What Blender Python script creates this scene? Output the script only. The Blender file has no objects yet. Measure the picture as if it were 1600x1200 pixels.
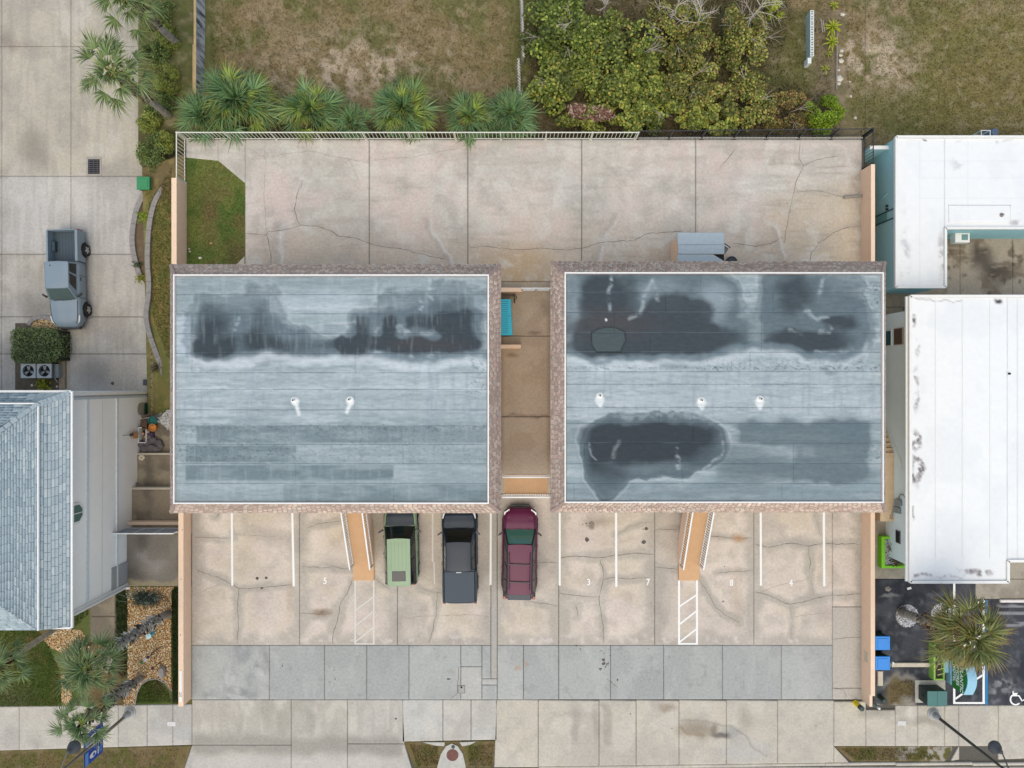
import bpy, math, random
import numpy as np
from mathutils import Vector, Matrix, Euler

# ------------------------------------------------------------------ camera, sky, sun, exposure
F = 1151.0                 # focal length of the photograph in its own pixels (1600 wide)
H = F / 28.0               # camera height over the parking lot: 28 px per metre there
sc = bpy.context.scene
C = sc.collection
cd = bpy.data.cameras.new('camera'); cam = bpy.data.objects.new('camera', cd); C.objects.link(cam)
cam.location = (0, 0, H); cd.sensor_width = 36; cd.lens = F / 1600 * 36; cd.clip_end = 3000; cd.clip_start = 0.5
sc.camera = cam
world = bpy.data.worlds.new('World'); sc.world = world; world.use_nodes = True
wn = world.node_tree; bg = wn.nodes['Background']
sky = wn.nodes.new('ShaderNodeTexSky'); sky.sky_type = 'NISHITA'; sky.sun_disc = False
SUN_EL, SUN_AZ = 68, 185
sky.sun_elevation = math.radians(SUN_EL); sky.sun_rotation = math.radians(SUN_AZ)
sky.dust_density = 1.6; sky.air_density = 1.0; sky.ozone_density = 0.0
wn.links.new(sky.outputs[0], bg.inputs[0]); bg.inputs[1].default_value = 0.15
sd = bpy.data.lights.new('sun', 'SUN'); sd.energy = 1.5; sd.angle = math.radians(75); sd.color = (1, .87, .68)
sun = bpy.data.objects.new('sun', sd); C.objects.link(sun)
_az, _el = math.radians(SUN_AZ), math.radians(SUN_EL)
_d = Vector((math.sin(_az) * math.cos(_el), math.cos(_az) * math.cos(_el), math.sin(_el)))
sun.rotation_euler = _d.to_track_quat('Z', 'Y').to_euler(); sun.location = (0, 0, 60)
sc.view_settings.view_transform = 'Standard'; sc.view_settings.look = 'None'
sc.view_settings.gamma = 1; sc.view_settings.use_curve_mapping = False
sc.view_settings.exposure = 0.53

rnd = random.Random(7)
rng = np.random.default_rng(11)
KA = np.array((0.815, 0.815, 0.755))   # photo brightness -> surface colour

# ------------------------------------------------------------------ small tools
def P(px, py, h=0.0):
    k = (H - h) / F
    return Vector(((px - 800) * k, (600 - py) * k, h))
def lin(c):
    c = np.asarray(c, float) / 255.0
    return np.where(c <= .04045, c / 12.92, ((c + .055) / 1.055) ** 2.4)
def col(c, k=None): return lin(c) * (KA if k is None else k)

ORIGIN = {}
def tag(o, label=None, cat=None, group=None, kind=None):
    if label: o['label'] = label
    if cat: o['category'] = cat
    if group: o['group'] = group
    if kind: o['kind'] = kind
    return o
def empty(name, loc=(0, 0, 0), label=None, cat=None, group=None, kind=None, parent=None):
    o = bpy.data.objects.new(name, None); C.objects.link(o); o.empty_display_size = .2
    if parent is not None:
        o.parent = parent; ORIGIN[o.name] = ORIGIN[parent.name]
    else:
        o.location = loc; ORIGIN[o.name] = Vector(loc)
    return tag(o, label, cat, group, kind)
def link(name, me, parent=None, loc=None):
    o = bpy.data.objects.new(name, me); C.objects.link(o)
    if parent is not None: o.parent = parent
    if loc is not None: o.location = loc
    ORIGIN[o.name] = Vector(ORIGIN[parent.name]) if parent is not None else Vector((0, 0, 0))
    return o
def copy_tree(o, parent=None):
    c = o.copy(); C.objects.link(c)
    if parent is not None: c.parent = parent
    for ch in o.children: copy_tree(ch, c)
    return c

class MB:
    """collects shapes (world coordinates) and links them as one mesh object"""
    def __init__(s): s.v = []; s.f = []
    def add(s, vs, fs):
        n = len(s.v); s.v += [tuple(v) for v in vs]; s.f += [tuple(i + n for i in f) for f in fs]; return s
    def box(s, x0, x1, y0, y1, z0, z1, b=0.0):
        if x0 > x1: x0, x1 = x1, x0
        if y0 > y1: y0, y1 = y1, y0
        if b <= 0:
            vs = [(x0,y0,z0),(x1,y0,z0),(x1,y1,z0),(x0,y1,z0),(x0,y0,z1),(x1,y0,z1),(x1,y1,z1),(x0,y1,z1)]
            return s.add(vs, [(3,2,1,0),(4,5,6,7),(0,1,5,4),(1,2,6,5),(2,3,7,6),(3,0,4,7)])
        vs = [(x0,y0,z0),(x1,y0,z0),(x1,y1,z0),(x0,y1,z0),(x0,y0,z1-b),(x1,y0,z1-b),(x1,y1,z1-b),(x0,y1,z1-b),
              (x0+b,y0+b,z1),(x1-b,y0+b,z1),(x1-b,y1-b,z1),(x0+b,y1-b,z1)]
        return s.add(vs, [(3,2,1,0),(8,9,10,11),(0,1,5,4),(1,2,6,5),(2,3,7,6),(3,0,4,7),(4,5,9,8),(5,6,10,9),(6,7,11,10),(7,4,8,11)])
    def prism(s, pts, z0, z1):
        pts = [tuple(p)[:2] for p in pts]
        a = sum(pts[i][0]*pts[(i+1)%len(pts)][1]-pts[(i+1)%len(pts)][0]*pts[i][1] for i in range(len(pts)))
        if a < 0: pts = pts[::-1]
        n = len(pts)
        vs = [(x,y,z0) for x,y in pts] + [(x,y,z1) for x,y in pts]
        fs = [tuple(range(n))[::-1], tuple(range(n,2*n))] + [(i,(i+1)%n,n+(i+1)%n,n+i) for i in range(n)]
        return s.add(vs, fs)
    def hexa(s, bot, top):
        return s.add(list(bot)+list(top), [(3,2,1,0),(4,5,6,7),(0,1,5,4),(1,2,6,5),(2,3,7,6),(3,0,4,7)])
    def beam(s, a, b, w, h, up=(0,0,1)):
        a = Vector(a); b = Vector(b); d = (b-a).normalized(); up = Vector(up)
        if abs(d.dot(up)) > .99: up = Vector((0,1,0))
        r = d.cross(up).normalized(); u = r.cross(d)
        q = [(-w/2,-h/2),(w/2,-h/2),(w/2,h/2),(-w/2,h/2)]
        A = [a+r*x+u*y for x,y in q]; B = [b+r*x+u*y for x,y in q]
        return s.add(A+B, [(0,1,2,3),(7,6,5,4),(0,4,5,1),(1,5,6,2),(2,6,7,3),(3,7,4,0)])
    def tube(s, pts, r, n=8, cap=True):
        pts = [Vector(p) for p in pts]; rs = r if isinstance(r,(list,tuple)) else [r]*len(pts)
        base = len(s.v); prev = None
        for i,p in enumerate(pts):
            d = (pts[min(i+1,len(pts)-1)]-pts[max(i-1,0)]).normalized()
            if prev is None:
                u = Vector((0,0,1)) if abs(d.z) < .9 else Vector((1,0,0))
                u = (u-d*u.dot(d)).normalized()
            else: u = (prev-d*prev.dot(d)).normalized()
            prev = u; w = d.cross(u)
            for k in range(n):
                t = 2*math.pi*k/n; s.v.append(tuple(p+(u*math.cos(t)+w*math.sin(t))*rs[i]))
        for i in range(len(pts)-1):
            for k in range(n):
                a = base+i*n+k; b = base+i*n+(k+1)%n; s.f.append((a,b,b+n,a+n))
        if cap:
            s.f.append(tuple(base+k for k in range(n))[::-1]); s.f.append(tuple(base+(len(pts)-1)*n+k for k in range(n)))
        return s
    def lathe(s, cx, cy, prof, n=20, axis='z'):
        base = len(s.v)
        for r,z in prof:
            for k in range(n):
                t = 2*math.pi*k/n; a,b = r*math.cos(t), r*math.sin(t)
                s.v.append((cx+a,cy+b,z) if axis=='z' else (cx+z, cy+a, b))
        for i in range(len(prof)-1):
            for k in range(n):
                a = base+i*n+k; b = base+i*n+(k+1)%n; s.f.append((a,b,b+n,a+n))
        s.f.append(tuple(base+k for k in range(n))[::-1]); s.f.append(tuple(base+(len(prof)-1)*n+k for k in range(n)))
        return s
    def mesh(s, name, m, org=(0,0,0), smooth=False):
        me = bpy.data.meshes.new(name); o = Vector(org)
        me.from_pydata([(x-o[0],y-o[1],z-o[2]) for x,y,z in s.v], [], s.f)
        if m: me.materials.append(m)
        if smooth: me.polygons.foreach_set('use_smooth',[True]*len(me.polygons))
        me.update(); return me
    def build(s, name, m, parent=None, smooth=False, label=None, cat=None, group=None, kind=None):
        org = ORIGIN[parent.name] if parent is not None else (0,0,0)
        if parent is None and kind != 'structure' and s.v:
            a = np.array(s.v); org = Vector(((a[:,0].min()+a[:,0].max())/2,(a[:,1].min()+a[:,1].max())/2,a[:,2].min()))
        o = link(name, s.mesh(name, m, org, smooth), parent)
        if parent is None: o.location = org; ORIGIN[o.name] = Vector(org)
        return tag(o, label, cat, group, kind)

def npmesh(name, v, f, m, cols=None, parent=None, smooth=False, kind=None, label=None, cat=None, loc=None):
    """numpy verts (N,3), faces (M,k) all of one size, optional linear colours (N,3)"""
    me = bpy.data.meshes.new(name); v = np.asarray(v, np.float32); f = np.asarray(f, np.int32)
    if parent is not None and loc is None: v = v - np.array(ORIGIN[parent.name], np.float32)
    k = f.shape[1]
    me.vertices.add(len(v)); me.vertices.foreach_set('co', v.ravel())
    me.loops.add(f.size); me.loops.foreach_set('vertex_index', f.ravel())
    me.polygons.add(len(f)); me.polygons.foreach_set('loop_start', np.arange(0, f.size, k, dtype=np.int32))
    me.polygons.foreach_set('loop_total', np.full(len(f), k, np.int32))
    if smooth: me.polygons.foreach_set('use_smooth', np.ones(len(f), bool))
    me.update(calc_edges=True)
    if cols is not None:
        ca = me.color_attributes.new('col', 'FLOAT_COLOR', 'POINT')
        c4 = np.ones((len(v), 4), np.float32); c4[:, :3] = np.clip(cols, 0.004, 1)
        ca.data.foreach_set('color', c4.ravel())
    me.materials.append(m)
    o = link(name, me, parent, loc)
    return tag(o, label, cat, None, kind)

# ------------------------------------------------------------------ numpy noise and brushes (photo pixel units)
_T = np.random.default_rng(3).random((256, 256))
def vnoise(x, y, seed=0):
    x = x + seed * 17.31; y = y + seed * 9.73
    xi = np.floor(x).astype(int); yi = np.floor(y).astype(int); fx = x - xi; fy = y - yi
    fx = fx*fx*(3-2*fx); fy = fy*fy*(3-2*fy); g = lambda a, b: _T[a & 255, b & 255]
    return (g(xi,yi)*(1-fx)+g(xi+1,yi)*fx)*(1-fy) + (g(xi,yi+1)*(1-fx)+g(xi+1,yi+1)*fx)*fy
def fbm(x, y, s, o=4, seed=0, sy=None):
    sy = sy or s; r = 0; a = 1; t = 0
    for i in range(o):
        r = r + a*vnoise(x/s*2**i, y/sy*2**i, seed+i*3); t += a; a *= .55
    return r / t
def sst(a, b, x):
    t = np.clip((x-a)/(b-a), 0, 1); return t*t*(3-2*t)
def warp(x, y, amt, s, seed=5):
    return x+(fbm(x,y,s,3,seed)-.5)*2*amt, y+(fbm(x,y,s,3,seed+40)-.5)*2*amt
def ell(x, y, cx, cy, rx, ry, soft=.3, p=2.0):
    r = (np.abs((x-cx)/rx)**p + np.abs((y-cy)/ry)**p)**(1/p); return sst(1+soft, 1-soft, r)
def lin_d(x, y, pts):
    d = np.full(np.shape(x), 1e9)
    for (x0,y0),(x1,y1) in zip(pts[:-1], pts[1:]):
        dx, dy = x1-x0, y1-y0; t = np.clip(((x-x0)*dx+(y-y0)*dy)/(dx*dx+dy*dy+1e-9), 0, 1)
        d = np.minimum(d, np.hypot(x-x0-t*dx, y-y0-t*dy))
    return d
def stroke(x, y, pts, w, soft=None):
    soft = w*.6 if soft is None else soft
    return sst(w+soft, max(w-soft, 0), lin_d(x, y, pts))
def rect(x, y, x0, x1, y0, y1, s=1.5):
    return sst(x0-s, x0+s, x)*sst(x1+s, x1-s, x)*sst(y0-s, y0+s, y)*sst(y1+s, y1-s, y)
def inpoly(x, y, pts):
    r = np.zeros(np.shape(x), bool); n = len(pts)
    for i in range(n):
        x0,y0 = pts[i]; x1,y1 = pts[(i+1)%n]
        if y0 == y1: continue
        c = ((y0 > y) != (y1 > y)) & (x < (x1-x0)*(y-y0)/(y1-y0)+x0); r ^= c
    return r
def mix(base, c, m, k=None):
    m = np.asarray(m)[..., None] if np.ndim(m) else m
    return base*(1-m) + (col(c, k) if not isinstance(c, np.ndarray) else c)*m

def slab(name, q, h, paint, m, parent=None, thick=.1, res=2.0, inset=.35, relief=0.0, hfun=None, kind=None, label=None):
    """q: 4 photo-pixel corners (tl,tr,br,bl) or rect x0,y0,x1,y1; a painted grid with sides"""
    if len(q) == 4 and not hasattr(q[0], '__len__'):
        x0,y0,x1,y1 = q; q = [(x0,y0),(x1,y0),(x1,y1),(x0,y1)]
    q = np.array(q, float); c = q.mean(0)
    if inset: q = q + np.sign(c-q)*inset
    W = max(np.hypot(*(q[1]-q[0])), np.hypot(*(q[2]-q[3]))); L = max(np.hypot(*(q[3]-q[0])), np.hypot(*(q[2]-q[1])))
    nx = max(2, int(W/res)+1); ny = max(2, int(L/res)+1)
    u, w = np.meshgrid(np.linspace(0,1,nx), np.linspace(0,1,ny))
    px = (q[0][0]*(1-u)+q[1][0]*u)*(1-w)+(q[3][0]*(1-u)+q[2][0]*u)*w
    py = (q[0][1]*(1-u)+q[1][1]*u)*(1-w)+(q[3][1]*(1-u)+q[2][1]*u)*w
    hh = np.full(px.shape, float(h)) if hfun is None else hfun(px, py)
    cc = paint(px, py)
    if relief: hh = hh + (fbm(px,py,5,2,9)-.5)*relief
    k = (H-h)/F if hfun is None else (H-hh)/F
    v = np.stack([(px-800)*k, (600-py)*k, hh], -1).reshape(-1,3)
    i = np.arange(nx*ny).reshape(ny,nx)
    f = np.stack([i[:-1,:-1], i[1:,:-1], i[1:,1:], i[:-1,1:]], -1).reshape(-1,4)
    # sides
    ring = np.concatenate([i[0,:-1], i[:-1,-1], i[-1,:0:-1], i[:0:-1,0]])
    vb = v[ring].copy(); vb[:,2] -= thick; b0 = len(v)
    j = np.arange(len(ring)); jn = (j+1) % len(ring)
    fs = np.stack([ring[j], ring[jn], b0+jn, b0+j], -1)
    colv = cc.reshape(-1,3); colv = np.vstack([colv, colv[ring]*.8])
    return npmesh(name, np.vstack([v,vb]), np.vstack([f,fs]), m, colv, parent, kind=kind, label=label)

# ------------------------------------------------------------------ materials
def nodes(m): return m.node_tree.nodes, m.node_tree.links
_M = {}
def mat(name, c, rough=.7, var=.12, scale=6.0, bump=.0, metal=0.0, coat=0.0, k=None, spec=.5, trans=0.0):
    if name in _M: return _M[name]
    m = bpy.data.materials.new(name); m.use_nodes = True; N, L = nodes(m); b = N['Principled BSDF']
    cc = col(c, k); tc = N.new('ShaderNodeTexCoord'); n1 = N.new('ShaderNodeTexNoise')
    n1.inputs['Scale'].default_value = scale; n1.inputs['Detail'].default_value = 6; n1.inputs['Roughness'].default_value = .6
    L.new(tc.outputs['Object'], n1.inputs['Vector'])
    mr = N.new('ShaderNodeMapRange'); mr.inputs[1].default_value = .3; mr.inputs[2].default_value = .7
    mr.inputs[3].default_value = 1-var; mr.inputs[4].default_value = 1+var*.6
    L.new(n1.outputs[0], mr.inputs[0])
    mx = N.new('ShaderNodeVectorMath'); mx.operation = 'SCALE'; mx.inputs[0].default_value = cc
    L.new(mr.outputs[0], mx.inputs['Scale']); L.new(mx.outputs[0], b.inputs['Base Color'])
    b.inputs['Roughness'].default_value = rough; b.inputs['Metallic'].default_value = metal
    b.inputs['Specular IOR Level'].default_value = spec
    b.inputs['Coat Weight'].default_value = coat; b.inputs['Coat Roughness'].default_value = .06
    if trans: b.inputs['Transmission Weight'].default_value = trans
    if bump:
        bp = N.new('ShaderNodeBump'); bp.inputs['Strength'].default_value = bump; bp.inputs['Distance'].default_value = .02
        n2 = N.new('ShaderNodeTexNoise'); n2.inputs['Scale'].default_value = scale*6; L.new(tc.outputs['Object'], n2.inputs['Vector'])
        L.new(n2.outputs[0], bp.inputs['Height']); L.new(bp.outputs[0], b.inputs['Normal'])
    _M[name] = m; return m
def mat_attr(name, rough=.85, fine=.18, scale=18.0, bump=.25, spec=.3, stretch=None, trans=0.0, dist=.015):
    if name in _M: return _M[name]
    m = bpy.data.materials.new(name); m.use_nodes = True; N, L = nodes(m); b = N['Principled BSDF']
    a = N.new('ShaderNodeAttribute'); a.attribute_name = 'col'; g = N.new('ShaderNodeNewGeometry'); mp = N.new('ShaderNodeMapping')
    if stretch: mp.inputs['Scale'].default_value = stretch
    L.new(g.outputs['Position'], mp.inputs[0])
    n1 = N.new('ShaderNodeTexNoise'); n1.inputs['Scale'].default_value = scale; n1.inputs['Detail'].default_value = 9; n1.inputs['Roughness'].default_value = .75
    L.new(mp.outputs[0], n1.inputs['Vector'])
    mr = N.new('ShaderNodeMapRange'); mr.inputs[1].default_value = .3; mr.inputs[2].default_value = .7
    mr.inputs[3].default_value = 1-fine; mr.inputs[4].default_value = 1+fine
    L.new(n1.outputs[0], mr.inputs[0]); mx = N.new('ShaderNodeVectorMath'); mx.operation = 'SCALE'
    L.new(a.outputs['Color'], mx.inputs[0]); L.new(mr.outputs[0], mx.inputs['Scale']); L.new(mx.outputs[0], b.inputs['Base Color'])
    b.inputs['Roughness'].default_value = rough; b.inputs['Specular IOR Level'].default_value = spec
    if bump:
        bp = N.new('ShaderNodeBump'); bp.inputs['Strength'].default_value = bump; bp.inputs['Distance'].default_value = dist
        L.new(n1.outputs[0], bp.inputs['Height']); L.new(bp.outputs[0], b.inputs['Normal'])
    if trans:
        t = N.new('ShaderNodeBsdfTranslucent'); L.new(mx.outputs[0], t.inputs[0]); ms = N.new('ShaderNodeMixShader')
        ms.inputs[0].default_value = trans; L.new(b.outputs[0], ms.inputs[1]); L.new(t.outputs[0], ms.inputs[2])
        L.new(ms.outputs[0], N['Material Output'].inputs[0])
    _M[name] = m; return m

CONC = mat_attr('painted_concrete', .9, .17, 7.0, .35)
SOIL = mat_attr('soil', .95, .28, 14.0, .6)
ROOFM = mat_attr('roof_membrane', .75, .16, 9.0, .25, .12, stretch=(.35,1,1))
WHITER = mat_attr('white_roof_coating', .5, .03, 3.0, .05, .4)
LEAF = mat_attr('leaf', .5, .08, 20.0, 0, .35, trans=.25)
BLADE = mat_attr('grass_blade', .8, .1, 10.0, 0, .1, trans=.2)
PEB = mat_attr('pebble', .85, .12, 30.0, .3)
SHING = mat_attr('shingle', .9, .16, 40.0, .4)
BARK = mat_attr('bark', .9, .2, 30.0, .6)
M_joint = mat('joint_dirt', (96,92,84), .95, .2, 8)
M_tan = mat('tan_stucco', (236,200,166), .85, .05, 3, .15, k=.95)
M_tan_cap = mat('pale_tan_cap', (246,216,188), .85, .05, 4, .1)
M_tan_deck = mat('tan_deck', (214,172,130), .8, .06, 3, .1)
M_white = mat('white_paint', (240,240,238), .45, .04, 4)
M_whitem = mat('white_metal', (236,238,238), .35, .04, 4)
M_black = mat('black_metal', (38,42,44), .4, .1, 6)
M_dark = mat('dark_void', (30,30,30), .9, .1, 6)
M_glass = mat('tinted_glass', (28,36,36), .06, .05, 2, 0, 0, .6, spec=.8)
M_teal = mat('teal_wall', (160,206,208), .8, .04, 3, .08, k=.95)
M_cream = mat('cream_wall', (244,242,230), .8, .03, 1.2, .05, k=.95)
M_concw = mat('weathered_concrete', (150,144,140), .9, .2, 6, .4)
M_tyre = mat('tyre_rubber', (32,32,34), .85, .1, 10, .2)
M_rim = mat('alloy_rim', (190,192,196), .3, .1, 8, 0, .7)
M_paintline = mat('road_paint', (246,246,244), .7, .06, 14, .1)

# ------------------------------------------------------------------ terrain blocks
def struct(name, m, fn, parent=None, **kw):
    b = MB(); fn(b); return b.build(name, m, parent, kind='structure', **kw)
M_far = mat('far_ground', (120,116,88), .95, .3, .05)
struct('far_ground', M_far, lambda b: b.box(-900,900,-900,900,-3.4,-2.95))
struct('terrace_base', M_joint, lambda b: b.box(-18.14,19.69,-17.62,13.72,-3.1,-.1))
struct('street_base', M_joint, lambda b: b.box(-60,60,-60,-17.63,-3.1,-.1))
struct('left_yard_base', M_joint, lambda b: b.box(-60,-18.15,-17.62,-8.3,-3.1,-.12))
struct('right_lot_base', M_joint, lambda b: b.box(19.7,60,-17.62,-5.6,-3.1,-.1))

GK = dict(kind='structure')
rear = empty('rear_yard_pavement', kind='structure')
park = empty('parking_lot', kind='structure')
apron = empty('driveway_apron', kind='structure')
walk = empty('sidewalk', kind='structure')
ldrive = empty('left_driveway', kind='structure')

R_CR = [([(382,365),(400,366),(417,367),(419,362),(450,358),(468,352),(500,354),(520,362),(530,369),(555,372),(576,380),(600,386),(625,388),(650,395),(680,402),(695,405)],1),
 ([(417,367),(422,390),(424,412)],1), ([(475,280),(465,300),(460,325),(465,345),(470,352)],.8),
 ([(430,243),(450,240),(480,236),(500,238),(520,245),(545,248),(576,254)],.5), ([(585,251),(610,247),(645,246),(680,238),(720,232)],.4),
 ([(733,386),(760,385),(800,390),(850,388),(880,391),(908,388),(940,378),(990,376),(1010,365),(1050,362),(1068,361)],.7),
 ([(1145,380),(1165,382),(1180,385),(1205,380),(1222,372)],.8), ([(1250,222),(1249,248),(1256,259),(1246,278),(1243,290),(1236,320),(1230,350),(1225,380)],.7),
 ([(1256,259),(1275,250),(1300,245),(1310,244)],.7), ([(1245,300),(1270,298),(1290,300),(1318,308)],.7),
 ([(1345,353),(1320,356),(1300,365),(1280,380),(1268,395),(1265,410)],.9), ([(1148,232),(1140,245),(1125,262)],.7),
 ([(700,378),(718,379),(731,378)],.5), ([(413,232),(415,262),(412,300),(415,345),(417,367)],.3), ([(909,256),(930,246),(960,238)],.3),
 ([(545,250),(552,265),(560,280)],.4), ([(388,230),(404,240),(415,247)],.5)]
P_CR = [([(342,800),(341,805),(336,810)],.8), ([(304,839),(330,840),(350,841),(362,840)],.6), ([(363,818),(366,830),(369,836),(400,837),(440,838)],.4),
 ([(303,888),(320,896),(340,902),(360,912),(373,920),(400,919),(440,915),(455,914)],.8), ([(373,920),(371,950),(373,980),(370,1006)],.9), ([(308,928),(330,918),(343,912)],.4),
 ([(472,885),(500,887),(520,886),(550,890)],.7), ([(470,958),(500,960),(520,958)],.6), ([(550,907),(545,922),(532,942),(530,960),(522,985),(519,1006)],1),
 ([(480,825),(500,818),(520,815),(530,815)],.7), ([(588,905),(600,915),(610,921)],.6), ([(655,918),(672,925),(690,926),(700,926)],.5), ([(683,925),(682,960),(676,985),(670,1006)],.6),
 ([(690,962),(740,960),(766,965)],.3), ([(626,963),(640,966),(660,962),(682,963)],.3), ([(502,960),(495,958),(492,962)],.5),
 ([(840,880),(855,878),(872,880)],.7), ([(826,940),(850,943),(872,948)],.6), ([(874,871),(900,869),(930,872),(960,868),(980,866),(1000,864),(1022,867)],1),
 ([(874,927),(900,930),(920,933),(937,932)],.8), ([(962,837),(985,822),(1005,817),(1022,816)],.5), ([(938,875),(944,895),(940,920),(935,935),(940,960),(943,985),(944,1006)],.9),
 ([(944,905),(960,902),(980,905),(1010,903)],.7), ([(1023,886),(1040,888),(1058,890)],.7), ([(1092,905),(1105,925),(1120,950),(1140,965),(1155,972)],.7),
 ([(1110,838),(1125,838),(1140,841),(1175,841)],.8), ([(1120,896),(1150,893),(1177,892)],.6), ([(1180,850),(1200,855),(1230,849),(1250,850),(1262,853),(1285,849),(1310,850),(1346,850)],1),
 ([(1262,853),(1265,870),(1267,880),(1264,892)],.8), ([(1180,925),(1200,930),(1235,945),(1260,940),(1275,934),(1300,930),(1346,928)],.8),
 ([(1235,945),(1238,975),(1235,1000)],.5), ([(1266,900),(1270,920),(1272,932)],.5), ([(1272,802),(1278,825),(1284,840)],.5), ([(1302,999),(1320,997),(1346,995)],.8),
 ([(1023,828),(1040,827),(1058,827)],.6), ([(900,945),(903,955),(903,962)],.7), ([(1240,965),(1262,960),(1290,958)],.3), ([(1182,928),(1215,915),(1262,905)],.25)]
P_JX = [299,468,621,767,777,873,1023,1178,1348]

def crack(pts, wgt, h, parent, m, seed):
    r = random.Random(seed); fine = []
    for (x0,y0),(x1,y1) in zip(pts[:-1], pts[1:]):
        n = max(1, int(math.hypot(x1-x0,y1-y0)/5))
        for i in range(n):
            t = i/n; fine.append((x0+(x1-x0)*t+r.uniform(-.8,.8), y0+(y1-y0)*t+r.uniform(-.8,.8)))
    fine.append(pts[-1]); b = MB(); L = []; R = []
    for i,p in enumerate(fine):
        a = Vector(fine[max(i-1,0)]); c = Vector(fine[min(i+1,len(fine)-1)]); d = (c-a).normalized()
        w = (.14+.27*wgt)*r.uniform(.5,1.25)*(.5 if i in (0,len(fine)-1) else 1)
        n = Vector((-d.y,d.x))*w; q = Vector(p)
        L.append(P(q.x+n.x,q.y+n.y,h)); R.append(P(q.x-n.x,q.y-n.y,h))
    n = len(L); b.add(L+R, [(i,i+1,n+i+1,n+i) for i in range(n-1)])
    return b.build('crack', m, parent)
M_crack = mat('crack_dirt', (116,104,94), .95, .3, 5); M_crackf = mat('crack_faint', (158,146,135), .95, .2, 5)

def speckle(x, y, s, th, seed): return sst(th, th+.08, vnoise(x/s, y/s, seed))
def paint_rear(x, y):
    b = np.ones(x.shape+(3,))*col((213,202,194)); wx, wy = warp(x, y, 14, 40)
    b = mix(b, (193,188,180), sst(.42,.66,fbm(wx,wy,95,4,2))); b = mix(b, (212,196,189), sst(.45,.65,fbm(wx,wy,70,4,12))*.75); b = mix(b,(176,172,164), sst(.45,.75,fbm(wx,wy,22,5,112))*.5); b = mix(b,(176,171,162), sst(.55,.72,fbm(wx,wy,48,5,142))*.3); b = mix(b,(214,212,202), sst(.5,.8,fbm(x,y,12,5,122))*.5)
    b = mix(b, (203,188,168), sst(320,420,y+ (fbm(x,y,60,3,4)-.5)*80)*.75)
    b = mix(b, (200,184,160), rect(wx,wy,1195,1350,295,420,25)*.6)
    b = mix(b, (150,138,122), sst(.62,.8,fbm(x,y,90,3,31,5))*rect(x,y,1190,1350,235,405,14)*.5)
    b = mix(b, (188,160,122), ell(wx,wy,818,425,45,38,.7)*.7); b = mix(b, (186,165,140), ell(wx,wy,770,402,40,24,.8)*.5)
    b = mix(b, (168,158,146), ell(wx,wy,1348,265,16,40,.8)*.8); b = mix(b,(160,148,135), ell(wx,wy,1346,340,9,60,.8)*.6)
    for p in ([(668,348),(682,368),(694,392),(705,412)],[(967,342),(948,372),(938,388),(932,410)],[(1215,358),(1222,385),(1227,408)],[(447,352),(442,385),(438,410)]):
        b = mix(b, (222,220,216), stroke(wx,wy,p,2.2,2.5)*.8); b = mix(b,(172,164,155), stroke(wx+7,wy,p,4,5)*.45)
    b = mix(b,(212,210,206), (ell(wx,wy,1180,300,34,22,1)+ell(wx,wy,895,294,14,12,1)+ell(wx,wy,880,300,10,20,1))[...].clip(0,1)*.45)
    b = mix(b,(178,170,160), ell(wx,wy,540,395,12,16,1)*.4); b = mix(b,(175,166,156), stroke(wx,wy,[(383,245),(300,240)],6,6)*0)
    for p,w in R_CR: b = mix(b,(176,168,158), stroke(wx,wy,p,2.5,4)*.35*w)
    b = mix(b,(214,208,202), sst(.5,.85,fbm(x,y,16,4,8))*.3); b = mix(b,(170,163,155), sst(.5,.85,fbm(x,y,24,4,18))*.3)
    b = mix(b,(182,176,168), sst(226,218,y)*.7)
    b = mix(b,(216,214,206), sst(.52,.72,fbm(wx,wy,30,5,151))*.5); b = mix(b,(166,158,148), sst(.56,.76,fbm(x,y,60,4,161,9))*.3)
    for jx in (577,731,909,1087): b = mix(b,(172,166,156), sst(3,0,np.abs(x-jx))*.45); 
    return b
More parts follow.
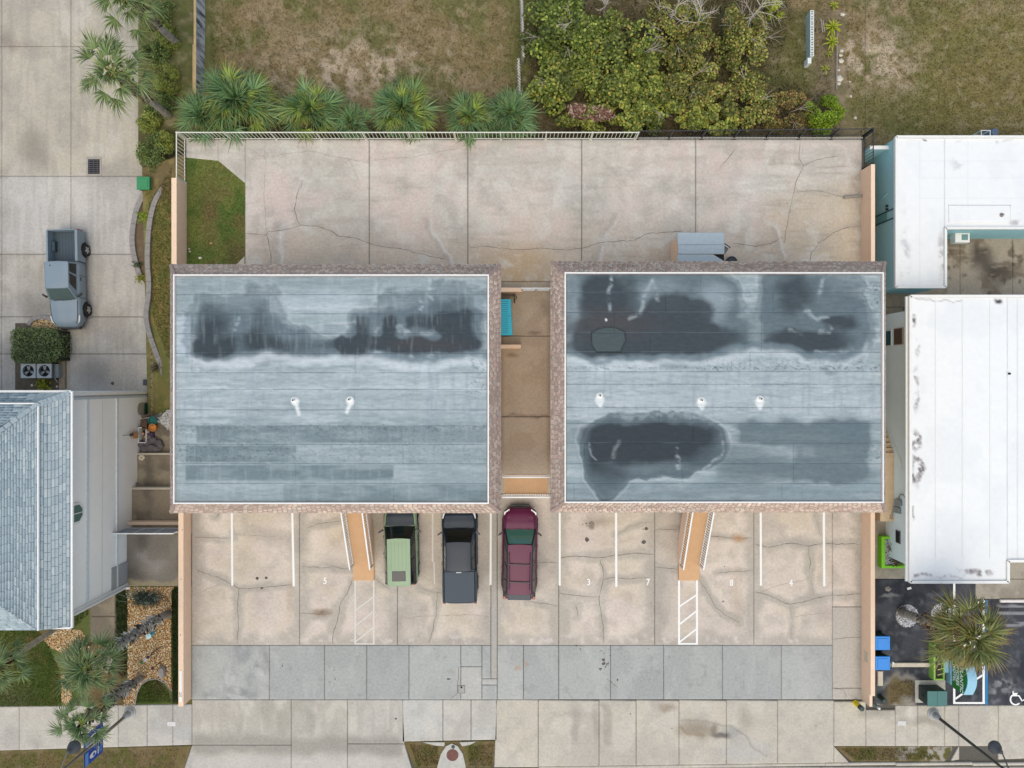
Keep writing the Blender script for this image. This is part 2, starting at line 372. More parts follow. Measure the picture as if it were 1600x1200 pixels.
def paint_park(x, y):
    b = np.ones(x.shape+(3,))*col((215,202,190)); wx, wy = warp(x, y, 5, 22)
    b = mix(b, (208,193,185), sst(.45,.65,fbm(wx,wy,60,3,7))*.8); b = mix(b,(180,172,160), sst(.45,.75,fbm(wx,wy,24,5,112))*.65); b = mix(b,(218,210,198), sst(.5,.8,fbm(x,y,11,5,122))*.4); b = mix(b,(203,191,172), sst(.5,.7,fbm(wx,wy,50,3,27))*.8)
    d = np.full(x.shape, 1e3)
    for p,w in P_CR:
        if w >= .45: d = np.minimum(d, lin_d(wx,wy,p)/(.35+.65*w))
    for jx in P_JX: d = np.minimum(d, np.abs(wx-jx)*.62)
    d = np.minimum(d, np.abs(wy-1008)*.6); d = d+(fbm(x,y,26,3,15)-.5)*12
    b = mix(b,(222,210,197), sst(26,14,d)*.35); b = mix(b, (176,170,160), sst(13,4,d)*.8)
    reg = sst(.4,.62,fbm(x,y,85,3,77)); b = mix(b,(176,168,158), reg*.18)
    for (cx,cy,rx,ry) in ((313,880,8,110),(308,860,6,60),(520,880,22,12),(430,840,22,10),(412,832,30,8),(470,860,5,60),(1040,850,24,45),(1035,930,20,60),(600,840,14,40),(610,990,14,14),(1080,830,10,20),
        (760,850,12,90),(755,985,14,20),(1290,960,20,18),(850,860,14,50),(655,850,25,40),(640,950,20,40),(690,900,30,20),(1200,820,12,20)):
        b = mix(b,(172,164,155), ell(wx,wy,cx,cy,rx,ry,.9)*.6)
    b = mix(b,(216,206,196), sst(.5,.8,fbm(x,y,34,4,50))*.35)
    b = mix(b,(140,112,88), ell(wx,wy,503,957,12,5,1)*.8); b = mix(b,(185,130,70), ell(wx,wy,1153,841,7,6,1)*.7)
    b = mix(b,(150,136,120), ell(wx,wy,935,815,20,7,1)*.6); b = mix(b,(130,118,104), ell(wx,wy,923,820,5,5,.6)*.8)
    b = mix(b,(165,140,115), ell(wx,wy,1150,925,8,40,1)*.3); b = mix(b,(165,140,112), ell(wx,wy,452,940,6,35,1)*.3)
    b = mix(b,(160,152,146), sst(.5,.85,fbm(x,y,20,4,61))*.35)
    b = mix(b,(176,172,166), rect(x,y,767,777,795,1062,1)*.9)
    b = mix(b,(186,180,172), rect(x,y,1301,1348,948,1100,2)*.95); b = mix(b,(150,142,134), ell(wx,wy,1345,1000,6,80,1)*.6)
    b = mix(b,(214,206,200), (sst(.58,.7,fbm(x,y,10,3,71))*rect(x,y,300,1300,992,1006,4))*.6)
    return b
AP_X = [299,421,507,573,639,753,774,818,873,954,1037,1129,1221,1301]
def paint_apron(x, y):
    b = np.ones(x.shape+(3,))*col((170,173,170)); wx, wy = warp(x,y,8,25)
    for i,(a,c) in enumerate(zip(AP_X[:-1],AP_X[1:])): b = mix(b,((168,170,169) if i%2 else (181,182,179)), rect(x,y,a,c,1000,1100,1)*(.5+.4*math.sin(i*2.3)))
    b = mix(b,(146,147,149), sst(.38,.62,fbm(wx,wy,42,4,3))*rect(x,y,290,421,1000,1100,2)*.9); b = mix(b,(200,200,198), sst(.57,.7,fbm(wx,wy,24,4,33))*rect(x,y,290,421,1000,1100,2)*.5)
    b = mix(b,(160,162,161), sst(.45,.65,fbm(wx,wy,55,3,5))*.5); b = mix(b,(192,191,188), sst(.55,.7,fbm(x,y,18,3,55,60))*.3)
    b = mix(b,(188,186,180), rect(wx,wy,719,752,1043,1092,2)*.8)
    b = mix(b,(192,190,184), rect(x,y,767,777,1000,1060,1)*.7+rect(x,y,740,777,1058,1070,1)*.7)
    b = mix(b,(180,130,90), (ell(wx,wy,808,1043,5,4,1)+ell(wx,wy,822,1040,3,4,1))*.5)
    b = mix(b,(120,118,116), sst(.6,.9,fbm(x,y,12,4,91))*.3)
    return b
SW_X = [-60,-20,30,185,230,270,300,455,543,629,692,736,776,841,936,994,1061,1135,1215,1303,1353,1399,1434,1476,1498,1560,1640,1720]
def paint_walk(x, y):
    b = np.ones(x.shape+(3,))*col((193,187,176)); wx, wy = warp(x,y,8,30); b0 = sst(.45,.8,fbm(x,y,14,5,132))*.4
    for i,(a,c) in enumerate(zip(SW_X[:-1],SW_X[1:])):
        cc = (200,192,177) if i >= 12 else (192,187,179)
        if 2 < i < 6: cc = (172,170,166) if i==3 else (184,182,178)
        if 9 <= i < 12: cc = (196,195,191)
        b = mix(b, cc, rect(x,y,a,c,1000,1300,1)*(.75+.25*math.sin(i*1.7)))
    b = mix(b,(168,162,152), b0); b = mix(b,(180,174,166), sst(.48,.68,fbm(wx,wy,60,4,6))*.55); b = mix(b,(210,204,192), sst(.52,.7,fbm(wx,wy,30,3,66))*.4)
    b = mix(b,(150,146,137), rect(wx,wy,300,629,1150,1180,9)*.75); b = mix(b,(158,154,144), sst(.5,.7,fbm(wx,wy,46,4,161,90))*rect(x,y,300,640,1093,1150,4)*.7); b = mix(b,(196,192,186), rect(wx,wy,300,629,1182,1260,6)*.5)
    b = mix(b,(150,143,134), (ell(wx,wy,897,1130,6,30,.6)+ell(wx,wy,930,1130,5,32,.8)+rect(wx,wy,940,956,1100,1165,4))*.5)
    b = mix(b,(138,124,106), (ell(wx,wy,1088,1140,26,13,.8))*.7); b = mix(b,(140,120,100), ell(wx,wy,1045,1104,10,6,.8)*.6)
    b = mix(b,(150,150,150), ell(wx,wy,1142,1144,14,9,.7)*.6); b = mix(b,(186,185,182), ell(wx,wy,1165,1172,36,18,.6)*.6)
    b = mix(b,(88,84,80), ell(wx,wy,1123,1148,13,5,.5)*.85); b = mix(b,(110,100,88), ell(wx,wy,1112,1139,4,9,.6)*.6)
    b = mix(b,(150,140,122), ell(wx,wy,1165,1125,9,18,1)*.5); b = mix(b,(150,132,105), stroke(wx,wy,[(1062,1138),(1078,1150),(1100,1148)],1.6,2)*.7)
    b = mix(b,(142,134,122), stroke(wx,wy,[(1058,1128),(1100,1125),(1140,1135),(1200,1180)],1.5,2)*.5)
    b = mix(b,(120,112,104), (ell(wx,wy,1440,1128,36,7,.6)+ell(wx,wy,1370,1112,30,8,.8))*.45); b = mix(b,(222,216,206), ell(wx,wy,1422,1118,9,12,.8)*.5)
    b = mix(b,(170,165,160), sst(.5,.85,fbm(x,y,20,4,81))*.3)
    b = mix(b,(160,156,152), (ell(wx,wy,50,1160,14,12,.6)+ell(wx,wy,12,1150,10,16,.7))*.5)
    b = mix(b,(176,170,160), sst(.5,.62,vnoise(x/7,y/60,44))*rect(x,y,300,640,1095,1150,6)*.5)
    return b
def paint_ldrive(x, y):
    b = np.ones(x.shape+(3,))*col((188,183,178)); wx, wy = warp(x,y,12,35)
    b = mix(b,(190,182,166), sst(277,272,y)*.9)
    b = mix(b,(170,163,152), sst(.45,.65,fbm(wx,wy,70,4,8))*.7); b = mix(b,(200,194,184), sst(.52,.68,fbm(wx,wy,50,4,28))*.6)
    b = mix(b,(138,130,120), (ell(wx,wy,55,235,22,35,.7)+ell(wx,wy,10,60,14,18,.8)+ell(wx,wy,15,345,12,40,1)*.4)*.7)
    b = mix(b,(132,128,124), (ell(wx,wy,150,585,26,24,.8)+ell(wx,wy,60,480,26,20,.8)+ell(wx,wy,30,560,24,30,.9))*.65)
    b = mix(b,(150,132,120), ell(wx,wy,30,70,26,8,1)*.4); b = mix(b,(205,204,202), rect(x,y,-50,240,277,395,6)*.35)
    b = mix(b,(158,152,146), sst(.5,.85,fbm(x,y,30,4,38))*.4); b = mix(b,(200,188,172), rect(x,y,170,235,560,620,8)*.5)
    b = mix(b,(150,145,138), sst(.5,.62,vnoise(x/5,y/50,14))*.22)
    return b

# rear yard slabs (one row runs from the fence to under the roofs)
RX = [291,577,731,909,1087,1347]
for a,c in zip(RX[:-1],RX[1:]):
    if a == 291:
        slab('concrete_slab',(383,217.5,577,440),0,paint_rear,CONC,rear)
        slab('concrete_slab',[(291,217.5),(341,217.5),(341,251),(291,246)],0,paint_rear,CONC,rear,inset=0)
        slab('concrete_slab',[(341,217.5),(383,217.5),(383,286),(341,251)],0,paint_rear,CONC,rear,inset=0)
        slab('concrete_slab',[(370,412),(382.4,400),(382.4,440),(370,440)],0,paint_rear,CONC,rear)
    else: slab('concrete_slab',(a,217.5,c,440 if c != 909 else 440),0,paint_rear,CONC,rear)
def paint_alley(x, y):
    b = np.ones(x.shape+(3,))*col((198,181,161)); wx,wy = warp(x,y,6,20)
    b = mix(b,(190,168,140), sst(470,440,y)*.8); b = mix(b,(180,163,143), sst(.45,.65,fbm(wx,wy,34,4,5))*.6); b = mix(b,(190,178,162), sst(.52,.68,fbm(wx,wy,26,3,35))*.6)
    b = mix(b,(132,118,104), (ell(wx,wy,832,524,9,3,.6)+ell(wx,wy,800,556,8,3,.8)+stroke(wx,wy,[(785,650),(800,648),(820,652),(858,651)],1.4,2))*.7)
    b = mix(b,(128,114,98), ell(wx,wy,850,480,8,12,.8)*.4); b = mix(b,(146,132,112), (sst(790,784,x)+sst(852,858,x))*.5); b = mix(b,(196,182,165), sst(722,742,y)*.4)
    return b
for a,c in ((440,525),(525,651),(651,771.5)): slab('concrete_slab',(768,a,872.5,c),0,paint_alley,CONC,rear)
struct('understorey_floor', M_joint, lambda b: (b.box(-17.7,-1.9,-6,5.6,-.1,-.03), b.box(3.2,19.3,-6,5.6,-.1,-.03)), rear)
# parking
for i,(a,c) in enumerate(zip(P_JX[:-1],P_JX[1:])):
    if (a,c) == (1178,1348):
        slab('concrete_slab',(1178,762,1301,1008),0,paint_park,CONC,park); slab('concrete_slab',(1301,762,1348,948),0,paint_park,CONC,park)
        slab('concrete_slab',(1301,948,1348,1075),0,paint_park,CONC,park); slab('concrete_slab',(1301,1075,1348,1093),0,paint_park,CONC,park)
    elif a == 767: slab('concrete_slab',(767,772,777,1060),0,paint_park,CONC,park)
    elif a == 777: slab('concrete_slab',(777,772,873,1008),0,paint_park,CONC,park)
    elif a == 873: slab('concrete_slab',(873,762,1023,1008),0,paint_park,CONC,park)
    else: slab('concrete_slab',(a,762,c,1008),0,paint_park,CONC,park)
for i,(a,c) in enumerate(zip(AP_X[:-1],AP_X[1:])):
    if a == 639:
        slab('concrete_slab',(639,1008,720,1093),0,paint_apron,CONC,apron); slab('concrete_slab',(720,1041,753,1093),0,paint_apron,CONC,apron); slab('concrete_slab',(720,1008,753,1041),0,paint_apron,CONC,apron)
    elif a == 753: slab('concrete_slab',(753,1008,767,1060),0,paint_apron,CONC,apron); slab('concrete_slab',(753,1060,777,1070),0,paint_apron,CONC,apron); slab('concrete_slab',(753,1070,777,1093),0,paint_apron,CONC,apron)
    elif a == 774: slab('concrete_slab',(777,1008,818,1093),0,paint_apron,CONC,apron)
    else: slab('concrete_slab',(a,1008,c,1093),0,paint_apron,CONC,apron)
for i,(a,c) in enumerate(zip(SW_X[:-1],SW_X[1:])):
    if c <= 300: slab('concrete_slab',[(a,1104-(a*.013)),(c,1104-(c*.013)),(c,1173-c*.03),(a,1173-a*.03)],0,paint_walk,CONC,walk)
    elif a == 300: slab('concrete_slab',(300,1093,455,1164),0,paint_walk,CONC,walk); slab('concrete_slab',[(300,1164),(455,1164),(455,1280),(262,1280)],0,paint_walk,CONC,walk)
    elif a == 543: slab('concrete_slab',[(543,1093),(629,1093),(632,1162),(543,1162)],0,paint_walk,CONC,walk); slab('concrete_slab',[(543,1162),(632,1162),(667,1280),(543,1280)],0,paint_walk,CONC,walk)
    elif 629 <= a < 776: slab('concrete_slab',[(a,1093),(c,1093),(c,1159-(c-629)*.02),(a,1159-(a-629)*.02)],0,paint_walk,CONC,walk)
    elif a == 776: slab('concrete_slab',[(776,1093),(841,1093),(841,1199),(772,1199)],0,paint_walk,CONC,walk)
    elif 776 < a < 1303: slab('concrete_slab',[(a,1093.5),(c,1094.5),(c,1198-(c-841)*.013),(a,1198-(a-841)*.013)],0,paint_walk,CONC,walk)
    elif 1303 <= a < 1500:
        y0 = 1096 if a == 1303 else 1109 if a < 1399 else 1102
        slab('concrete_slab',[(a,y0),(c,y0),(c,1166),(a,1166)],0,paint_walk,CONC,walk)
    elif a >= 1498: slab('concrete_slab',[(a,1102),(c,1102),(c,1184),(a,1187)],0,paint_walk,CONC,walk)
    elif a > 300: slab('concrete_slab',[(a,1093),(c,1093),(c,1280),(a,1280)],0,paint_walk,CONC,walk)
slab('concrete_slab',[(1303,1166),(1326,1191),(1326,1192),(1303,1192)],0,paint_walk,CONC,walk)
slab('concrete_slab',[(1499,1166),(1499,1166.5),(1499,1187),(1486,1189)],0,paint_walk,CONC,walk)
# road and kerb
def paint_road(x,y):
    b = np.ones(x.shape+(3,))*col((190,182,174)); b = mix(b,(172,166,158), sst(.45,.65,fbm(x,y,50,4,3))*.6); return mix(b,(206,198,188), sst(.55,.7,fbm(x,y,20,3,13))*.4)
road = empty('road', kind='structure')
for a,c in ((640,841),(841,1050),(1050,1283),(1283,1416),(1416,1560),(1560,1800)): slab('concrete_slab',(a,1200.5 if a<841 else 1198,c,1290),-.05,paint_road,CONC,road,res=4)
for a,c in ((1290,1400),(1400,1520),(1520,1660)):
    slab('kerb',[(a,1192),(c,1191),(c,1195.5),(a,1197)],.02,paint_walk,CONC,walk,thick=.15)
slab('kerb',[(841,1198.4),(1290,1192),(1290,1196),(841,1203)],-.02,paint_walk,CONC,walk,thick=.1)
# left driveway
HL = -2.6
ys = [-80,72,275,397,495,553,640]
for a,c in zip(ys[:-1],ys[1:]):
    slab('concrete_slab',(-150,a,3,c),HL,paint_ldrive,CONC,ldrive,thick=.3,res=3)
    if c <= 400: slab('concrete_slab',(3,a,111,c),HL,paint_ldrive,CONC,ldrive,thick=.3); slab('concrete_slab',(111,a,236,c),HL,paint_ldrive,CONC,ldrive,thick=.3)
    else: slab('concrete_slab',(3,a,236,c),HL,paint_ldrive,CONC,ldrive,thick=.3)
struct('drive_base', M_joint, lambda b: b.box(-60,-21.0,-1.6,26,-3.1,-2.66), ldrive)
def drain():
    t = empty('storm_drain', P(147,259,HL), 'rectangular black storm drain grate in the left driveway near the green bin', 'drain grate')
    b = MB(); x0,y0 = P(135,245,HL).xy; x1,y1 = P(159,275,HL).xy
    b.box(x0,x1,y1,y0,HL+.004,HL+.02); b.build('concrete_surround', mat('drain_rim',(168,162,154),.9), t)
    x0,y0 = P(138,249,HL).xy; x1,y1 = P(156,272,HL).xy
    b = MB(); b.box(x0,x1,y1,y0,HL+.022,HL+.026); b.build('pit', M_dark, t)
    me = None
    for i in range(7):
        yy = y1+(y0-y1)*(i+.5)/7; b = MB(); b.box(x0,x1,yy-.025,yy+.025,HL+.03,HL+.05); b.build('grate_bar', mat('grate',(74,72,76),.6), t)
    for i in range(3):
        xx = x0+(x1-x0)*(i+.5)/3; b = MB(); b.box(xx-.02,xx+.02,y1,y0,HL+.052,HL+.06); b.build('grate_bar', mat('grate',(74,72,76),.6), t)
drain()
for i,(p,w) in enumerate(R_CR): crack(p, w, .006, rear, M_crack if w>.6 else M_crackf, i)
for i,(p,w) in enumerate(P_CR): crack(p, w, .006, park, M_crack if w>.55 else M_crackf, 50+i)
crack([(1300,1075),(1318,1078),(1322,1085),(1320,1093)],.6,.006,park,M_crack,99)
crack([(717,1041),(716,1060),(714,1085),(703,1093)],.8,.006,apron,M_crack,98)
crack([(875,1075),(885,1080),(895,1092)],.5,.006,apron,M_crackf,97)
# oil spots
M_oil = mat('oil_stain', (84,76,70), .6, .3, 4); M_oilf = mat('faint_oil_stain', (140,128,114), .8, .3, 4)
def spot(x, y, rx, ry, parent, m, h=.007):
    b = MB(); n = 12; r = random.Random(int(x*7+y)); pts = []
    for i in range(n):
        a = 2*math.pi*i/n; k = r.uniform(.75,1.15); pts.append(P(x+rx*k*math.cos(a), y+ry*k*math.sin(a), h))
    b.add(pts, [tuple(range(n))[::-1]]); b.build('oil_spot', m, parent)
for x,y,rx,ry,f in ((917,843,3.6,3.8,0),(1006,847,3.8,3.4,0),(1010,826,3.2,2.6,0),(1005,827,1,1,0),(924,819,4.5,5,1),(916,818,1.4,1.4,0),(911,819,1,1,1),(905,819,.8,.8,1),(917,822,1,1,0),
  (402,904,2.6,2.6,0),(416,903,2.4,2.4,0),(409,919,2.2,2,0),(503,957,3,2,1),(1132,885,1,1,1),(1130,940,2,1.6,1)): spot(x,y,rx,ry,park,M_oilf if f else M_oil)
for i in range(46):
    k = rnd.random(); x = rnd.gauss(946,5) if k<.3 else rnd.gauss(985,22); y = rnd.gauss(1035,10) if k<.3 else rnd.gauss(1042,14)
    if 1012<y<1090: spot(x,y,rnd.uniform(.4,1.1),rnd.uniform(.4,.9),apron,M_oil if k<.3 else M_oilf)
for x,y,rx,ry in ((943,1031,3,2.6),(943,1037,2.8,2.4),(950,1037,1.4,1.4),(938,1045,2.6,1.6),(907,1014,1.2,1),(901,1009,2,1),(965,1062,1.4,2),(701,1061,3.4,1.4),(515,1066,1,1),(524,1061,1,1),(522,1047,.8,.8),(441,1040,.7,2)): spot(x,y,rx,ry,apron,M_oil)
for x,y,rx,ry in ((618.5,1123,1.8,1.6),(985,1115,1,1),(1275,1134,1,.8),(1050,1138,1,1)): spot(x,y,rx,ry,walk,M_oil)
for p in ([(948,1060),(955,1065),(966,1075)],[(905,1012),(908,1020)]): crack(p,.7,.0065,apron,M_crack,int(p[0][0]))
# painted lines
def line(a, c, w, parent, h=.008, m=None, name='parking_line'):
    b = MB(); A = Vector(a); B = Vector(c); d = (B-A).normalized(); n = Vector((-d.y,d.x))*w/2
    b.add([P(*(A+n),h),P(*(B+n),h),P(*(B-n),h),P(*(A-n),h)], [(0,1,2,3)])
    o = b.build(name, m or M_paintline, parent)
    if o.data.polygons[0].normal.z < 0: o.data.flip_normals()
    return o
M_paintw = mat('worn_road_paint', (222,218,212), .85, .2, 22)
for a,c,w,m in (((362,770),(363,915),3.2,0),((456,770),(459,916),3.4,0),((676,770),(676,878),2.6,1),((678,878),(679,912),2,1),((767,770),(766.5,914),3.2,0),((874.5,770),(874.5,915),3.3,0),((962.5,770),(963,917),3.4,0),((1188.5,770),(1189,915),3.3,0),((1287,770),(1288,916),3.6,0)):
    line(a,c,w,park,m=M_paintw if m else None)
def hatch(x0,x1,y0,y1,ds,m,w):
    line((x0,y0),(x0,y1),w,park,m=m,name='hatch_line'); line((x1,y0),(x1,y1),w,park,m=m,name='hatch_line'); line((x0-w/2,y1),(x1+w/2,y1),w*.8,park,.0095,m,'hatch_line')
    for (ya,yb) in ds: line((x0,ya),(x1,yb),w*.8,park,.0095,m,'hatch_line')
hatch(555,584,907,1006,((954,932),(978,955),(1003,980)),M_paintw,2.6)
hatch(1061,1089,907,1006,((948,929),(976,954),(1004,982)),None,3.2)
def text(name, s, loc, rot, size, m, parent, ext=.0, sx=1):
    cu = bpy.data.curves.new(name,'FONT'); cu.body = s; cu.size = size; cu.align_x='CENTER'; cu.align_y='CENTER'; cu.extrude = ext; cu.offset = size*.02
    cu.materials.append(m); o = bpy.data.objects.new(name, cu); C.objects.link(o); o.parent = parent
    o.location = Vector(loc)-ORIGIN[parent.name]; o.rotation_euler = rot; o.scale = (sx,1,1)
    bpy.context.view_layer.update(); me = bpy.data.meshes.new_from_object(o.evaluated_get(bpy.context.evaluated_depsgraph_get())); me.name = name
    q = bpy.data.objects.new(name, me); C.objects.link(q); q.parent = parent; q.location = o.location; q.rotation_euler = rot; q.scale = o.scale
    bpy.data.objects.remove(o); q.name = name; ORIGIN[q.name] = ORIGIN[parent.name]; return q
for s,x,y in (('5',508,908),('3',920,910),('7',1012.5,910),('8',1143,911),('4',1236,911)): text('bay_number', s, P(x,y,.01), (0,0,0), .5, M_paintline, park, sx=.85)

# ------------------------------------------------------------------ open ground
GR = [(300,246)]
def paint_rearlot(x, y):
    b = np.ones(x.shape+(3,))*col((132,118,84)); wx, wy = warp(x,y,16,30)
    b = mix(b,(104,108,62), sst(.45,.62,fbm(wx,wy,60,4,4))*.7); b = mix(b,(150,132,104), sst(.5,.66,fbm(wx,wy,34,4,24))*.8)
    b = mix(b,(92,102,52), (sst(352,325,wx)+sst(780,810,wx)*sst(900,810,wx))*.7)
    sand = (ell(wx,wy,620,100,70,24,1)+ell(wx,wy,530,100,50,45,1)*.8+ell(wx,wy,430,120,50,25,1)*.6+ell(wx,wy,1345,78,35,14,.8)+ell(wx,wy,1390,110,75,40,1)*.9+ell(wx,wy,1535,32,24,26,1)*.8+ell(wx,wy,1350,70,60,60,1)*.4+ell(wx,wy,580,140,110,25,1)*.6).clip(0,1)
    b = mix(b,(186,170,150), sand*sst(.42,.62,fbm(x,y,13,4,64))); b = mix(b,(200,186,160), ell(wx,wy,1372,78,16,9,.6)*.9)
    b = mix(b,(96,84,62), rect(wx,wy,820,880,0,240,8)*.7); b = mix(b,(84,74,50), rect(wx,wy,860,1200,-20,240,14)*.6)
    b = mix(b,(104,106,60), ell(wx,wy,1420,175,90,35,1)*.8); b = mix(b,(124,116,66), rect(wx,wy,1430,1640,0,240,40)*.6)
    b = mix(b,(118,106,88), rect(wx,wy,1268,1320,10,190,10)*.7); b = mix(b,(96,96,56), rect(wx,wy,1200,1266,10,160,10)*.8)
    b = mix(b,(88,84,50), sst(.45,.8,fbm(x,y,9,4,84))*.5); b = mix(b,(170,156,130), sst(.5,.85,fbm(x,y,10,4,94))*.5)
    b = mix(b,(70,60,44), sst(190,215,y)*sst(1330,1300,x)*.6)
    return b
rearh = lambda x,y: -2.0+(fbm(x,y,40,3,2)-.5)*.25
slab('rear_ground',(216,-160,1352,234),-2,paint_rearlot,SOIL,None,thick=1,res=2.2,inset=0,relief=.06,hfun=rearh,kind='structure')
slab('right_lot_ground',(1352.1,-160,1760,330),-2,paint_rearlot,SOIL,None,thick=1,res=2.4,inset=0,hfun=rearh,kind='structure')
def paint_court(x,y):
    b = np.ones(x.shape+(3,))*col((178,164,148)); wx,wy = warp(x,y,10,22)
    b = mix(b,(128,112,94), sst(.42,.62,fbm(wx,wy,30,4,4))*.8); b = mix(b,(74,68,62), (ell(wx,wy,1535,400,22,18,.7)+ell(wx,wy,1560,425,20,12,.9))*.85)
    b = mix(b,(90,78,66), sst(.58,.7,fbm(x,y,12,4,14))*.7); b = mix(b,(178,164,146), sst(.6,.72,fbm(x,y,24,3,54,6))*.5); return mix(b,(170,156,138), rect(x,y,1380,1475,448,520,6)*.7)
court = empty('courtyard', kind='structure')
for q in ((1340,340,1500,480),(1500,340,1582,480),(1582,340,1720,480),(1340,480,1412,660)): slab('concrete_slab',q,-1.8,paint_court,CONC,court,thick=.4)
def paint_asph(x,y):
    b = np.ones(x.shape+(3,))*col((66,68,74)); wx,wy = warp(x,y,10,22)
    b = mix(b,(50,52,58), sst(.42,.6,fbm(wx,wy,40,4,4))*.9); b = mix(b,(84,86,92), sst(.45,.75,fbm(wx,wy,26,4,24))*.6)
    b = mix(b,(150,150,152), (ell(wx,wy,1572,1074,20,11,.7)+ell(wx,wy,1554,1086,8,8,.7)+ell(wx,wy,1568,1060,6,8,.7))*.7*sst(.35,.55,fbm(x,y,9,3,44)))
    b = mix(b,(150,152,156), (sst(.52,.64,fbm(x,y,50,3,54,5))*rect(wx,wy,1560,1640,945,980,5))*.8); b = mix(b,(150,150,150), ell(wx,wy,1385,928,12,3,.8)*.7)
    b = mix(b,(112,116,124), sst(.5,.85,fbm(x,y,10,4,74))*.5); b = mix(b,(140,138,132), (stroke(wx,wy,[(1375,1075),(1390,1066),(1402,1056),(1420,1052),(1430,1060)],4,4))*.8)
    b = mix(b,(112,98,66), ell(wx,wy,1408,1082,22,26,.4)*.95); b = mix(b,(150,146,136), ell(wx,wy,1418,1093,10,7,.5)*.8); b = mix(b,(80,86,84), rect(wx,wy,1365,1378,1060,1110,3)*.8)
    b = mix(b,(160,152,142), sst(1096,1104,wy)*sst(1436,1425,wx)*.8)
    return b
slab('asphalt_lot',(1366,905,1760,1101.6),0,paint_asph,CONC,None,res=1.6,relief=.01,inset=0,kind='structure')
def paint_rc(x,y):
    b = np.ones(x.shape+(3,))*col((168,160,148)); return mix(b,(140,132,120), sst(.45,.65,fbm(x,y,30,4,4))*.7)
slab('side_path',(1350,760,1425,904.6),0,paint_rc,CONC,None,kind='structure')
slab('concrete_pad',(1573,872,1720,904.6),0,paint_rc,CONC,None,kind='structure'); slab('concrete_pad',(1524,904.6,1720,936),.01,paint_rc,CONC,None,kind='structure')
# planting strips at the street
def paint_verge(x,y):
    b = np.ones(x.shape+(3,))*col((112,98,62)); wx,wy = warp(x,y,8,16); b = mix(b,(92,94,46), sst(.42,.6,fbm(wx,wy,24,4,4))*.8)
    b = mix(b,(128,110,84), sst(.5,.64,fbm(wx,wy,18,4,34))*.6); b = mix(b,(170,164,154), sst(.5,.6,fbm(x,y,10,4,64))*rect(x,y,1405,1500,1160,1195,14)*.9)
    return mix(b,(88,78,58), sst(.6,.7,fbm(x,y,6,3,74))*.5)
slab('street_verge',[(1304,1166),(1490,1166),(1478,1190),(1330,1190)],-.02,paint_verge,SOIL,None,res=1.5,inset=.2,kind='structure')
slab('street_verge',[(630,1159),(778,1157),(772,1199.5),(648,1199.5)],-.02,paint_verge,SOIL,None,res=1.5,inset=.2,kind='structure')
slab('street_verge',[(-60,1173.5),(300,1164.5),(262,1290),(-60,1290)],-.02,paint_verge,SOIL,None,res=2,inset=.2,kind='structure')
def island():
    o = empty('manhole_island', P(706,1180,0), 'rounded concrete island with a rusty manhole between two brown verges', 'concrete island')
    pts = [(680,1215),(684,1195),(689,1178),(697,1166),(706,1162),(715,1166),(723,1178),(727,1195),(729,1215)]
    b = MB(); b.prism([P(x,y,.04).xy for x,y in pts],-.05,.04); b.build('island_slab', mat('island_conc',(192,190,182),.9,.15,3,.2), o)
    for s in (((660,1160),(695,1160),(694,1166),(680,1165)),((718,1160),(744,1159),(734,1164),(722,1166))):
        b = MB(); b.prism([P(x,y,.03).xy for x,y in s],-.05,.03); b.build('side_slab', mat('island_conc',(192,190,182)), o)
    c = P(707,1180,.05); b = MB(); b.lathe(c.x,c.y,[(.33,.03),(.33,.055),(.29,.06),(.0,.062)],28); b.build('manhole_cover', mat('rusty_iron',(112,70,58),.7,.3,8,.4), o)
    c = P(708,1167,.05); b = MB(); b.lathe(c.x,c.y,[(.1,.03),(.1,.06),(.06,.062),(.06,.05),(.0,.05)],20); b.build('valve_cap', mat('dark_iron',(62,64,68),.6), o)
island()
def lid(x,y,label):
    b = MB(); c = P(x,y,0); b.box(c.x-.24,c.x+.24,c.y-.13,c.y+.13,.002,.018,.01); b.build('meter_lid', mat('meter_lid',(214,212,210),.7,.1,12), label=label, cat='meter lid')
def drain_lid():
    c = P(721,1077,0); o = empty('drain_cover', c, 'square cracked drain lid with a dark hole in the grey driveway apron', 'drain lid')
    b = MB(); b.box(c.x-.2,c.x+.2,c.y-.22,c.y+.22,.002,.012); b.build('frame', M_crack, o)
    b = MB(); b.box(c.x-.175,c.x+.175,c.y-.195,c.y+.195,.013,.02); b.build('plate', mat('lid_plate',(168,168,164),.9,.12,12), o)
    b = MB(); b.lathe(c.x,c.y+.12,[(.06,.021),(.055,.024),(0,.024)],12); b.build('hole', M_dark, o)
drain_lid()
lid(268,1131,'pale rectangular meter lid in the pavement near the left wall end'); lid(1409,1130,'pale rectangular meter lid in the pavement below the mossy patch')

# ------------------------------------------------------------------ perimeter walls and fences
def wall_solid(name, x0,x1,y0,y1,z0,z1,label,cap=True,cat='wall'):
    o = empty(name, ((x0+x1)/2,(y0+y1)/2,z0), label, cat)
    b = MB(); b.box(x0,x1,y0,y1,z0,z1-.03); b.build('wall_body', M_tan, o)
    b = MB(); b.box(x0-.012,x1+.012,y0-.012,y1+.012,z1-.03,z1,.012); b.build('cap', M_tan_cap, o)
    return o
wl = wall_solid('perimeter_wall',-18.16,-17.9,-17.55,-5.4,-.3,1.0,'long tan stucco wall left of the parking bays, with white house number at its street end')
wr = wall_solid('perimeter_wall',19.50,19.72,-16.95,-5.4,-.3,1.08,'long tan stucco wall right of the parking bays beside the blue bins')
b = MB(); b.box(19.50,19.655,-17.6,-16.951,-.3,.93); b.build('end_block', M_tan_cap, wr)
wall_solid('perimeter_wall',-18.42,-18.16,5.2,11.15,-3,1.25,'tan stucco wall beside the green lawn patch behind the left building')
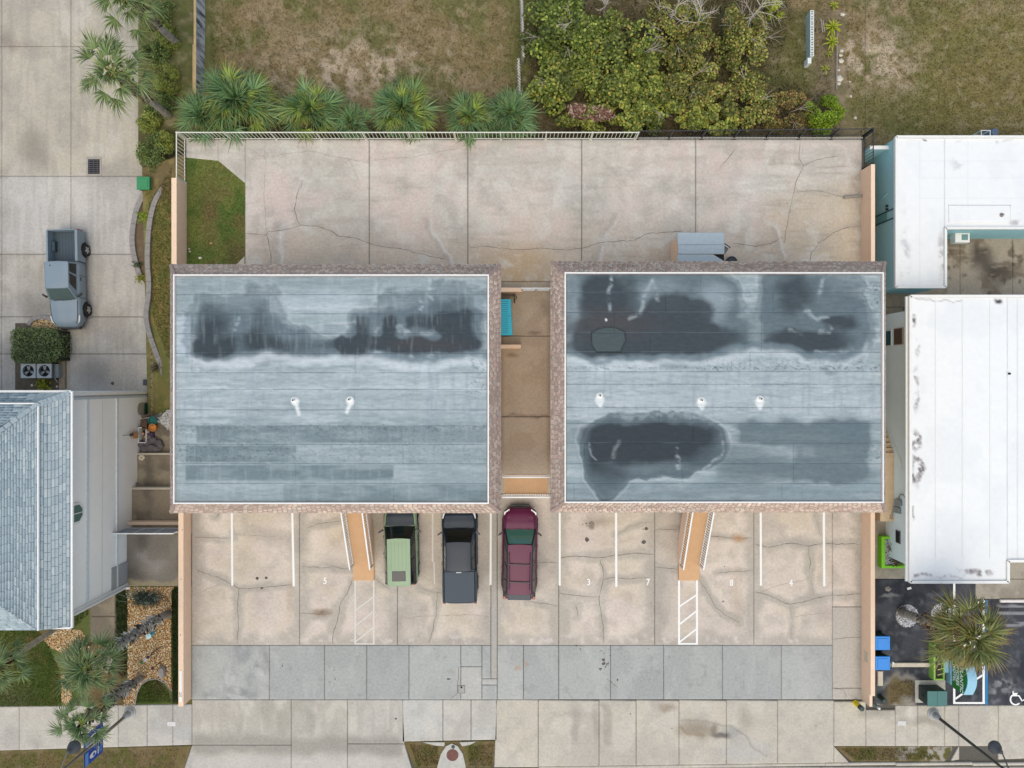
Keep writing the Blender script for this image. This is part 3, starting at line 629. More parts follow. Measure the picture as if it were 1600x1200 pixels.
wall_solid('perimeter_wall',19.46,19.66,5.2,11.9,-2.2,1.2,'tan stucco wall at the right edge of the rear yard, beside the teal house')
def letters_on_wall():
    b = MB(); b.box(-18.10,-17.96,-17.3,-15.6,1.002,1.03); pl = b.build('number_plate', M_white, wl)
    text('house_number','317',(-18.03,-16.9,1.034),(0,0,math.radians(90)),.17,mat('navy_paint',(50,56,90),.5),pl)
    b = MB(); b.box(19.485,19.4985,-15.3,-14.75,.35,.75); b.build('plaque', mat('plaque',(214,196,176),.5), wr)
letters_on_wall()
for i,(x,y) in enumerate(((290,828),(288,905),(287,992))):
    c = P(x-5,y,1.0); b = MB(); b.box(c.x-.02,c.x+.02,c.y-.03,c.y+.03,1.001,1.006); b.build('mildew_spot', M_crack, wl)

# wood block / pipe from right wall
b = MB(); a = P(1319,308,.12); c = P(1346,306,.2); b.tube([a,(c+a)/2,c],[.09,.08,.08],8); b.build('drain_pipe', M_concw, label='grey pipe stub lying against the right rear wall', cat='pipe')

def picket_fence(name, A, B, n, mr, mp, label, base=0.0, hgt=1.1, posts=0, group=None, thick=.028, rail=.05, arms=False):
    A = Vector(A); B = Vector(B); o = empty(name, (A.x,A.y,base), label, 'fence', group); d = (B-A).normalized()
    b = MB(); b.beam((A.x,A.y,base+hgt),(B.x,B.y,base+hgt),rail,rail); b.build('top_rail', mr, o)
    b = MB(); b.beam((A.x,A.y,base+.1),(B.x,B.y,base+.1),rail*.8,rail*.7); b.build('bottom_rail', mr, o)
    pm = MB(); pm.beam((0,0,.12),(0,0,hgt-rail/2),thick,thick,(0,1,0)); me = pm.mesh('picket', mp)
    for i in range(n):
        p = A+(B-A)*((i+.5)/n); q = link('picket', me, o, (p.x-A.x,p.y-A.y,0))
    if posts:
        pm = MB(); w=.07; pm.box(-w/2,w/2,-w/2,w/2,0,hgt+.06,.01); pm.box(-w*.9,w*.9,-w*.9,w*.9,0,.03); me = pm.mesh('post', mr)
        for i in range(posts+1):
            p = A+(B-A)*(i/posts); link('post', me, o, (p.x-A.x,p.y-A.y,0))
    return o
M_fw = mat('white_fence', (228,228,216), .45, .08, 8); M_fb = mat('black_fence', (44,48,50), .45, .1, 8)
YF = 13.66
yf = lambda x: YF+(x-300)/700*.0
picket_fence('white_fence',(-18.15,YF,0),(6.88,YF,0),118,M_fw,M_fw,'long white metal picket fence along the rear yard in front of the fan palms',posts=10)
picket_fence('white_fence',(-18.22,11.2,0),(-18.22,YF,0),12,M_fw,M_fw,'short white fence at the left end of the rear yard, above the curved kerbs',posts=1)
def dark_fence():
    o = picket_fence('black_fence',(6.95,YF+.08,0),(19.6,YF+.2,0),84,M_fb,M_fb,'black metal picket fence in front of the sea grape thicket',thick=.018,rail=.04,posts=7)
    b = MB()
    for i in range(8):
        x = 6.95+12.65*i/7; b.beam((x,YF+.06,.06),(x,YF+.10,.5),.05,.05); b.box(x-.1,x+.1,YF-.04,YF+.16,0,.05)
    b.build('post_foot', M_fb, o, kind='stuff')
    b = MB()
    for i in range(165):
        x = 6.98+12.6*i/165; b.box(x,x+.045,YF+.02,YF+.1,.03,.06)
    b.build('sill_block', mat('pale_sill',(200,198,190),.7), o, kind='stuff')
dark_fence()
picket_fence('black_fence',(19.62,12.0,0),(19.62,13.8,0),10,M_fb,M_fb,'short black fence section at the right rear corner of the yard',thick=.02,posts=1,rail=.045)

# ------------------------------------------------------------------ the two flat roofed apartment buildings
ZE, ZT = 5.36, 6.11
def shingles_side(o, e0, e1, t0, t1, seed, rows=9):
    """mansard slope between eave line e0-e1 and top line t0-t1 covered with small overlapping shingles"""
    e0,e1,t0,t1 = map(Vector,(e0,e1,t0,t1)); nrm = (e1-e0).cross(t0-e0).normalized()
    if nrm.z < 0: nrm = -nrm
    b = MB(); b.hexa([e0-nrm*.12,e1-nrm*.12,t1-nrm*.12,t0-nrm*.12],[e0,e1,t1,t0]); b.build('mansard_board', mat('shingle_board',(188,168,160),.9), o)
    r = np.random.default_rng(seed); V=[];Fc=[];Cc=[]; L=(e1-e0).length
    pal = lin(np.array([(222,198,180),(206,180,164),(196,170,156),(228,206,190),(188,164,150),(214,184,168)]))*KA
    for k in range(rows):
        v0 = k/rows; v1 = min(1,(k+1.12)/rows); n = int(L/.24); off = r.random()*.5
        tone = r.uniform(.9,1.1)
        for i in range(n+1):
            u0 = max(0,(i-off)/n); u1 = min(1,(i+1-off)/n-.004)
            if u1 <= u0: continue
            pt = lambda u,v,hh: (e0*(1-u)+e1*u)*(1-v)+(t0*(1-u)+t1*u)*v+nrm*hh
            j = r.uniform(-.05,.05)/rows
            q = [pt(u0,v0+j,.028),pt(u1,v0+j,.028),pt(u1,v1,.010),pt(u0,v1,.010)]; q2=[pt(u0,v0+j,.004),pt(u1,v0+j,.004)]
            m = len(V); V += [tuple(x) for x in q+q2]; Fc += [(m,m+1,m+2,m+3),(m+4,m+5,m+1,m)]
            lf = .8+.4*float(fbm(np.array([u0*L*3+seed*9]),np.array([k*2.0]),9,3,seed)[0])
            c = pal[r.integers(6)]*tone*lf*1.12
            if r.random()<.035: c = lin((214,204,194))*KA
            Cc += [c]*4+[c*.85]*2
    npmesh('mansard_shingles',V,Fc,SHING,np.array(Cc),o,kind='stuff')
def paint_roofL(x,y):
    b = np.ones(x.shape+(3,))*col((157,171,175)); wx,wy = warp(x,y,7,26); sx = fbm(x,y,120,4,6,7)
    b = mix(b,(146,160,167), sst(.42,.62,sx)*.8); b = mix(b,(186,196,201), sst(.52,.68,fbm(x,y,80,4,16,9))*.7)
    b = mix(b,(140,154,160), rect(wx,wy,272,765,430,475,12)*.6); b = mix(b,(148,162,167), sst(655,680,wy)*.55); b = mix(b,(186,195,201), rect(wx,wy,270,765,575,650,8)*.35)
    for x0,x1,y0,y1,a in ((307,630,666,692,1.),(630,760,666,692,.7),(290,462,696,722,1.1),(290,615,727,750,1.2),(443,762,757,784,1.1),(300,330,440,470,.3)):
        b = mix(b,(122,137,143), rect(x,y,x0,x1,y0,y1,1)*a*(.45+.55*sst(.3,.6,fbm(x,y,50,3,26,10))))
    b = mix(b,(186,198,206), rect(wx,wy,410,560,455,492,12)*.55); b = mix(b,(184,197,208), rect(x,y,275,298,495,556,1)*.9); b = mix(b,(176,190,200), rect(x,y,741,762,460,489,1)*.7)
    b = mix(b,(124,139,146), sst(.45,.85,fbm(x,y,34,5,81,3))*.5)
    # ponding stains
    nz = (fbm(x,y,22,4,72,14)-.5)
    m = (ell(wx,wy,332,518,40,52,.8)+ell(wx,wy,405,495,34,46,1)*.8+rect(wx,wy,318,480,512,556,12)*.9+ell(wx,wy,430,540,60,26,.9)*.8+rect(wx,wy,545,756,486,562,11)+ell(wx,wy,700,478,56,34,.9)*.8+ell(wx,wy,560,545,60,16,.7)+ell(wx,wy,610,490,30,34,1)*.5+ell(wx,wy,475,545,60,12,1)*.6).clip(0,1.2)
    b = mix(b,(94,109,118), sst(.05,1.0,m+nz*.5)*.9)
    core = (ell(wx,wy,330,522,24,40,1.0)+rect(wx,wy,304,364,532,556,6)*.8+ell(wx,wy,418,538,56,14,1.0)*.85+ell(wx,wy,404,505,16,30,1.1)*.5+rect(wx,wy,525,752,530,552,7)*1.1+ell(wx,wy,590,541,78,13,.5)+rect(wx,wy,556,575,492,530,5)*.8+rect(wx,wy,596,622,490,535,7)+rect(wx,wy,630,690,492,516,8)*.8+rect(wx,wy,686,742,488,545,8)+ell(wx,wy,706,478,30,20,1)*.5).clip(0,1)
    b = mix(b,(58,66,72), sst(.1,.95,core+nz*.3)*.9)
    rg = sst(.05,1.0,m+nz*.5); b = mix(b,(72,84,92), np.exp(-((rg-.30)/.09)**2)*.25); b = mix(b,(196,206,212), np.exp(-((rg-.10)/.05)**2)*.22)
    b = mix(b,(84,76,76), ell(wx,wy,665,538,60,10,.8)*.35)
    tide = [(300,556),(320,566),(350,569),(378,562),(410,556),(440,556),(480,560),(520,562),(545,560),(580,560),(606,566),(640,572),(660,573),(690,568),(720,563),(742,562),(758,566)]
    b = mix(b,(120,136,145), stroke(wx,wy-0,[(p[0],p[1]-9) for p in tide[9:]],4.5,4)*.8); b = mix(b,(206,215,222), stroke(x,wy,[(q[0],q[1]+3) for q in tide],3.4,9)*.7)
    b = mix(b,(112,126,134), stroke(wx,wy,[(p[0],p[1]-7) for p in tide[:6]],3,3)*.5)
    for p,w in (([(372,490),(370,505),(366,517)],2),([(548,502),(556,502)],1.5),([(622,508),(630,516),(640,520)],2.2),([(660,523),(670,522),(680,512)],2.4),([(590,512),(584,518)],1.8),([(636,553),(643,560)],1.5),([(668,562),(676,556)],1.6),([(580,556),(588,551),(596,554)],1.4),([(673,435),(672,458),(678,466)],2),([(655,486),(660,480),(656,466)],2),([(590,440),(590,470)],1.6),([(505,500),(503,520)],3)):
        b = mix(b,(184,196,203), stroke(wx,wy,p,w*.5,4.5)*.5*sst(.25,.7,fbm(x,y,9,3,201,5)))
    # mildew specks along the lower ridge, drips and seams
    b = mix(b,(82,94,102), sst(.48,.85,fbm(x,y,3.2,3,41,2.2))*sst(10,0,np.abs(y-668+(fbm(x,y,40,2,4)-.5)*5))*.75)
    b = mix(b,(90,102,110), sst(.5,.9,fbm(x,y,3.2,3,61,2.2))*(rect(x,y,272,765,665,722,3)*.5+rect(x,y,730,765,560,620,8)*.8+rect(x,y,272,470,690,722,3)*.4))
    b = mix(b,(148,160,172), sst(.45,.85,fbm(x,y,5,3,7,40))*rect(wx,wy,272,765,570,660,8)*.5); b = mix(b,(190,202,208), sst(.5,.9,fbm(x,y,4,3,17,30))*.15);
    for yy in ROWS_L: b = mix(b,(112,126,134), stroke(x,y,[(272,yy),(765,yy)],.3,.8)*(.08+.35*sst(.4,.6,fbm(x,y,40,2,yy))))
    b = mix(b,(196,208,214), stroke(x,wy,[(272,608),(765,607)],1.4,2)*.5)
    for cx,cy,tx,ty in ((461,626,467,647),(547,626,542,644)):
        b = mix(b,(140,154,164), ell(wx,wy,cx+1,cy+6,12,18,.8)*.35); b = mix(b,(226,230,232), (ell(x,y,cx,cy+1,6.5,6.5,.25)+stroke(x,y,[(cx+1,cy+3),(tx,ty)],2.6,2.4)).clip(0,1)*.95)
    return b
ROWS_L = [430,460,490,521,552,582,608,640,665,694,724,755,786]
def paint_roofR(x,y):
    b = np.ones(x.shape+(3,))*col((159,173,177)); wx,wy = warp(x,y,8,28); wx2,wy2 = warp(x,y,16,40,15)
    b = mix(b,(144,158,165), sst(.42,.62,fbm(x,y,120,4,9,8))*.8); b = mix(b,(188,197,202), sst(.52,.68,fbm(x,y,80,4,19,9))*.7)
    b = mix(b,(132,148,157), sst(735,770,wy)*.55); b = mix(b,(186,195,200), rect(wx,wy,884,1380,572,652,10)*.5)
    b = mix(b,(124,139,146), sst(.45,.85,fbm(x,y,34,5,81,3))*.5)
    top = (rect(wx2,wy2,900,1150,428,556,16)*.75+rect(wx2,wy2,1190,1345,428,556,14)*.7+ell(wx2,wy2,955,480,80,60,.6,3)+ell(wx2,wy2,1060,500,90,66,.6)+ell(wx2,wy2,1060,450,46,30,.9)*.9+ell(wx2,wy2,1100,525,70,28,.5)+ell(wx2,wy2,1235,480,48,60,.7)+ell(wx2,wy2,1295,520,68,44,.6)+ell(wx,wy,1040,545,150,12,.6)).clip(0,1)
    nz = (fbm(x,y,24,4,74,15)-.5); rg = sst(.05,1.0,top+nz*.5); b = mix(b,(90,105,113), rg*.9); b = mix(b,(70,82,90), np.exp(-((rg-.35)/.09)**2)*.25); b = mix(b,(196,206,212), np.exp(-((rg-.12)/.05)**2)*.25)
    b = mix(b,(162,176,184), (ell(wx2,wy2,1040,465,30,20,1)*.6+ell(wx,wy,898,500,12,60,1)*.5+ell(wx2,wy2,1115,470,22,26,.8)*.7+ell(wx,wy,1060,560,0.1,0.1,.1)).clip(0,1)*.8)
    core = (ell(wx2,wy2,955,525,66,26,.6,3)+ell(wx,wy,1075,530,85,20,.5)+ell(wx2,wy2,1060,495,46,36,.6)+ell(wx,wy,1240,462,30,36,.7)*.85+ell(wx,wy,1262,532,68,16,.4,3)+ell(wx,wy,1310,503,30,12,.5)*.9+ell(wx2,wy,940,460,26,26,.9)*.7).clip(0,1)
    core = (core+rect(wx,wy,905,1000,432,555,14)*.7+rect(wx,wy,1010,1110,470,552,16)*.7).clip(0,1); b = mix(b,(60,67,73), sst(.12,.95,core+nz*.35)*.88)
    b = mix(b,(86,78,76), (ell(wx,wy,960,505,60,22,.8))*.4)
    tide = [(885,556),(905,560),(925,568),(942,573),(960,567),(985,562),(1020,565),(1060,561),(1090,562),(1120,560),(1150,552),(1175,546),(1205,548),(1240,554),(1270,561),(1310,565),(1335,562),(1352,548),(1356,535)]
    b = mix(b,(118,134,143), stroke(wx,wy,[(p[0],p[1]-6) for p in tide],4,4)*.75); b = mix(b,(200,209,215), stroke(x,wy+1,[(p[0],p[1]+5) for p in tide],2.6,7)*.6)
    b = mix(b,(110,124,132), stroke(wx,wy,[(1349,490),(1356,520),(1354,545)],5,4)*.6)
    low = (ell(wx,wy,1022,692,110,46,.3,2.6)+rect(wx,wy,925,1080,700,748,8)*.8+ell(wx2,wy2,945,730,30,44,.6)).clip(0,1); rg = sst(.1,.75,low); b = mix(b,(92,107,115), rg*.95); b = mix(b,(64,76,84), np.exp(-((rg-.6)/.1)**2)*.5); b = mix(b,(200,209,214), np.exp(-((rg-.2)/.08)**2)*.45)
    b = mix(b,(54,60,66), (ell(wx,wy,1018,680,98,17,.35,2.8)+ell(wx,wy,1015,695,94,32,.8,2.6)*.55+ell(wx2,wy,948,715,24,34,.8)+ell(wx2,wy2,1035,705,60,26,.8)*.8).clip(0,1)*.9)
    b = mix(b,(138,152,160), (ell(wx,wy,1020,730,60,8,.9)).clip(0,1)*.35)
    b = mix(b,(96,111,118), (rect(wx,wy,1150,1358,658,692,7)*1.0+rect(wx,wy,1240,1358,690,752,9)*.8+rect(wx,wy,1120,1240,692,752,16)*.55+ell(wx,wy,1320,690,42,38,.6)*.6+ell(wx,wy,1300,737,66,16,.5,3)*.8+ell(wx,wy,1180,735,60,22,.9)*.5+ell(wx,wy,1110,768,200,10,.9)*.4).clip(0,1)*.85)
    b = mix(b,(96,112,122), (ell(wx,wy,1330,676,24,14,.9)+ell(wx,wy,1200,665,30,10,1)*.6).clip(0,1)*.5)
    b = mix(b,(204,213,218), (stroke(wx,wy,[(920,655),(950,648),(1000,651),(1060,649),(1095,652),(1128,664),(1150,672)],3,4)*.5+stroke(wx,wy,[(1131,690),(1124,712),(1105,726),(1090,736)],1.2,2.4)*.7+stroke(wx,wy,[(1058,697),(1061,716),(1062,733)],1.6,1.6)*.8+stroke(wx,wy,[(970,686),(963,700),(960,715)],2,3)*.5+stroke(wx,wy,[(918,690),(925,708),(932,716)],1,1.5)*.6).clip(0,1)*.5*sst(.25,.7,fbm(x,y,9,3,202,5)))
    for p,w in (([(958,436),(954,452),(953,482)],1.6),([(955,432),(958,444)],3),([(1018,441),(1008,460),(1004,490),(985,500)],2.2),([(1020,440),(1030,470)],1.6),([(1285,436),(1280,450),(1276,462)],3.4),([(1290,432),(1300,425)],4),([(1234,520),(1252,520)],1.6),([(1276,518),(1295,521),(1298,515)],2),([(1262,490),(1275,503),(1290,496)],2.5),([(1130,468),(1145,471)],1.5),([(1130,500),(1165,510),(1190,525),(1230,530)],0),([(1275,549),(1310,552),(1335,546)],1.2)):
        if w: b = mix(b,(182,194,201), stroke(wx,wy,p,w*.5,4.5)*.5*sst(.25,.7,fbm(x,y,9,3,201,5)))
    b = mix(b,(84,96,104), sst(.48,.85,fbm(x,y,3.2,3,41,2.2))*(sst(5,0,np.abs(y-575))+sst(5,0,np.abs(y-601))*.5+sst(4,0,np.abs(y-637))*.5+rect(x,y,1345,1378,440,485,5)+rect(x,y,1345,1378,690,720,5)+rect(x,y,1100,1378,560,580,5)*.6)*.8)
    b = mix(b,(150,162,172), sst(.45,.85,fbm(x,y,5,3,7,40))*rect(wx,wy,884,1380,565,655,8)*.5);
    for yy in ROWS_R: b = mix(b,(104,118,126), stroke(x,y,[(880,yy),(1385,yy)],.3,.8)*(.08+.35*sst(.4,.6,fbm(x,y,40,2,yy))))
    # octagonal replaced patch
    pts = [(924,520),(936,513),(948,510.5),(962,512),(976,518),(978,532),(973,541),(970,550),(932,550),(925,540)]
    inside = inpoly(x,y,pts).astype(float); b = mix(b,(78,90,92), inside*.95); b = mix(b,(36,42,44), stroke(x,y,pts+[pts[0]],.5,1)*.9)
    b = mix(b,(214,220,222), ell(x,y,947,500,1.5,2.2,.3))
    for cx,cy,ty in ((937,622,634),(1096,626,638),(1187,625,638)): b = mix(b,(224,229,231), (ell(x,y,cx,cy+3,7,8,.35)+stroke(x,y,[(cx,cy+4),(cx+1,ty)],3,2)).clip(0,1)*.9)
    return b
ROWS_R = [427,457,488,520,550,580,600,636,661,692,724,755,785]
def apartments(label, ex, ix, ey, iy, rows, paint, joints, vents, seed):
    """ex,ey: eave rectangle in photo pixels; ix,iy: inner top rectangle"""
    e = [P(ex[0],ey[1],ZE),P(ex[1],ey[1],ZE),P(ex[1],ey[0],ZE),P(ex[0],ey[0],ZE)]
    t = [P(ix[0],iy[1],ZT),P(ix[1],iy[1],ZT),P(ix[1],iy[0],ZT),P(ix[0],iy[0],ZT)]
    o = empty('apartment_building', ((e[0].x+e[1].x)/2,0,0), label, 'building')
    x0,x1 = e[0].x+.75, e[1].x-.75; yb, yfw = 5.1, -4.7
    b = MB(); b.box(x0,x1,yfw,yb,0,5.2); b.build('wall', M_tan, o)
    b = MB(); b.box(e[0].x+.1,e[1].x-.1,e[0].y+.1,e[2].y-.1,5.15,5.3); b.build('soffit', M_white, o)
    b = MB()
    for a,c in ((0,1),(1,2),(2,3),(3,0)):
        b.beam(e[a]+Vector((0,0,-.1)),e[c]+Vector((0,0,-.1)),.05,.2)
    b.build('fascia', mat('fascia',(214,200,188),.6), o)
    b = MB(); b.box(t[0].x+.1,t[1].x-.1,t[0].y+.1,t[2].y-.1,5.3,ZT-.1); b.build('roof_deck', M_dark, o)
    for k,(a,c) in enumerate(((0,1),(1,2),(2,3),(3,0))): shingles_side(o,e[a],e[c],t[a],t[c],seed+k)
    for k in range(4):   # hip caps
        d = t[k]-e[k]; n = 8; me = None
        for i in range(n):
            p = e[k]+d*(i/n)+Vector((0,0,.03)); q = e[k]+d*((i+1.1)/n)+Vector((0,0,.03)); b = MB(); b.beam(p,q,.16,.03); b.build('hip_cap', mat('hip_cap',(170,148,140),.9,.2,10,.3), o)
    for k,(a,c) in enumerate(((0,1),(1,2),(2,3),(3,0))):
        b = MB(); d = (t[c]-t[a]).normalized()*.03; b.beam(t[a]+Vector((0,0,.03))-d,t[c]+Vector((0,0,.03))-d,.06,.08); b.build('drip_edge', M_whitem, o)
    zr = ZT-.04
    for i,(ya,yc) in enumerate(zip(rows[:-1],rows[1:])):
        js = [ix[0]+2]+[j for j in joints[i] if 1]+[ix[1]-2]
        for xa,xc in zip(js[:-1],js[1:]):
            slab('roofing_sheet',(xa,max(ya,iy[0]+2),xc,min(yc+.0,iy[1]-2)),zr,paint,ROOFM,o,thick=.04,res=1.7,inset=0,relief=.012)
    for x,y in vents:
        p = P(x,y,zr); q = empty('roof_vent',parent=o); b = MB(); b.lathe(p.x,p.y,[(.16,zr),(.15,zr+.02),(.06,zr+.06),(.05,zr+.28)],14); b.build('flange', M_white, q)
        b = MB(); b.lathe(p.x,p.y,[(.04,zr+.281),(.04,zr+.285),(.0,zr+.285)],12); b.build('pipe_mouth', M_dark, q)
    # walkway, posts, doors and windows of both floors
    b = MB(); b.box(x0-.3,x1+.3,-5.78,-4.702,2.5,2.7); b.build('balcony_deck', M_tan_deck, o)
    b = MB(); b.box(x0+.2,x1-.2,5.102,5.14,2.6,2.75); b.build('belt_course', M_tan_cap, o)
    n = 5
    for i in range(n+1):
        x = x0+.2+(x1-x0-.4)*i/n; b = MB(); b.box(x-.07,x+.07,-5.76,-5.62,0,2.498); b.box(x-.06,x+.06,-5.75,-5.63,2.702,5.14); b.build('post', M_white, o)
    for fl in (0,2.7):
        for i in range(4):
            cx = x0+1.6+(x1-x0-3.2)*i/3; d = empty('door',parent=o)
            b = MB(); b.box(cx-.5,cx+.5,-4.74,-4.701,fl,fl+2.12); b.build('door_frame', M_white, d)
            b = MB(); b.box(cx-.43,cx+.43,-4.77,-4.741,fl+.02,fl+2.05,.0); b.build('door_leaf', mat('door_blue',(120,150,160),.5), d)
            w = empty('window',parent=o); wx = cx+(1.5 if i<2 else -1.5)
            for yy,s in ((-4.701,-1),(5.101,1)):
                b = MB(); b.box(wx-.8,wx+.8,yy,yy+s*.05,fl+.9,fl+2.1); b.build('frame', M_white, w)
                b = MB(); b.box(wx-.74,wx-.02,yy+s*.052,yy+s*.06,fl+.96,fl+2.04); b.box(wx+.02,wx+.74,yy+s*.052,yy+s*.06,fl+.96,fl+2.04); b.build('pane', M_glass, w, kind='stuff')
    if True:
        r = random.Random(seed); picks = [(x0+.1,x1-.1)]
        b = MB(); b.beam((x0-.2,-5.7,3.68),(x1+.2,-5.7,3.68),.06,.05); b.beam((x0-.2,-5.7,2.82),(x1+.2,-5.7,2.82),.04,.04); b.build('balcony_rail', M_whitem, o)
        b = MB(); k = int((x1-x0)/.13)
        for i in range(k+1):
            x = x0-.15+(x1-x0+.3)*i/k; b.box(x-.01,x+.01,-5.71,-5.69,2.84,3.66)
        b.build('balusters', M_whitem, o, kind='stuff')
    return o
rr = random.Random(5)
JL = [[592],[420,592],[300,592,740],[575,720],[300,555],[],[554],[],[],[307,630],[462],[615],[443]]
JR = [[1095],[1040,1208],[960,1190],[1016,1190],[1172],[],[],[1030],[1083],[913,1240],[1066,1240],[897,1222],[1050]]
apL = apartments('left flat roofed apartment building with weathered grey roof and two white roof vents',(266.5,782),(272.5,763),(413.5,801),(430,786),ROWS_L,paint_roofL,JL,((460,625),(547,624)),100)
apR = apartments('right flat roofed apartment building with weathered grey roof and a dark octagonal roof patch',(861,1383),(883,1379),(409,800),(426.5,784.5),ROWS_R,paint_roofR,JR,((937,618),(1095,625),(1187,623)),200)

# bridge deck joining the two upper walkways
def bridge():
    o = empty('walkway_bridge',(.7,-5.25,2.7),'tan walkway bridge with white railings between the two apartment buildings','walkway')
    b = MB(); b.box(-.4,1.85,-5.78,-4.72,2.5,2.7); b.build('deck', M_tan_deck, o)
    for i in range(9):
        x = -.4+2.25*i/9; b = MB(); b.box(x+.004,x+.246,-5.74,-4.76,2.701,2.722); b.build('deck_plank', M_tan_deck, o)
    for y in (-4.74,-5.76):
        b = MB(); b.beam((-.5,y,3.66),(1.95,y,3.66),.07,.05); b.build('top_rail', M_whitem, o)
        b = MB(); b.beam((-.5,y,2.8),(1.95,y,2.8),.04,.04); b.build('bottom_rail', M_whitem, o)
        me = MB().box(-.012,.012,-.012,.012,.12,.94).mesh('baluster', M_whitem)
        for i in range(20): link('baluster', me, o, (-.45+2.35*i/19-.7, y+5.25, 0))
bridge()
# outside stairs
def stairs(x0,x1,label):
    yb, yt = -10.02, -5.8; n = 15; z0,z1 = .16, 2.7; xm=(x0+x1)/2
    o = empty('outdoor_stair',(xm,-8.3,0),label,'staircase')
    b = MB(); b.box(x0,x1,-10.92,yb-.002,0,.17,.01); b.build('bottom_landing', M_tan_deck, o)
    for i in range(n):
        ya = yb+(yt-yb)*i/n; yc = yb+(yt-yb)*(i+1)/n; z = z0+(z1-z0)*(i+1)/n
        b = MB(); b.box(x0+.05,x1-.05,ya-.03,yc,z-.05,z,.006); b.build('step', M_tan_deck, o)
    for xs in (x0,x1-.06):   # side stringers (walls) under the flight
        b = MB(); pr = [(yb,0),(yb,z0+.02),(yt,z1+.02),(yt,z1-.9),(yb+1.3,0)]
        m = len(pr); V = [(xs,y,z) for y,z in pr]+[(xs+.06,y,z) for y,z in pr]
        b.add(V,[tuple(range(m)),tuple(range(m,2*m))[::-1]]+[(i,m+i,m+(i+1)%m,(i+1)%m) for i in range(m)]); b.build('stringer', M_tan, o)
    sl = lambda y,dz: z0+(z1-z0)*(y-yb)/(yt-yb)+dz
    for xs in (x0+.03,x1-.03):
        r = empty('railing',parent=o); ya,yc = yb-.0,yt+.2
        b = MB(); b.beam((xs,ya-.05,sl(ya,.98)),(xs,yc,sl(yc,.98)),.075,.05); b.build('top_rail', M_whitem, r)
        b = MB(); b.beam((xs,ya,sl(ya,.14)),(xs,yc,sl(yc,.14)),.05,.04); b.build('bottom_rail', M_whitem, r)
        me = MB().box(-.012,.012,-.012,.012,.14,.96).mesh('baluster', mat('grey_baluster',(120,118,120),.5))
        for i in range(30):
            y = ya+(yc-ya)*(i+.5)/30; link('baluster', me, r, (xs-xm, y+8.3, sl(y,0)))
        b = MB(); b.box(xs-.03,xs+.03,ya-.06,ya,0.17,sl(ya,1.0)); b.build('newel', M_whitem, r)
stairs(-8.83,-7.68,'tan outdoor stair with white railings climbing under the left building'); stairs(9.27,10.42,'tan outdoor stair with white railings climbing under the right building')

# gap between the buildings
def alley_things():
    p0,p1 = P(783,449,.9),P(816,457,.9)
    b = MB(); b.box(-1.4,P(815,0,.9).x,P(0,456,.9).y,P(0,449.5,.9).y,0,.95,.01); b.build('wing_wall', M_tan_cap, label='short tan wall beside the white gate in the alley', cat='wall')
    b = MB(); b.box(-1.4,P(814,0,.9).x,P(0,544.5,.9).y,P(0,538.5,.9).y,0,.95,.01); b.build('wing_wall', M_tan_cap, label='short tan wall south of the turquoise storage bin', cat='wall')
    o = empty('white_gate',(P(837,0,.5).x,5.0,0),'white metal gate across the alley between the buildings','gate')
    x0,x1 = P(815.5,0,.8).x,P(860,0,.8).x; y = P(0,450,1).y
    for z in (1.05,.6,.15):
        b = MB(); b.beam((x0,y-.02,z),(x1,y-.02,z),.06,.07); b.build('rail', M_whitem, o)
    for i in range(3):
        x = x0+(x1-x0)*i/2; b = MB(); b.box(x-.04,x+.04,y-.06,y+.02,0,1.1); b.build('gate_post', M_white, o)
    b = MB()
    for i in range(12):
        x = x0+(x1-x0)*(i+.5)/12; b.box(x-.01,x+.01,y-.03,y-.01,.15,1.05)
    b.build('gate_bars', M_whitem, o, kind='stuff')
    # turquoise deck box
    h=.62; o = empty('storage_bin',P(790,496,0),'turquoise ribbed storage bin half under the left eave','storage box'); T = mat('turquoise_plastic',(10,200,232),.4,.05,6); T2 = mat('turquoise_dark',(16,120,140),.5,.05,6)
    a = P(776,467,h); c = P(800.5,524,h)
    b = MB(); b.hexa([(a.x,c.y+.03,0),(c.x-.05,c.y+.03,0),(c.x-.12,a.y-.04,0),(a.x,a.y-.04,0)],[(a.x,c.y+.03,h-.08),(c.x-.03,c.y+.03,h-.08),(c.x-.1,a.y-.04,h-.08),(a.x,a.y-.04,h-.08)]); b.build('bin_body', T2, o)
    b = MB(); b.hexa([(a.x,c.y,h-.078),(c.x+.02,c.y,h-.078),(c.x-.08,a.y,h-.078),(a.x,a.y,h-.078)],[(a.x,c.y+.02,h),(c.x,c.y+.02,h),(c.x-.1,a.y-.02,h),(a.x,a.y-.02,h)]); b.build('lid', T, o)
    for i in range(16):
        y = c.y+.16+(a.y-c.y-.3)*i/15; b = MB(); b.box(a.x,c.x-(.22 if i!=8 else .08),y-.014,y+.014,h+.001,h+.006); b.build('lid_groove', T2, o)
    o = empty('shelf_rack',P(790,466,0),'dark wooden shelf rack with a green handle behind the turquoise bin','rack'); W = mat('dark_wood',(82,70,58),.8,.2,12)
    for x,y in ((780,461),(804,461),(780,471),(804,471)):
        p = P(x,y,.5); b = MB(); b.box(p.x-.03,p.x+.03,p.y-.03,p.y+.03,0,.8); b.build('upright', W, o)
    for z in (.3,.8):
        a = P(780,460,z); c = P(805,462,z); b = MB(); b.box(a.x,c.x,c.y-.03,a.y,z-.03,z+.0); b.build('shelf_edge', W, o)
        a = P(803,460,z); c = P(805,472,z); b = MB(); b.box(a.x,c.x,c.y,a.y-.07,z-.03,z); b.build('shelf_edge', W, o)
    b = MB(); a=P(806,462,.4); b.tube([a,a+Vector((.05,-.12,.2)),a+Vector((.0,-.22,.05))],.025,6); b.build('green_handle', mat('green_plastic',(70,150,90),.5), o)
alley_things()

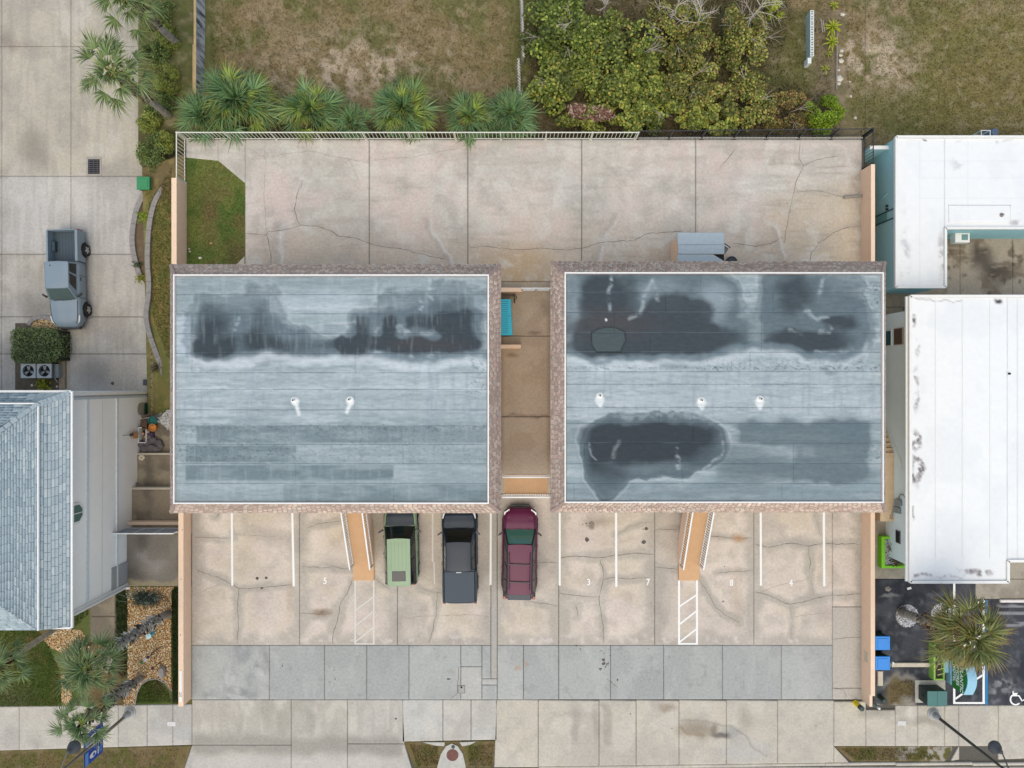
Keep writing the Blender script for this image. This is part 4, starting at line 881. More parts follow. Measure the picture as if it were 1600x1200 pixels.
# shed behind the right building
def shed():
    o = empty('rear_shed',P(1095,386,0),'small shed with pale blue panel roof, cut corner and open side hatch','shed'); Z=2.0
    a = P(1060,364,Z); c = P(1131,425,Z); BL = mat('pale_blue_panel',(170,188,200),.5,.08,5,.1)
    b = MB(); b.box(a.x+.03,c.x-.12,c.y,a.y-.12,0,Z-.12); b.build('shed_wall', M_tan, o)
    zs=[(363.5,382.5,.02),(383,397,.05),(397.4,425,.0)]
    for i,(y0,y1,dz) in enumerate(zs):
        A = P(1058.5,y0,Z); B = P(1131.5,y1,Z); b = MB()
        if i < 2: b.box(A.x+(0 if i==0 else .03),B.x,B.y,A.y,Z-.06+dz,Z+dz,.01)
        else: b.prism([(A.x,A.y),P(1114,397.4,Z).xy,P(1131.5,408,Z).xy,(B.x,B.y),(A.x,B.y)],Z-.06,Z)
        b.build('roof_panel', BL, o)
    b = MB(); b.prism([P(1112,397.4,Z-.1).xy,P(1131.3,397.4,Z-.1).xy,P(1131.3,412,Z-.1).xy],Z-.11,Z-.1); b.build('opening', M_dark, o)
    b = MB(); b.hexa([P(1131.6,383,1.6),P(1140,386,1.3),P(1134,396,1.3),P(1131.6,398,1.6)],[P(1131.6,383,1.66),P(1140,386,1.36),P(1134,396,1.36),P(1131.6,398,1.66)]); b.build('side_hatch', mat('grey_hatch',(120,122,120),.7), o)
    b = MB(); b.beam(P(1131,380.5,1.7),P(1140.5,387,1.45),.07,.05); b.build('hatch_arm', M_black, o)
    b = MB(); b.beam(P(1131.5,382.5,1.72),P(1139.5,388,1.47),.04,.02); b.build('hatch_trim', M_white, o)
    b = MB(); p = P(1144,409,.3); b.lathe(p.x,p.y,[(.3,0),(.32,.25),(.2,.3),(0,.32)],14); b.build('rubbish_sack', mat('black_sack',(40,40,42),.4,.2,8,.4), label='black round bundle poking out beside the blue shed', cat='sack')
shed()

# ------------------------------------------------------------------ right neighbours
def paint_white(x,y):
    b = np.ones(x.shape+(3,))*col((240,242,243)); wx,wy=warp(x,y,8,24)
    b = mix(b,(230,233,236), sst(.45,.65,fbm(wx,wy,60,4,4))*.6)
    up = y<460
    m = (ell(wx,wy,1413,395,6,50,.8)*.6+ell(wx,wy,1474,400,5,40,.8)+ell(wx,wy,1540,438,0.1,.1,.1)+ell(wx,wy,1540,220,50,2,.8)*.6+ell(wx,wy,1500,256,10,12,.8)*.5+ell(wx,wy,1590,348,14,3,.6))*sst(.4,.6,fbm(x,y,10,4,14))
    b = mix(b,(168,166,170), m.clip(0,1)*.8*up)
    for jx in (1437,1512): b = mix(b,(206,210,214), stroke(x,y,[(jx,220),(jx,445)],.5,1)*.25*up)
    for jy in (252,278,310): b = mix(b,(206,210,214), stroke(x,y,[(1437,jy),(1600,jy)],.5,1)*.2*up)
    lo = ~up
    for jx in (1462,1504,1547,1590,1632): b = mix(b,(200,208,212), stroke(x,y,[(jx,470),(jx,905)],.4,.8)*.3*lo)
    m = (ell(wx,wy,1432,688,8,17,.3)+ell(wx,wy,1432,735,9,22,.3)+ell(wx,wy,1430,500,4,9,.5)+ell(wx,wy,1430,545,3.5,12,.6)*.8+ell(wx,wy,1430,590,3,14,.8)*.8+ell(wx,wy,1431,630,4,14,.6)*.7+ell(wx,wy,1427,800,2,12,.6)+ell(wx,wy,1525,892,22,5,.5)+ell(wx,wy,1440,899,22,3,.5)*.8+ell(wx,wy,1485,902,20,2,.5)*.5)*sst(.3,.55,fbm(x,y,7,4,24))
    b = mix(b,(150,142,144), m.clip(0,1)*.8*lo); b = mix(b,(84,78,76), (m*sst(.5,.62,fbm(x,y,3,3,34))).clip(0,1)*lo*.8); b = mix(b,(150,140,150), stroke(x,wy,[(1430,467),(1503,467)],.8,1)*.6*lo)
    b = mix(b,(60,56,54), (ell(wx,wy,1559,470,7,2.5,.6)*lo+ell(wx,wy,1444,220,4,1.5,.6))*sst(.35,.5,fbm(x,y,4,3,44)).clip(0,1))
    return b
def right_upper():
    Z = 1.2; o = empty('teal_house',P(1500,300,-1.9),'low teal house with an L shaped white flat roof, top right','house')
    poly = [(1399,214.5),(1760,214.5),(1760,357),(1476,357),(1476,449),(1399,449)]
    W = [P(x,y,Z) for x,y in poly]; ins = [(W[0].x+.03,W[0].y-.03),(W[1].x,W[1].y-.03),(W[2].x,W[2].y+.03),(W[3].x-.03,W[3].y+.03),(W[4].x-.03,W[4].y+.03),(W[5].x+.03,W[5].y+.03)]
    b = MB(); b.prism(ins,-2.2,Z-.16); b.build('wall', M_teal, o)
    for q in ((1400,215.5,1476,448),(1476,215.5,1759,356)): slab('roof_sheet',q,Z,paint_white,WHITER,o,thick=.16,inset=0.1,relief=.01)
    n = len(W)
    for i in range(n):
        b = MB(); a,c = W[i],W[(i+1)%n]; b.beam(a+Vector((0,0,.03)),c+Vector((0,0,.03)),.12 ,.2); b.build('roof_edge', M_white, o)
    slab('roof_patch',(1482,320,1580,348),Z+.03,paint_white,WHITER,o,thick=.03)
    b = MB(); p = P(1565,336,Z+.03); b.lathe(p.x,p.y,[(.12,Z+.03),(.06,Z+.1),(.05,Z+.2),(0,Z+.2)],12); b.build('roof_vent', M_concw, o)
    xw = ins[0][0]
    D = mat('dark_teal_trim',(40,80,84),.7)  # even dark teal colour of the door jambs
    for y in (334,348):    # door and canopy on west wall
        p = P(1385,y,-.2); b = MB(); b.beam((xw-.03,p.y,-2),(xw-.03,p.y,1.0),.05,.05); b.build('door_jamb', D, o)
    p = P(1385,334,-.2); q = P(1385,348,-.2); b = MB(); b.box(xw-.02,xw-.004,q.y+.03,p.y-.03,-1.9,.3); b.build('door', mat('teal_door',(120,176,178),.6), o)
    for dy in (323,328):
        p = P(1386,dy,.2); b = MB(); b.box(xw-.12,xw-.004,p.y-.05,p.y+.05,.3,.42); b.build('wall_lamp', M_black, o)
    b = MB(); b.tube([(xw-.05,P(0,309,0).y,-.6),(xw-.08,P(0,309,0).y,.1),(xw-.05,P(0,305,0).y,.4)],.02,6); b.build('pipe', M_teal, o)
    # side fence wall to the left of the north-west corner
    b = MB(); a = P(1366,231,.4); b.box(19.75,xw-.01,a.y-.08,a.y+.08,-2.1,.42); b.build('wing_wall', M_teal, o)
    b = MB(); b.box(19.75,xw-.01,a.y-.1,a.y+.1,.42,.47); b.build('wing_wall_cap', M_white, o)
    # window AC in the courtyard wall
    t = empty('air_conditioner',P(1507,368,-.4),'white window air conditioner on the courtyard wall of the teal house','air conditioner')
    yw = ins[2][1]; a = P(1493,0,0).x; c = P(1516,0,0).x
    b = MB(); b.box(a,c,yw-.55,yw-.005,-.5,-.02,.03); b.build('case', M_white, t)
    b = MB(); b.box(a+.35,c-.12,yw-.42,yw-.1,-.019,-.01); b.build('grille', mat('ac_teal',(110,150,150),.5,.2,20), t)
    # equipment behind the roof
    t = empty('rubbish_pile',P(1545,209,0),'grey metal frame with a blue bag behind the teal house roof','scrap pile')
    b = MB(); p = P(1540,209,-.2)
    for dx in (-.25,.25):
        for dy in (-.18,.18): b.beam((p.x+dx,p.y+dy,-2),(p.x+dx,p.y+dy,-.2),.05,.05)
    for z in (-.2,-1): b.box(p.x-.27,p.x+.27,p.y+.16,p.y+.2,z-.03,z+.03); b.box(p.x-.27,p.x+.27,p.y-.2,p.y-.16,z-.03,z+.03); b.box(p.x-.27,p.x-.23,p.y-.16,p.y+.16,z-.03,z+.03); b.box(p.x+.23,p.x+.27,p.y-.16,p.y+.16,z-.03,z+.03)
    b.build('frame', M_white, t)
    b = MB(); q = P(1555,206,-.5); b.lathe(q.x,q.y,[(.3,-2),(.34,-1),(.2,-.5),(0,-.45)],10); b.build('blue_bag', mat('blue_grey_bag',(96,112,138),.5,.2,6), t)
right_upper()
def right_lower():
    Z = 3.0; o = empty('white_roof_house',P(1520,690,0),'large pale house with a white flat roof stained dark along its left edge','house')
    poly = [(1421.5,463),(1760,463),(1760,876),(1574,876),(1574,909),(1421.5,909)]
    W = [P(x,y,Z) for x,y in poly]
    xw = 584/28.0; yn = P(0,490,0).y*.985; ysouth = -9.55
    b = MB(); b.prism([(xw,yn),(W[1].x,yn),(W[1].x,W[2].y+.5),(W[3].x-.3,W[2].y+.5),(W[3].x-.3,ysouth),(xw,ysouth)],-2.2,Z-.14); b.build('wall', mat('pale_wall',(222,236,230),.8,.04,2,.05,k=.95), o)
    for q in ((1423,464.5,1574,907.5),(1574,464.5,1759,875)): slab('roof_sheet',q,Z,paint_white,WHITER,o,thick=.14,inset=0.05,relief=.012)
    n = len(W)
    for i in range(n):
        b = MB(); a,c = W[i],W[(i+1)%n]; b.beam(a+Vector((0,0,-.02)),c+Vector((0,0,-.02)),.14,.24); b.build('roof_edge', M_white, o)
    for a,c in ((W[0],W[5]),): 
        b = MB(); b.beam(a+Vector((-.12,0,-.12)),c+Vector((-.12,0,-.12)),.1,.1); b.build('gutter', M_whitem, o)
    for x,y in ((1506,575),(1544,576)):
        pass
    p = P(1576,584,Z); b = MB(); b.lathe(p.x,p.y,[(.05,Z),(.05,Z+.12),(0,Z+.12)],8); b.build('roof_vent', M_dark, o)
    for x in (1462,1504,1547,1590):
        for ya,yc in ((467,600),(600,740),(740,872)): 
            A = P(x,ya,Z+.012); B = P(x,yc,Z+.012); b = MB(); b.beam(A,B,.03,.008); b.build('roof_seam', M_white, o)
    TW = mat('teal_window',(60,104,110),.2,.1,4)
    for ya,yc,z0,z1 in ((518,540,-.4,.6),(565,590,-1.2,-.2)):
        a = P(0,ya,.0).y; c = P(0,yc,0).y; w = empty('window',parent=o)
        b = MB(); b.box(xw-.03,xw-.004,c-.05,a+.05,z0-.06,z1+.06); b.build('frame', M_white, w)
        b = MB(); b.box(xw-.04,xw-.031,c,a,z0,z1); b.build('pane', TW, w)
    a = P(0,514,1.2).y; c = P(0,538,1.2).y; b = MB(); w = empty('window',parent=o); b.box(xw-.05,xw-.004,c-.04,a+.04,.95,1.9); b.build('frame', mat('beige_trim',(190,176,158),.7), w); b = MB(); b.box(xw-.06,xw-.051,c,a,1.0,1.8); b.build('pane', mat('brown_pane',(104,88,76),.3), w)
    # cream stair that descends northwards along the wall
    s = empty('side_stair',(xw-.35,-6,-1.8),'narrow cream stair and landing squeezed beside the pale house wall','staircase'); CR = mat('cream_concrete',(224,196,160),.85,.08,4,.1)
    b = MB(); b.box(xw-.75,xw-.01,-7.5,P(0,708,1).y,-1.85,.9); b.build('landing', CR, s)
    for i in range(9):
        y = P(0,708,1).y+.26*i; b = MB(); b.box(xw-.75,xw-.01,y+.003,y+.26,-1.85,.9-.17*(i+1),.01); b.build('step', CR, s)
    b = MB(); A = Vector((xw-.06,P(0,722,1.5).y,1.75)); B = Vector((xw-.06,P(0,640,0).y,-.55)); b.tube([A+Vector((0,-.35,0)),A,B],.022,6); b.build('handrail', M_whitem, s)
    # meters, conduit, vent on the wall
    for i,(y,z) in enumerate(((785,1.5),(797,1.4))):
        p = P(0,y,z); m = empty('electric_meter',(xw,p.y,z),['upper','lower'][i]+' grey electric meter on the pale house wall','meter','electric meters on the pale wall')
        b = MB(); b.box(xw-.14,xw-.002,p.y-.16,p.y+.16,z-.3,z+.25,.02); b.build('meter_box', mat('meter_grey',(140,148,150),.5), m)
        b = MB(); b.lathe(xw-.15,p.y,[(.09,0),(.09,-.08),(.0,-.09)],14,'x'); b.build('dial', M_glass, m)
    b = MB(); y0=P(0,772,1.6).y; y1=P(0,806,1).y; b.tube([(xw-.05,y0,1.9),(xw-.09,y0,1.7),(xw-.09,y0-.5,1.3),(xw-.12,y1,.9)],.035,7); b.tube([(xw-.05,y0,1.95),(xw-.05,y0-.3,2.3)],.02,6); b.build('conduit', mat('meter_grey',(140,148,150)), o)
    b = MB(); b.box(xw-.3,xw-.005,y1-.25,y1+.1,.6,.9,.05); b.build('junction_box', mat('dark_grey_box',(78,86,90),.5), o)
    a = P(0,828,1.2).y; c = P(0,848,1.2).y; b = MB(); b.box(xw-.03,xw-.003,c,a,1.1,1.6); b.build('louvre_frame', M_concw, o)
    for i in range(6):
        z = 1.15+.07*i; b = MB(); b.box(xw-.05,xw-.031,c+.04,a-.04,z,z+.035); b.build('louvre_slat', M_black, o)
right_lower()
def lime_planter():
    o = empty('lime_planter',P(1397,862,0),'lime green raised planter with white gravel beside the pale house','planter'); G = mat('lime_paint',(128,206,30),.5,.06,6)
    a = P(1377.5,838.5,.45); c = P(1425,888,.45); xw = 584/28.0+.35
    b = MB(); b.box(a.x,a.x+.2,c.y,a.y,0,.45,.01); b.build('planter_wall', G, o)
    b = MB(); b.box(a.x+.202,xw+.1,a.y-.14,a.y,0,.44,.01); b.build('planter_wall', G, o); b = MB(); b.box(a.x+.202,xw+.6,c.y,c.y+.14,0,.44,.01); b.build('planter_wall', G, o)
    b = MB(); b.box(a.x+.202,xw+.2,c.y+.142,a.y-.142,0,.3); b.build('planter_soil', mat('dark_soil',(70,60,54),.95), o)
    n=700; xs = rng.uniform(a.x+.22,xw,n); ys_ = rng.uniform(c.y+.16,a.y-.16,n)
    PEBBLES.append((o,xs,ys_,.3,(214,212,222),.03))
PEBBLES = []
lime_planter()

# ------------------------------------------------------------------ left house
def left_house():
    ZG = 5.75; o = empty('left_house',P(60,790,0),'two storey cream house with a pale blue shingled hip roof','house')
    xe = P(112.5,0,ZG).x; yn = P(0,611.5,ZG).y; ys_ = P(0,981,ZG).y; XW = -21.5
    b = MB(); b.box(-34,XW,P(0,913,0).y,yn-.05,-2.9,5.5); b.build('wall', M_cream, o)
    # drip gutter and roof rings
    b = MB(); b.beam((xe,yn,ZG-.02),(xe,ys_,ZG-.02),.1,.12); b.build('gutter', M_whitem, o)
    b = MB(); b.beam((xe-.05,yn,ZG-.02),(-38,yn,ZG-.02),.1,.12); b.build('gutter', M_whitem, o)
    b = MB(); b.beam((xe-.05,ys_,ZG-.02),(-38,ys_,ZG-.02),.1,.12); b.build('gutter', M_whitem, o)
    z1 = ZG+.55; xi = P(62,0,z1).x; yni = P(0,631,z1).y; ysi = P(0,978,z1).y
    # outer skirt slopes
    xe2 = xe-.09; yn2 = yn-.09
    BB = mat('blue_roof_board',(118,134,146),.9)
    b = MB(); b.hexa([(xe2,ys_+.06,ZG-.1),(xe2,yn2,ZG-.1),(xi,yni,z1-.1),(xi,ys_+.06,z1-.1)],[(xe2,ys_+.06,ZG),(xe2,yn2,ZG),(xi,yni,z1),(xi,ys_+.06,z1)]); b.build('roof_board', BB, o)
    b = MB(); b.hexa([(xe2,yn2,ZG-.1),(-38,yn2,ZG-.1),(-38,yni,z1-.1),(xi,yni,z1-.1)],[(xe2,yn2,ZG),(-38,yn2,ZG),(-38,yni,z1),(xi,yni,z1)]); b.build('roof_board', BB, o)
    # upper hip roof: slopes start with a drip edge step
    z2 = z1+.12; zr = z2+2.6; xr = xi-6.2
    ymid0, ymid1 = yni-6.2*.9, ys_+6.2*.9+.6
    b = MB(); b.hexa([(xi,ys_+.1,z2-.15),(xi,yni,z2-.15),(xr,ymid0,z2-.15),(xr,ymid1,z2-.15)],[(xi,ys_+.1,z2),(xi,yni,z2),(xr,ymid0,zr),(xr,ymid1,zr)])
    b.build('roof_board', BB, o)
    b = MB(); b.hexa([(xi,yni,z2-.15),(-38,yni,z2-.15),(-38,ymid0,z2-.15),(xr,ymid0,z2-.15)],[(xi,yni-.0,z2),(-38,yni,z2),(-38,ymid0,zr),(xr,ymid0,zr)]); b.build('roof_board', BB, o)
    b = MB(); b.hexa([(-38,ys_+.1,z2-.15),(xi,ys_+.1,z2-.15),(xr,ymid1,z2-.15),(-38,ymid1,z2-.15)],[(-38,ys_+.1,z2),(xi,ys_+.1,z2),(xr,ymid1,zr),(-38,ymid1,zr)]); b.build('roof_board', BB, o)
    b = MB(); b.beam((xi+.02,ys_+.1,z2+.0),(xi+.02,yni,z2+.0),.07,.1); b.build('drip_edge', M_whitem, o)
    b = MB(); b.beam((xi,yni+.02,z2),(-38,yni+.02,z2),.07,.1); b.build('drip_edge', M_whitem, o)
    # shingles: 5 px courses, 9 px tabs
    pal = [(166,186,198),(150,172,186),(138,160,176),(176,196,206),(158,178,192),(190,206,214)]
    pal = [lin(c)*KA for c in pal]; mats = [mat('blue_shingle_%s'%n, c, .9, .2, 25, .4) for n,c in (('light',(172,186,193)),('mid',(166,181,189)),('grey',(160,176,185)),('pale',(186,198,203)))]
    r = random.Random(3); quads = []
    def course(A,B,Cc,Dd,step,tab,out):
        """A-B eave line, D-C upper line"""
        A,B,Cc,Dd = map(Vector,(A,B,Cc,Dd)); hgt = ((Dd-A).length+(Cc-B).length)/2; n = max(1,int(hgt/step)); nrm = (B-A).cross(Dd-A).normalized()
        if nrm.z<0: nrm=-nrm
        for k in range(n):
            v0=(k+.13)/n; v1=min((k+1.04)/n,1)
            a = A+(Dd-A)*v0; b_ = B+(Cc-B)*v0; c = B+(Cc-B)*v1; d = A+(Dd-A)*v1; L=(b_-a).length
            if L<.05: continue
            m=max(1,int(L/tab)); off=r.random()
            for i in range(m+1):
                u0=max(0,(i-off)/m); u1=min(1,(i+1-off)/m-.02/m*2)
                if u1-u0<.1/m: continue
                ht = .03+r.uniform(0,.012)
                q=[a+(b_-a)*u0+nrm*ht,a+(b_-a)*u1+nrm*ht,d+(c-d)*u1+nrm*.012,d+(c-d)*u0+nrm*.012]
                q2=[a+(b_-a)*u0+nrm*.002,a+(b_-a)*u1+nrm*.002]
                quads.append((q,q2))
    st=.155; tb=.42
    course((xe2,ys_+.08,ZG),(xe2,yn2,ZG),(xi+.02,yni,z1),(xi+.02,ys_+.08,z1),st,tb,1)
    course((xe2,yn2,ZG),(-33,yn2,ZG),(-33,yni,z1),(xi,yni,z1),st,tb,1)
    course((xi-.03,ys_+.12,z2),(xi-.03,yni,z2),(xr,ymid0,zr),(xr,ymid1,zr),st,tb,0)
    course((xi-.03,yni-.03,z2),(-33,yni-.03,z2),(-33,ymid0,zr),(xr,ymid0,zr),st,tb,0)
    course((-33,ys_+.12,z2),(xi-.03,ys_+.12,z2),(xr,ymid1,zr),(-33,ymid1,zr),st,tb,0)
    def vis(q): 
        p=q[0][0]; k=F/(H-p.z); return 800+p.x*k
    quads.sort(key=lambda q:-vis(q)-r.uniform(0,60))
    for i,(q,q2) in enumerate(quads[:300]):
        b=MB(); b.add(q+q2,[(0,1,2,3),(4,5,1,0)]); b.build('shingle', r.choices(mats,[4,4,3,1])[0], o)
    V=[];Fc=[];Cc=[]
    for q,q2 in quads[300:]:
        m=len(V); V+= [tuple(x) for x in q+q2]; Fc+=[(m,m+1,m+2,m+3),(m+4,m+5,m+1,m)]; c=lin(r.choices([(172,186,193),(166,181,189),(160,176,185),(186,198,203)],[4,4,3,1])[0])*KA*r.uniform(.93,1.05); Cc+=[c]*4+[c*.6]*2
    npmesh('shingles',V,Fc,SHING,np.array(Cc),o,kind='stuff')
    for k in range(26):  # hip cap shingles
        t0=k/26; t1=(k+1.15)/26; A=Vector((xi,yni,z2+.05)); B=Vector((xr,ymid0,zr+.05)); b=MB(); b.beam(A+(B-A)*t0,A+(B-A)*t1,.2,.03); b.build('hip_cap', mats[k%3], o)
    for k in range(7):
        A=Vector((xe2,yn2,ZG+.05)); B=Vector((xi,yni,z1+.05)); b=MB(); b.beam(A+(B-A)*(k/7),A+(B-A)*((k+1.1)/7),.26,.03); b.build('hip_cap', mats[k%3], o)
    # wall trims (bands, corner boards, pipes)
    ysw = P(0,913,0).y
    BT = mat('trim_pale_blue',(226,234,236),.6)
    for z,w in ((3.85,.2),(1.05,.14)):
        b = MB(); b.box(XW+.002,XW+.06,ysw,yn-.1,z-w/2,z+w/2); b.build('trim_band', BT, o)
    for z in (5.2,2.5):
        b = MB(); b.box(XW+.002,XW+.02,ysw+.2,yn-.2,z-.012,z+.012); b.build('wall_joint', mat('cream_joint',(206,206,196),.8), o)
    b = MB(); b.box(XW+.002,XW+.12,yn-.22,yn-.06,-2.8,5.5); b.build('corner_board', M_white, o)
    b = MB(); b.box(XW+.002,XW+.14,yn-.42,yn-.3,-2.8,5.5,); b.build('downpipe', mat('grey_blue_metal',(196,206,212),.5), o)
    b = MB(); b.tube([(XW+.1,ysw-.1,5.5),(XW+.1,ysw-.1,.4),(XW+.25,ysw-.14,.2)],.07,8); b.build('downpipe', M_white, o)
    b = MB(); b.tube([(XW-.3,ysw-.12,5.5),(XW-.3,ysw-.12,.5),(XW-.1,ysw-.2,.35)],.06,8); b.build('downpipe', mat('grey_blue_metal',(196,206,212)), o)
    b = MB(); b.box(XW-.12,XW+.08,ysw-.05,ysw+.1,0,5.5); b.build('corner_board', M_white, o)
    # grey lower panel near the front corner
    b = MB(); y0=P(0,877,0).y; b.box(XW+.003,XW+.05,ysw+.12,y0,0,1.6); b.build('grey_panel', mat('grey_stucco',(170,170,170),.8,.06,3), o)
    # octagonal upper window
    yc = P(0,803,5).y; w = empty('window',parent=o); zc=4.85
    b = MB(); pts=[(yc+.55*math.cos(math.pi/8+i*math.pi/4), zc+.62*math.sin(math.pi/8+i*math.pi/4)) for i in range(8)]
    b.add([(XW+.08,y,z) for y,z in pts]+[(XW+.002,y,z) for y,z in pts],[tuple(range(8))]+[(i,8+i,8+(i+1)%8,(i+1)%8) for i in range(8)]); b.build('frame', M_white, w)
    b = MB(); pts=[(yc+.44*math.cos(math.pi/8+i*math.pi/4), zc+.5*math.sin(math.pi/8+i*math.pi/4)) for i in range(8)]
    b.add([(XW+.09,y,z) for y,z in pts],[tuple(range(8))]); b.build('pane', mat('green_pane',(92,128,118),.2), w)
    b = MB(); b.box(XW+.092,XW+.11,yc-.02,yc+.02,zc-.48,zc+.48); b.build('muntin', M_white, w)
    # arched lower opening with pale reveal
    yc = P(0,639,-1.5).y; w = empty('window',parent=o); n=12
    pts=[(yc-.36,-2.4),(yc+.36,-2.4),(yc+.36,-1.7)]+[(yc+.36*math.cos(a),-1.5+.36*math.sin(a)) for a in [math.pi*i/n for i in range(1,n)]]+[(yc-.36,-1.7)]
    m=len(pts); b=MB(); b.add([(XW+.02,y,z) for y,z in pts],[tuple(range(m))]); b.build('frame', mat('beige_reveal',(176,164,150),.8), w)
    b=MB(); b.box(XW+.022,XW+.04,yc-.3,yc+.3,-2.4,-1.9); b.build('pane', mat('green_cover',(54,104,88),.5), w)
    return XW, ysw, yn
XW, YSW, YNW = left_house()
def wall_box():
    y = P(0,680,-1).y; o = empty('wall_cabinet',(XW,y,-2),'white open cabinet with red contents on the cream house wall','cabinet')
    z0,z1=-2.0,-1.1
    b=MB(); b.box(XW+.06,XW+.5,y-.46,y+.44,z0,z0+.05); b.box(XW+.06,XW+.1,y-.46,y+.44,z0+.051,z1); b.box(XW+.1,XW+.5,y-.46,y-.42,z0+.051,z1); b.box(XW+.1,XW+.5,y+.4,y+.44,z0+.051,z1); b.box(XW+.46,XW+.5,y-.42,y+.4,z0+.051,z1-.1); b.build('case', M_white, o)
    b=MB(); b.box(XW+.12,XW+.45,y-.4,y+.38,z0+.06,z0+.3); b.build('grey_tray', mat('grey_tray',(120,120,130),.5,.3,6), o)
    b=MB(); b.box(XW+.14,XW+.3,y-.1,y+.3,z0+.31,z0+.5,.04); b.build('red_bag', mat('maroon_cloth',(120,40,60),.8,.2,8), o)
    b=MB(); b.box(XW+.3,XW+.42,y-.25,y-.18,z0+.31,z0+.42); b.build('white_block', M_white, o)
    o = empty('wall_light',(XW,y+.1,.3),'small dark wall lamp with an orange mount on the cream wall','lamp')
    b=MB(); b.box(XW+.08,XW+.16,y-.16,y+.2,-.95,-.35,.03); b.build('orange_mount', mat('faded_orange',(206,160,120),.8,.2,6), o)
    b=MB(); b.lathe(XW+.2,y+.08,[(.04,-.3),(.09,-.2),(.09,-.05),(.0,-.02)],10); b.build('lamp_head', M_black, o)
    b=MB(); b.beam((XW+.1,y+.08,-.1),(XW+.05,y+.08,.5),.03,.03); b.build('arm', M_concw, o)
wall_box()
# terraces beside the left house
def paint_ter(x,y):
    b = np.ones(x.shape+(3,))*col((140,128,112)); wx,wy=warp(x,y,8,20)
    b = mix(b,(112,104,92), sst(.42,.6,fbm(wx,wy,30,4,4))*.8); b = mix(b,(160,152,130), sst(.55,.7,fbm(wx,wy,26,4,24))*.6)
    b = mix(b,(128,124,118), rect(wx,wy,190,280,828,920,4)*.7); b = mix(b,(158,152,146), (ell(wx,wy,235,885,22,10,.8)+ell(wx,wy,222,868,10,8,.9))*rect(x,y,190,280,828,920,2)*.7)
    b = mix(b,(92,88,80), (ell(wx,wy,212,898,16,16,.8)+ell(wx,wy,222,845,10,14,.9)+ell(wx,wy,232,750,7,40,.7))*.7); b = mix(b,(168,156,124), rect(wx,wy,195,290,906,918,3)*.7)
    return b
ter = empty('side_terraces',kind='structure')
def terrace(y0,y1,h,x0=186,x1=306):
    k=F/(H-h); a=P(0,y0,h).y; 
    slab('terrace_slab',[(x0,y0),(x1,y0),(x1,y1),(x0,y1)],h,paint_ter,CONC,ter,thick=.6,inset=.1)
    b=MB(); c=P(0,y0,h); b.box(XW,-18.2,c.y+.0,c.y+.12,h-.7,h+.02); b.build('terrace_kerb', mat('pale_kerb',(190,180,164),.85,.1,8), ter)
terrace(833,916,0,190,300); terrace(765,833.5,-.55,190,306); terrace(711,766,-1.15,200,310)
terrace(655,712,-1.5,205,310)
b=MB(); b.box(XW+.01,-18.2,P(0,818,-.2).y-.05,P(0,818,-.2).y+.12,-.55,-.05); b.build('terrace_wall', M_tan_cap, ter)
# white metal gate on the terrace
def terrace_gate():
    y = P(0,828,.5).y; o = empty('terrace_gate',(-20,y,0),'white metal framed screen gate across the terrace beside the cream house','gate')
    z0,z1 = .05,1.5; x0,x1=XW+.02,-18.25; G = mat('blue_grey_screen',(150,164,184),.4)
    for z in (z0,z1): b=MB(); b.beam((x0,y,z),(x1,y,z),.06,.06); b.build('rail', M_whitem, o)
    for i in range(4): x=x0+(x1-x0)*i/3; b=MB(); b.beam((x,y,z0),(x,y,z1),.06,.06); b.build('stile', M_whitem, o)
    for i in range(3):
        xa=x0+(x1-x0)*i/3+.04; xb=x0+(x1-x0)*(i+1)/3-.04; b=MB(); b.box(xa,xb,y-.01,y+.01,z0+.04,z1-.04); b.build('screen_panel', G, o)
terrace_gate()

# ------------------------------------------------------------------ vehicles (built facing +y, then placed)
def carmat(name, c, rough=.28, metal=.25, coat=.9):
    return mat(name, c, .34, .04, 1.5, 0, 0, coat*.10, k=.42, spec=.28)
def interp(tab, y, j):
    for a,c in zip(tab[:-1],tab[1:]):
        if a[0] <= y <= c[0]:
            t = (y-a[0])/(c[0]-a[0]); t = t*t*(3-2*t); return a[j]*(1-t)+c[j]*t
    return tab[0][j] if y < tab[0][0] else tab[-1][j]
def car_body(o, tab, paint, crown=.04):
    """tab: (y, half width, top z, bottom z) from rear to front; lofted shell"""
    b = MB(); ysn = []; 
    for a,c in zip(tab[:-1],tab[1:]):
        k = max(1,int((c[0]-a[0])/.18)); ysn += [a[0]+(c[0]-a[0])*i/k for i in range(k)]
    ysn.append(tab[-1][0]); rings = []
    for y in ysn:
        w,z,zb = (interp(tab,y,j) for j in (1,2,3)); hgt = z-zb
        half = [(0,z+crown),(.4*w,z+crown*.85),(.74*w,z+crown*.3),(.88*w,z-.015),(.955*w,z-.075),(.985*w,z-.2*hgt-.04),(w,z-.42*hgt),(.995*w,z-.62*hgt),(.97*w,z-.8*hgt),(.93*w,zb)]
        ring = [(x,y,zz) for x,zz in half]+[(-x,y,zz) for x,zz in half[::-1][:-1]]
        rings.append(ring)
    n = len(rings[0]); base = []
    for r in rings: base.append(len(b.v)); b.v += r
    for i in range(len(rings)-1):
        for k in range(n):
            a = base[i]+k; c = base[i]+(k+1)%n; b.f.append((a,base[i+1]+k,base[i+1]+(k+1)%n,c))
    b.f.append(tuple(base[0]+k for k in range(n))); b.f.append(tuple(base[-1]+k for k in range(n))[::-1])
    return b.build('body', paint, o, smooth=True)
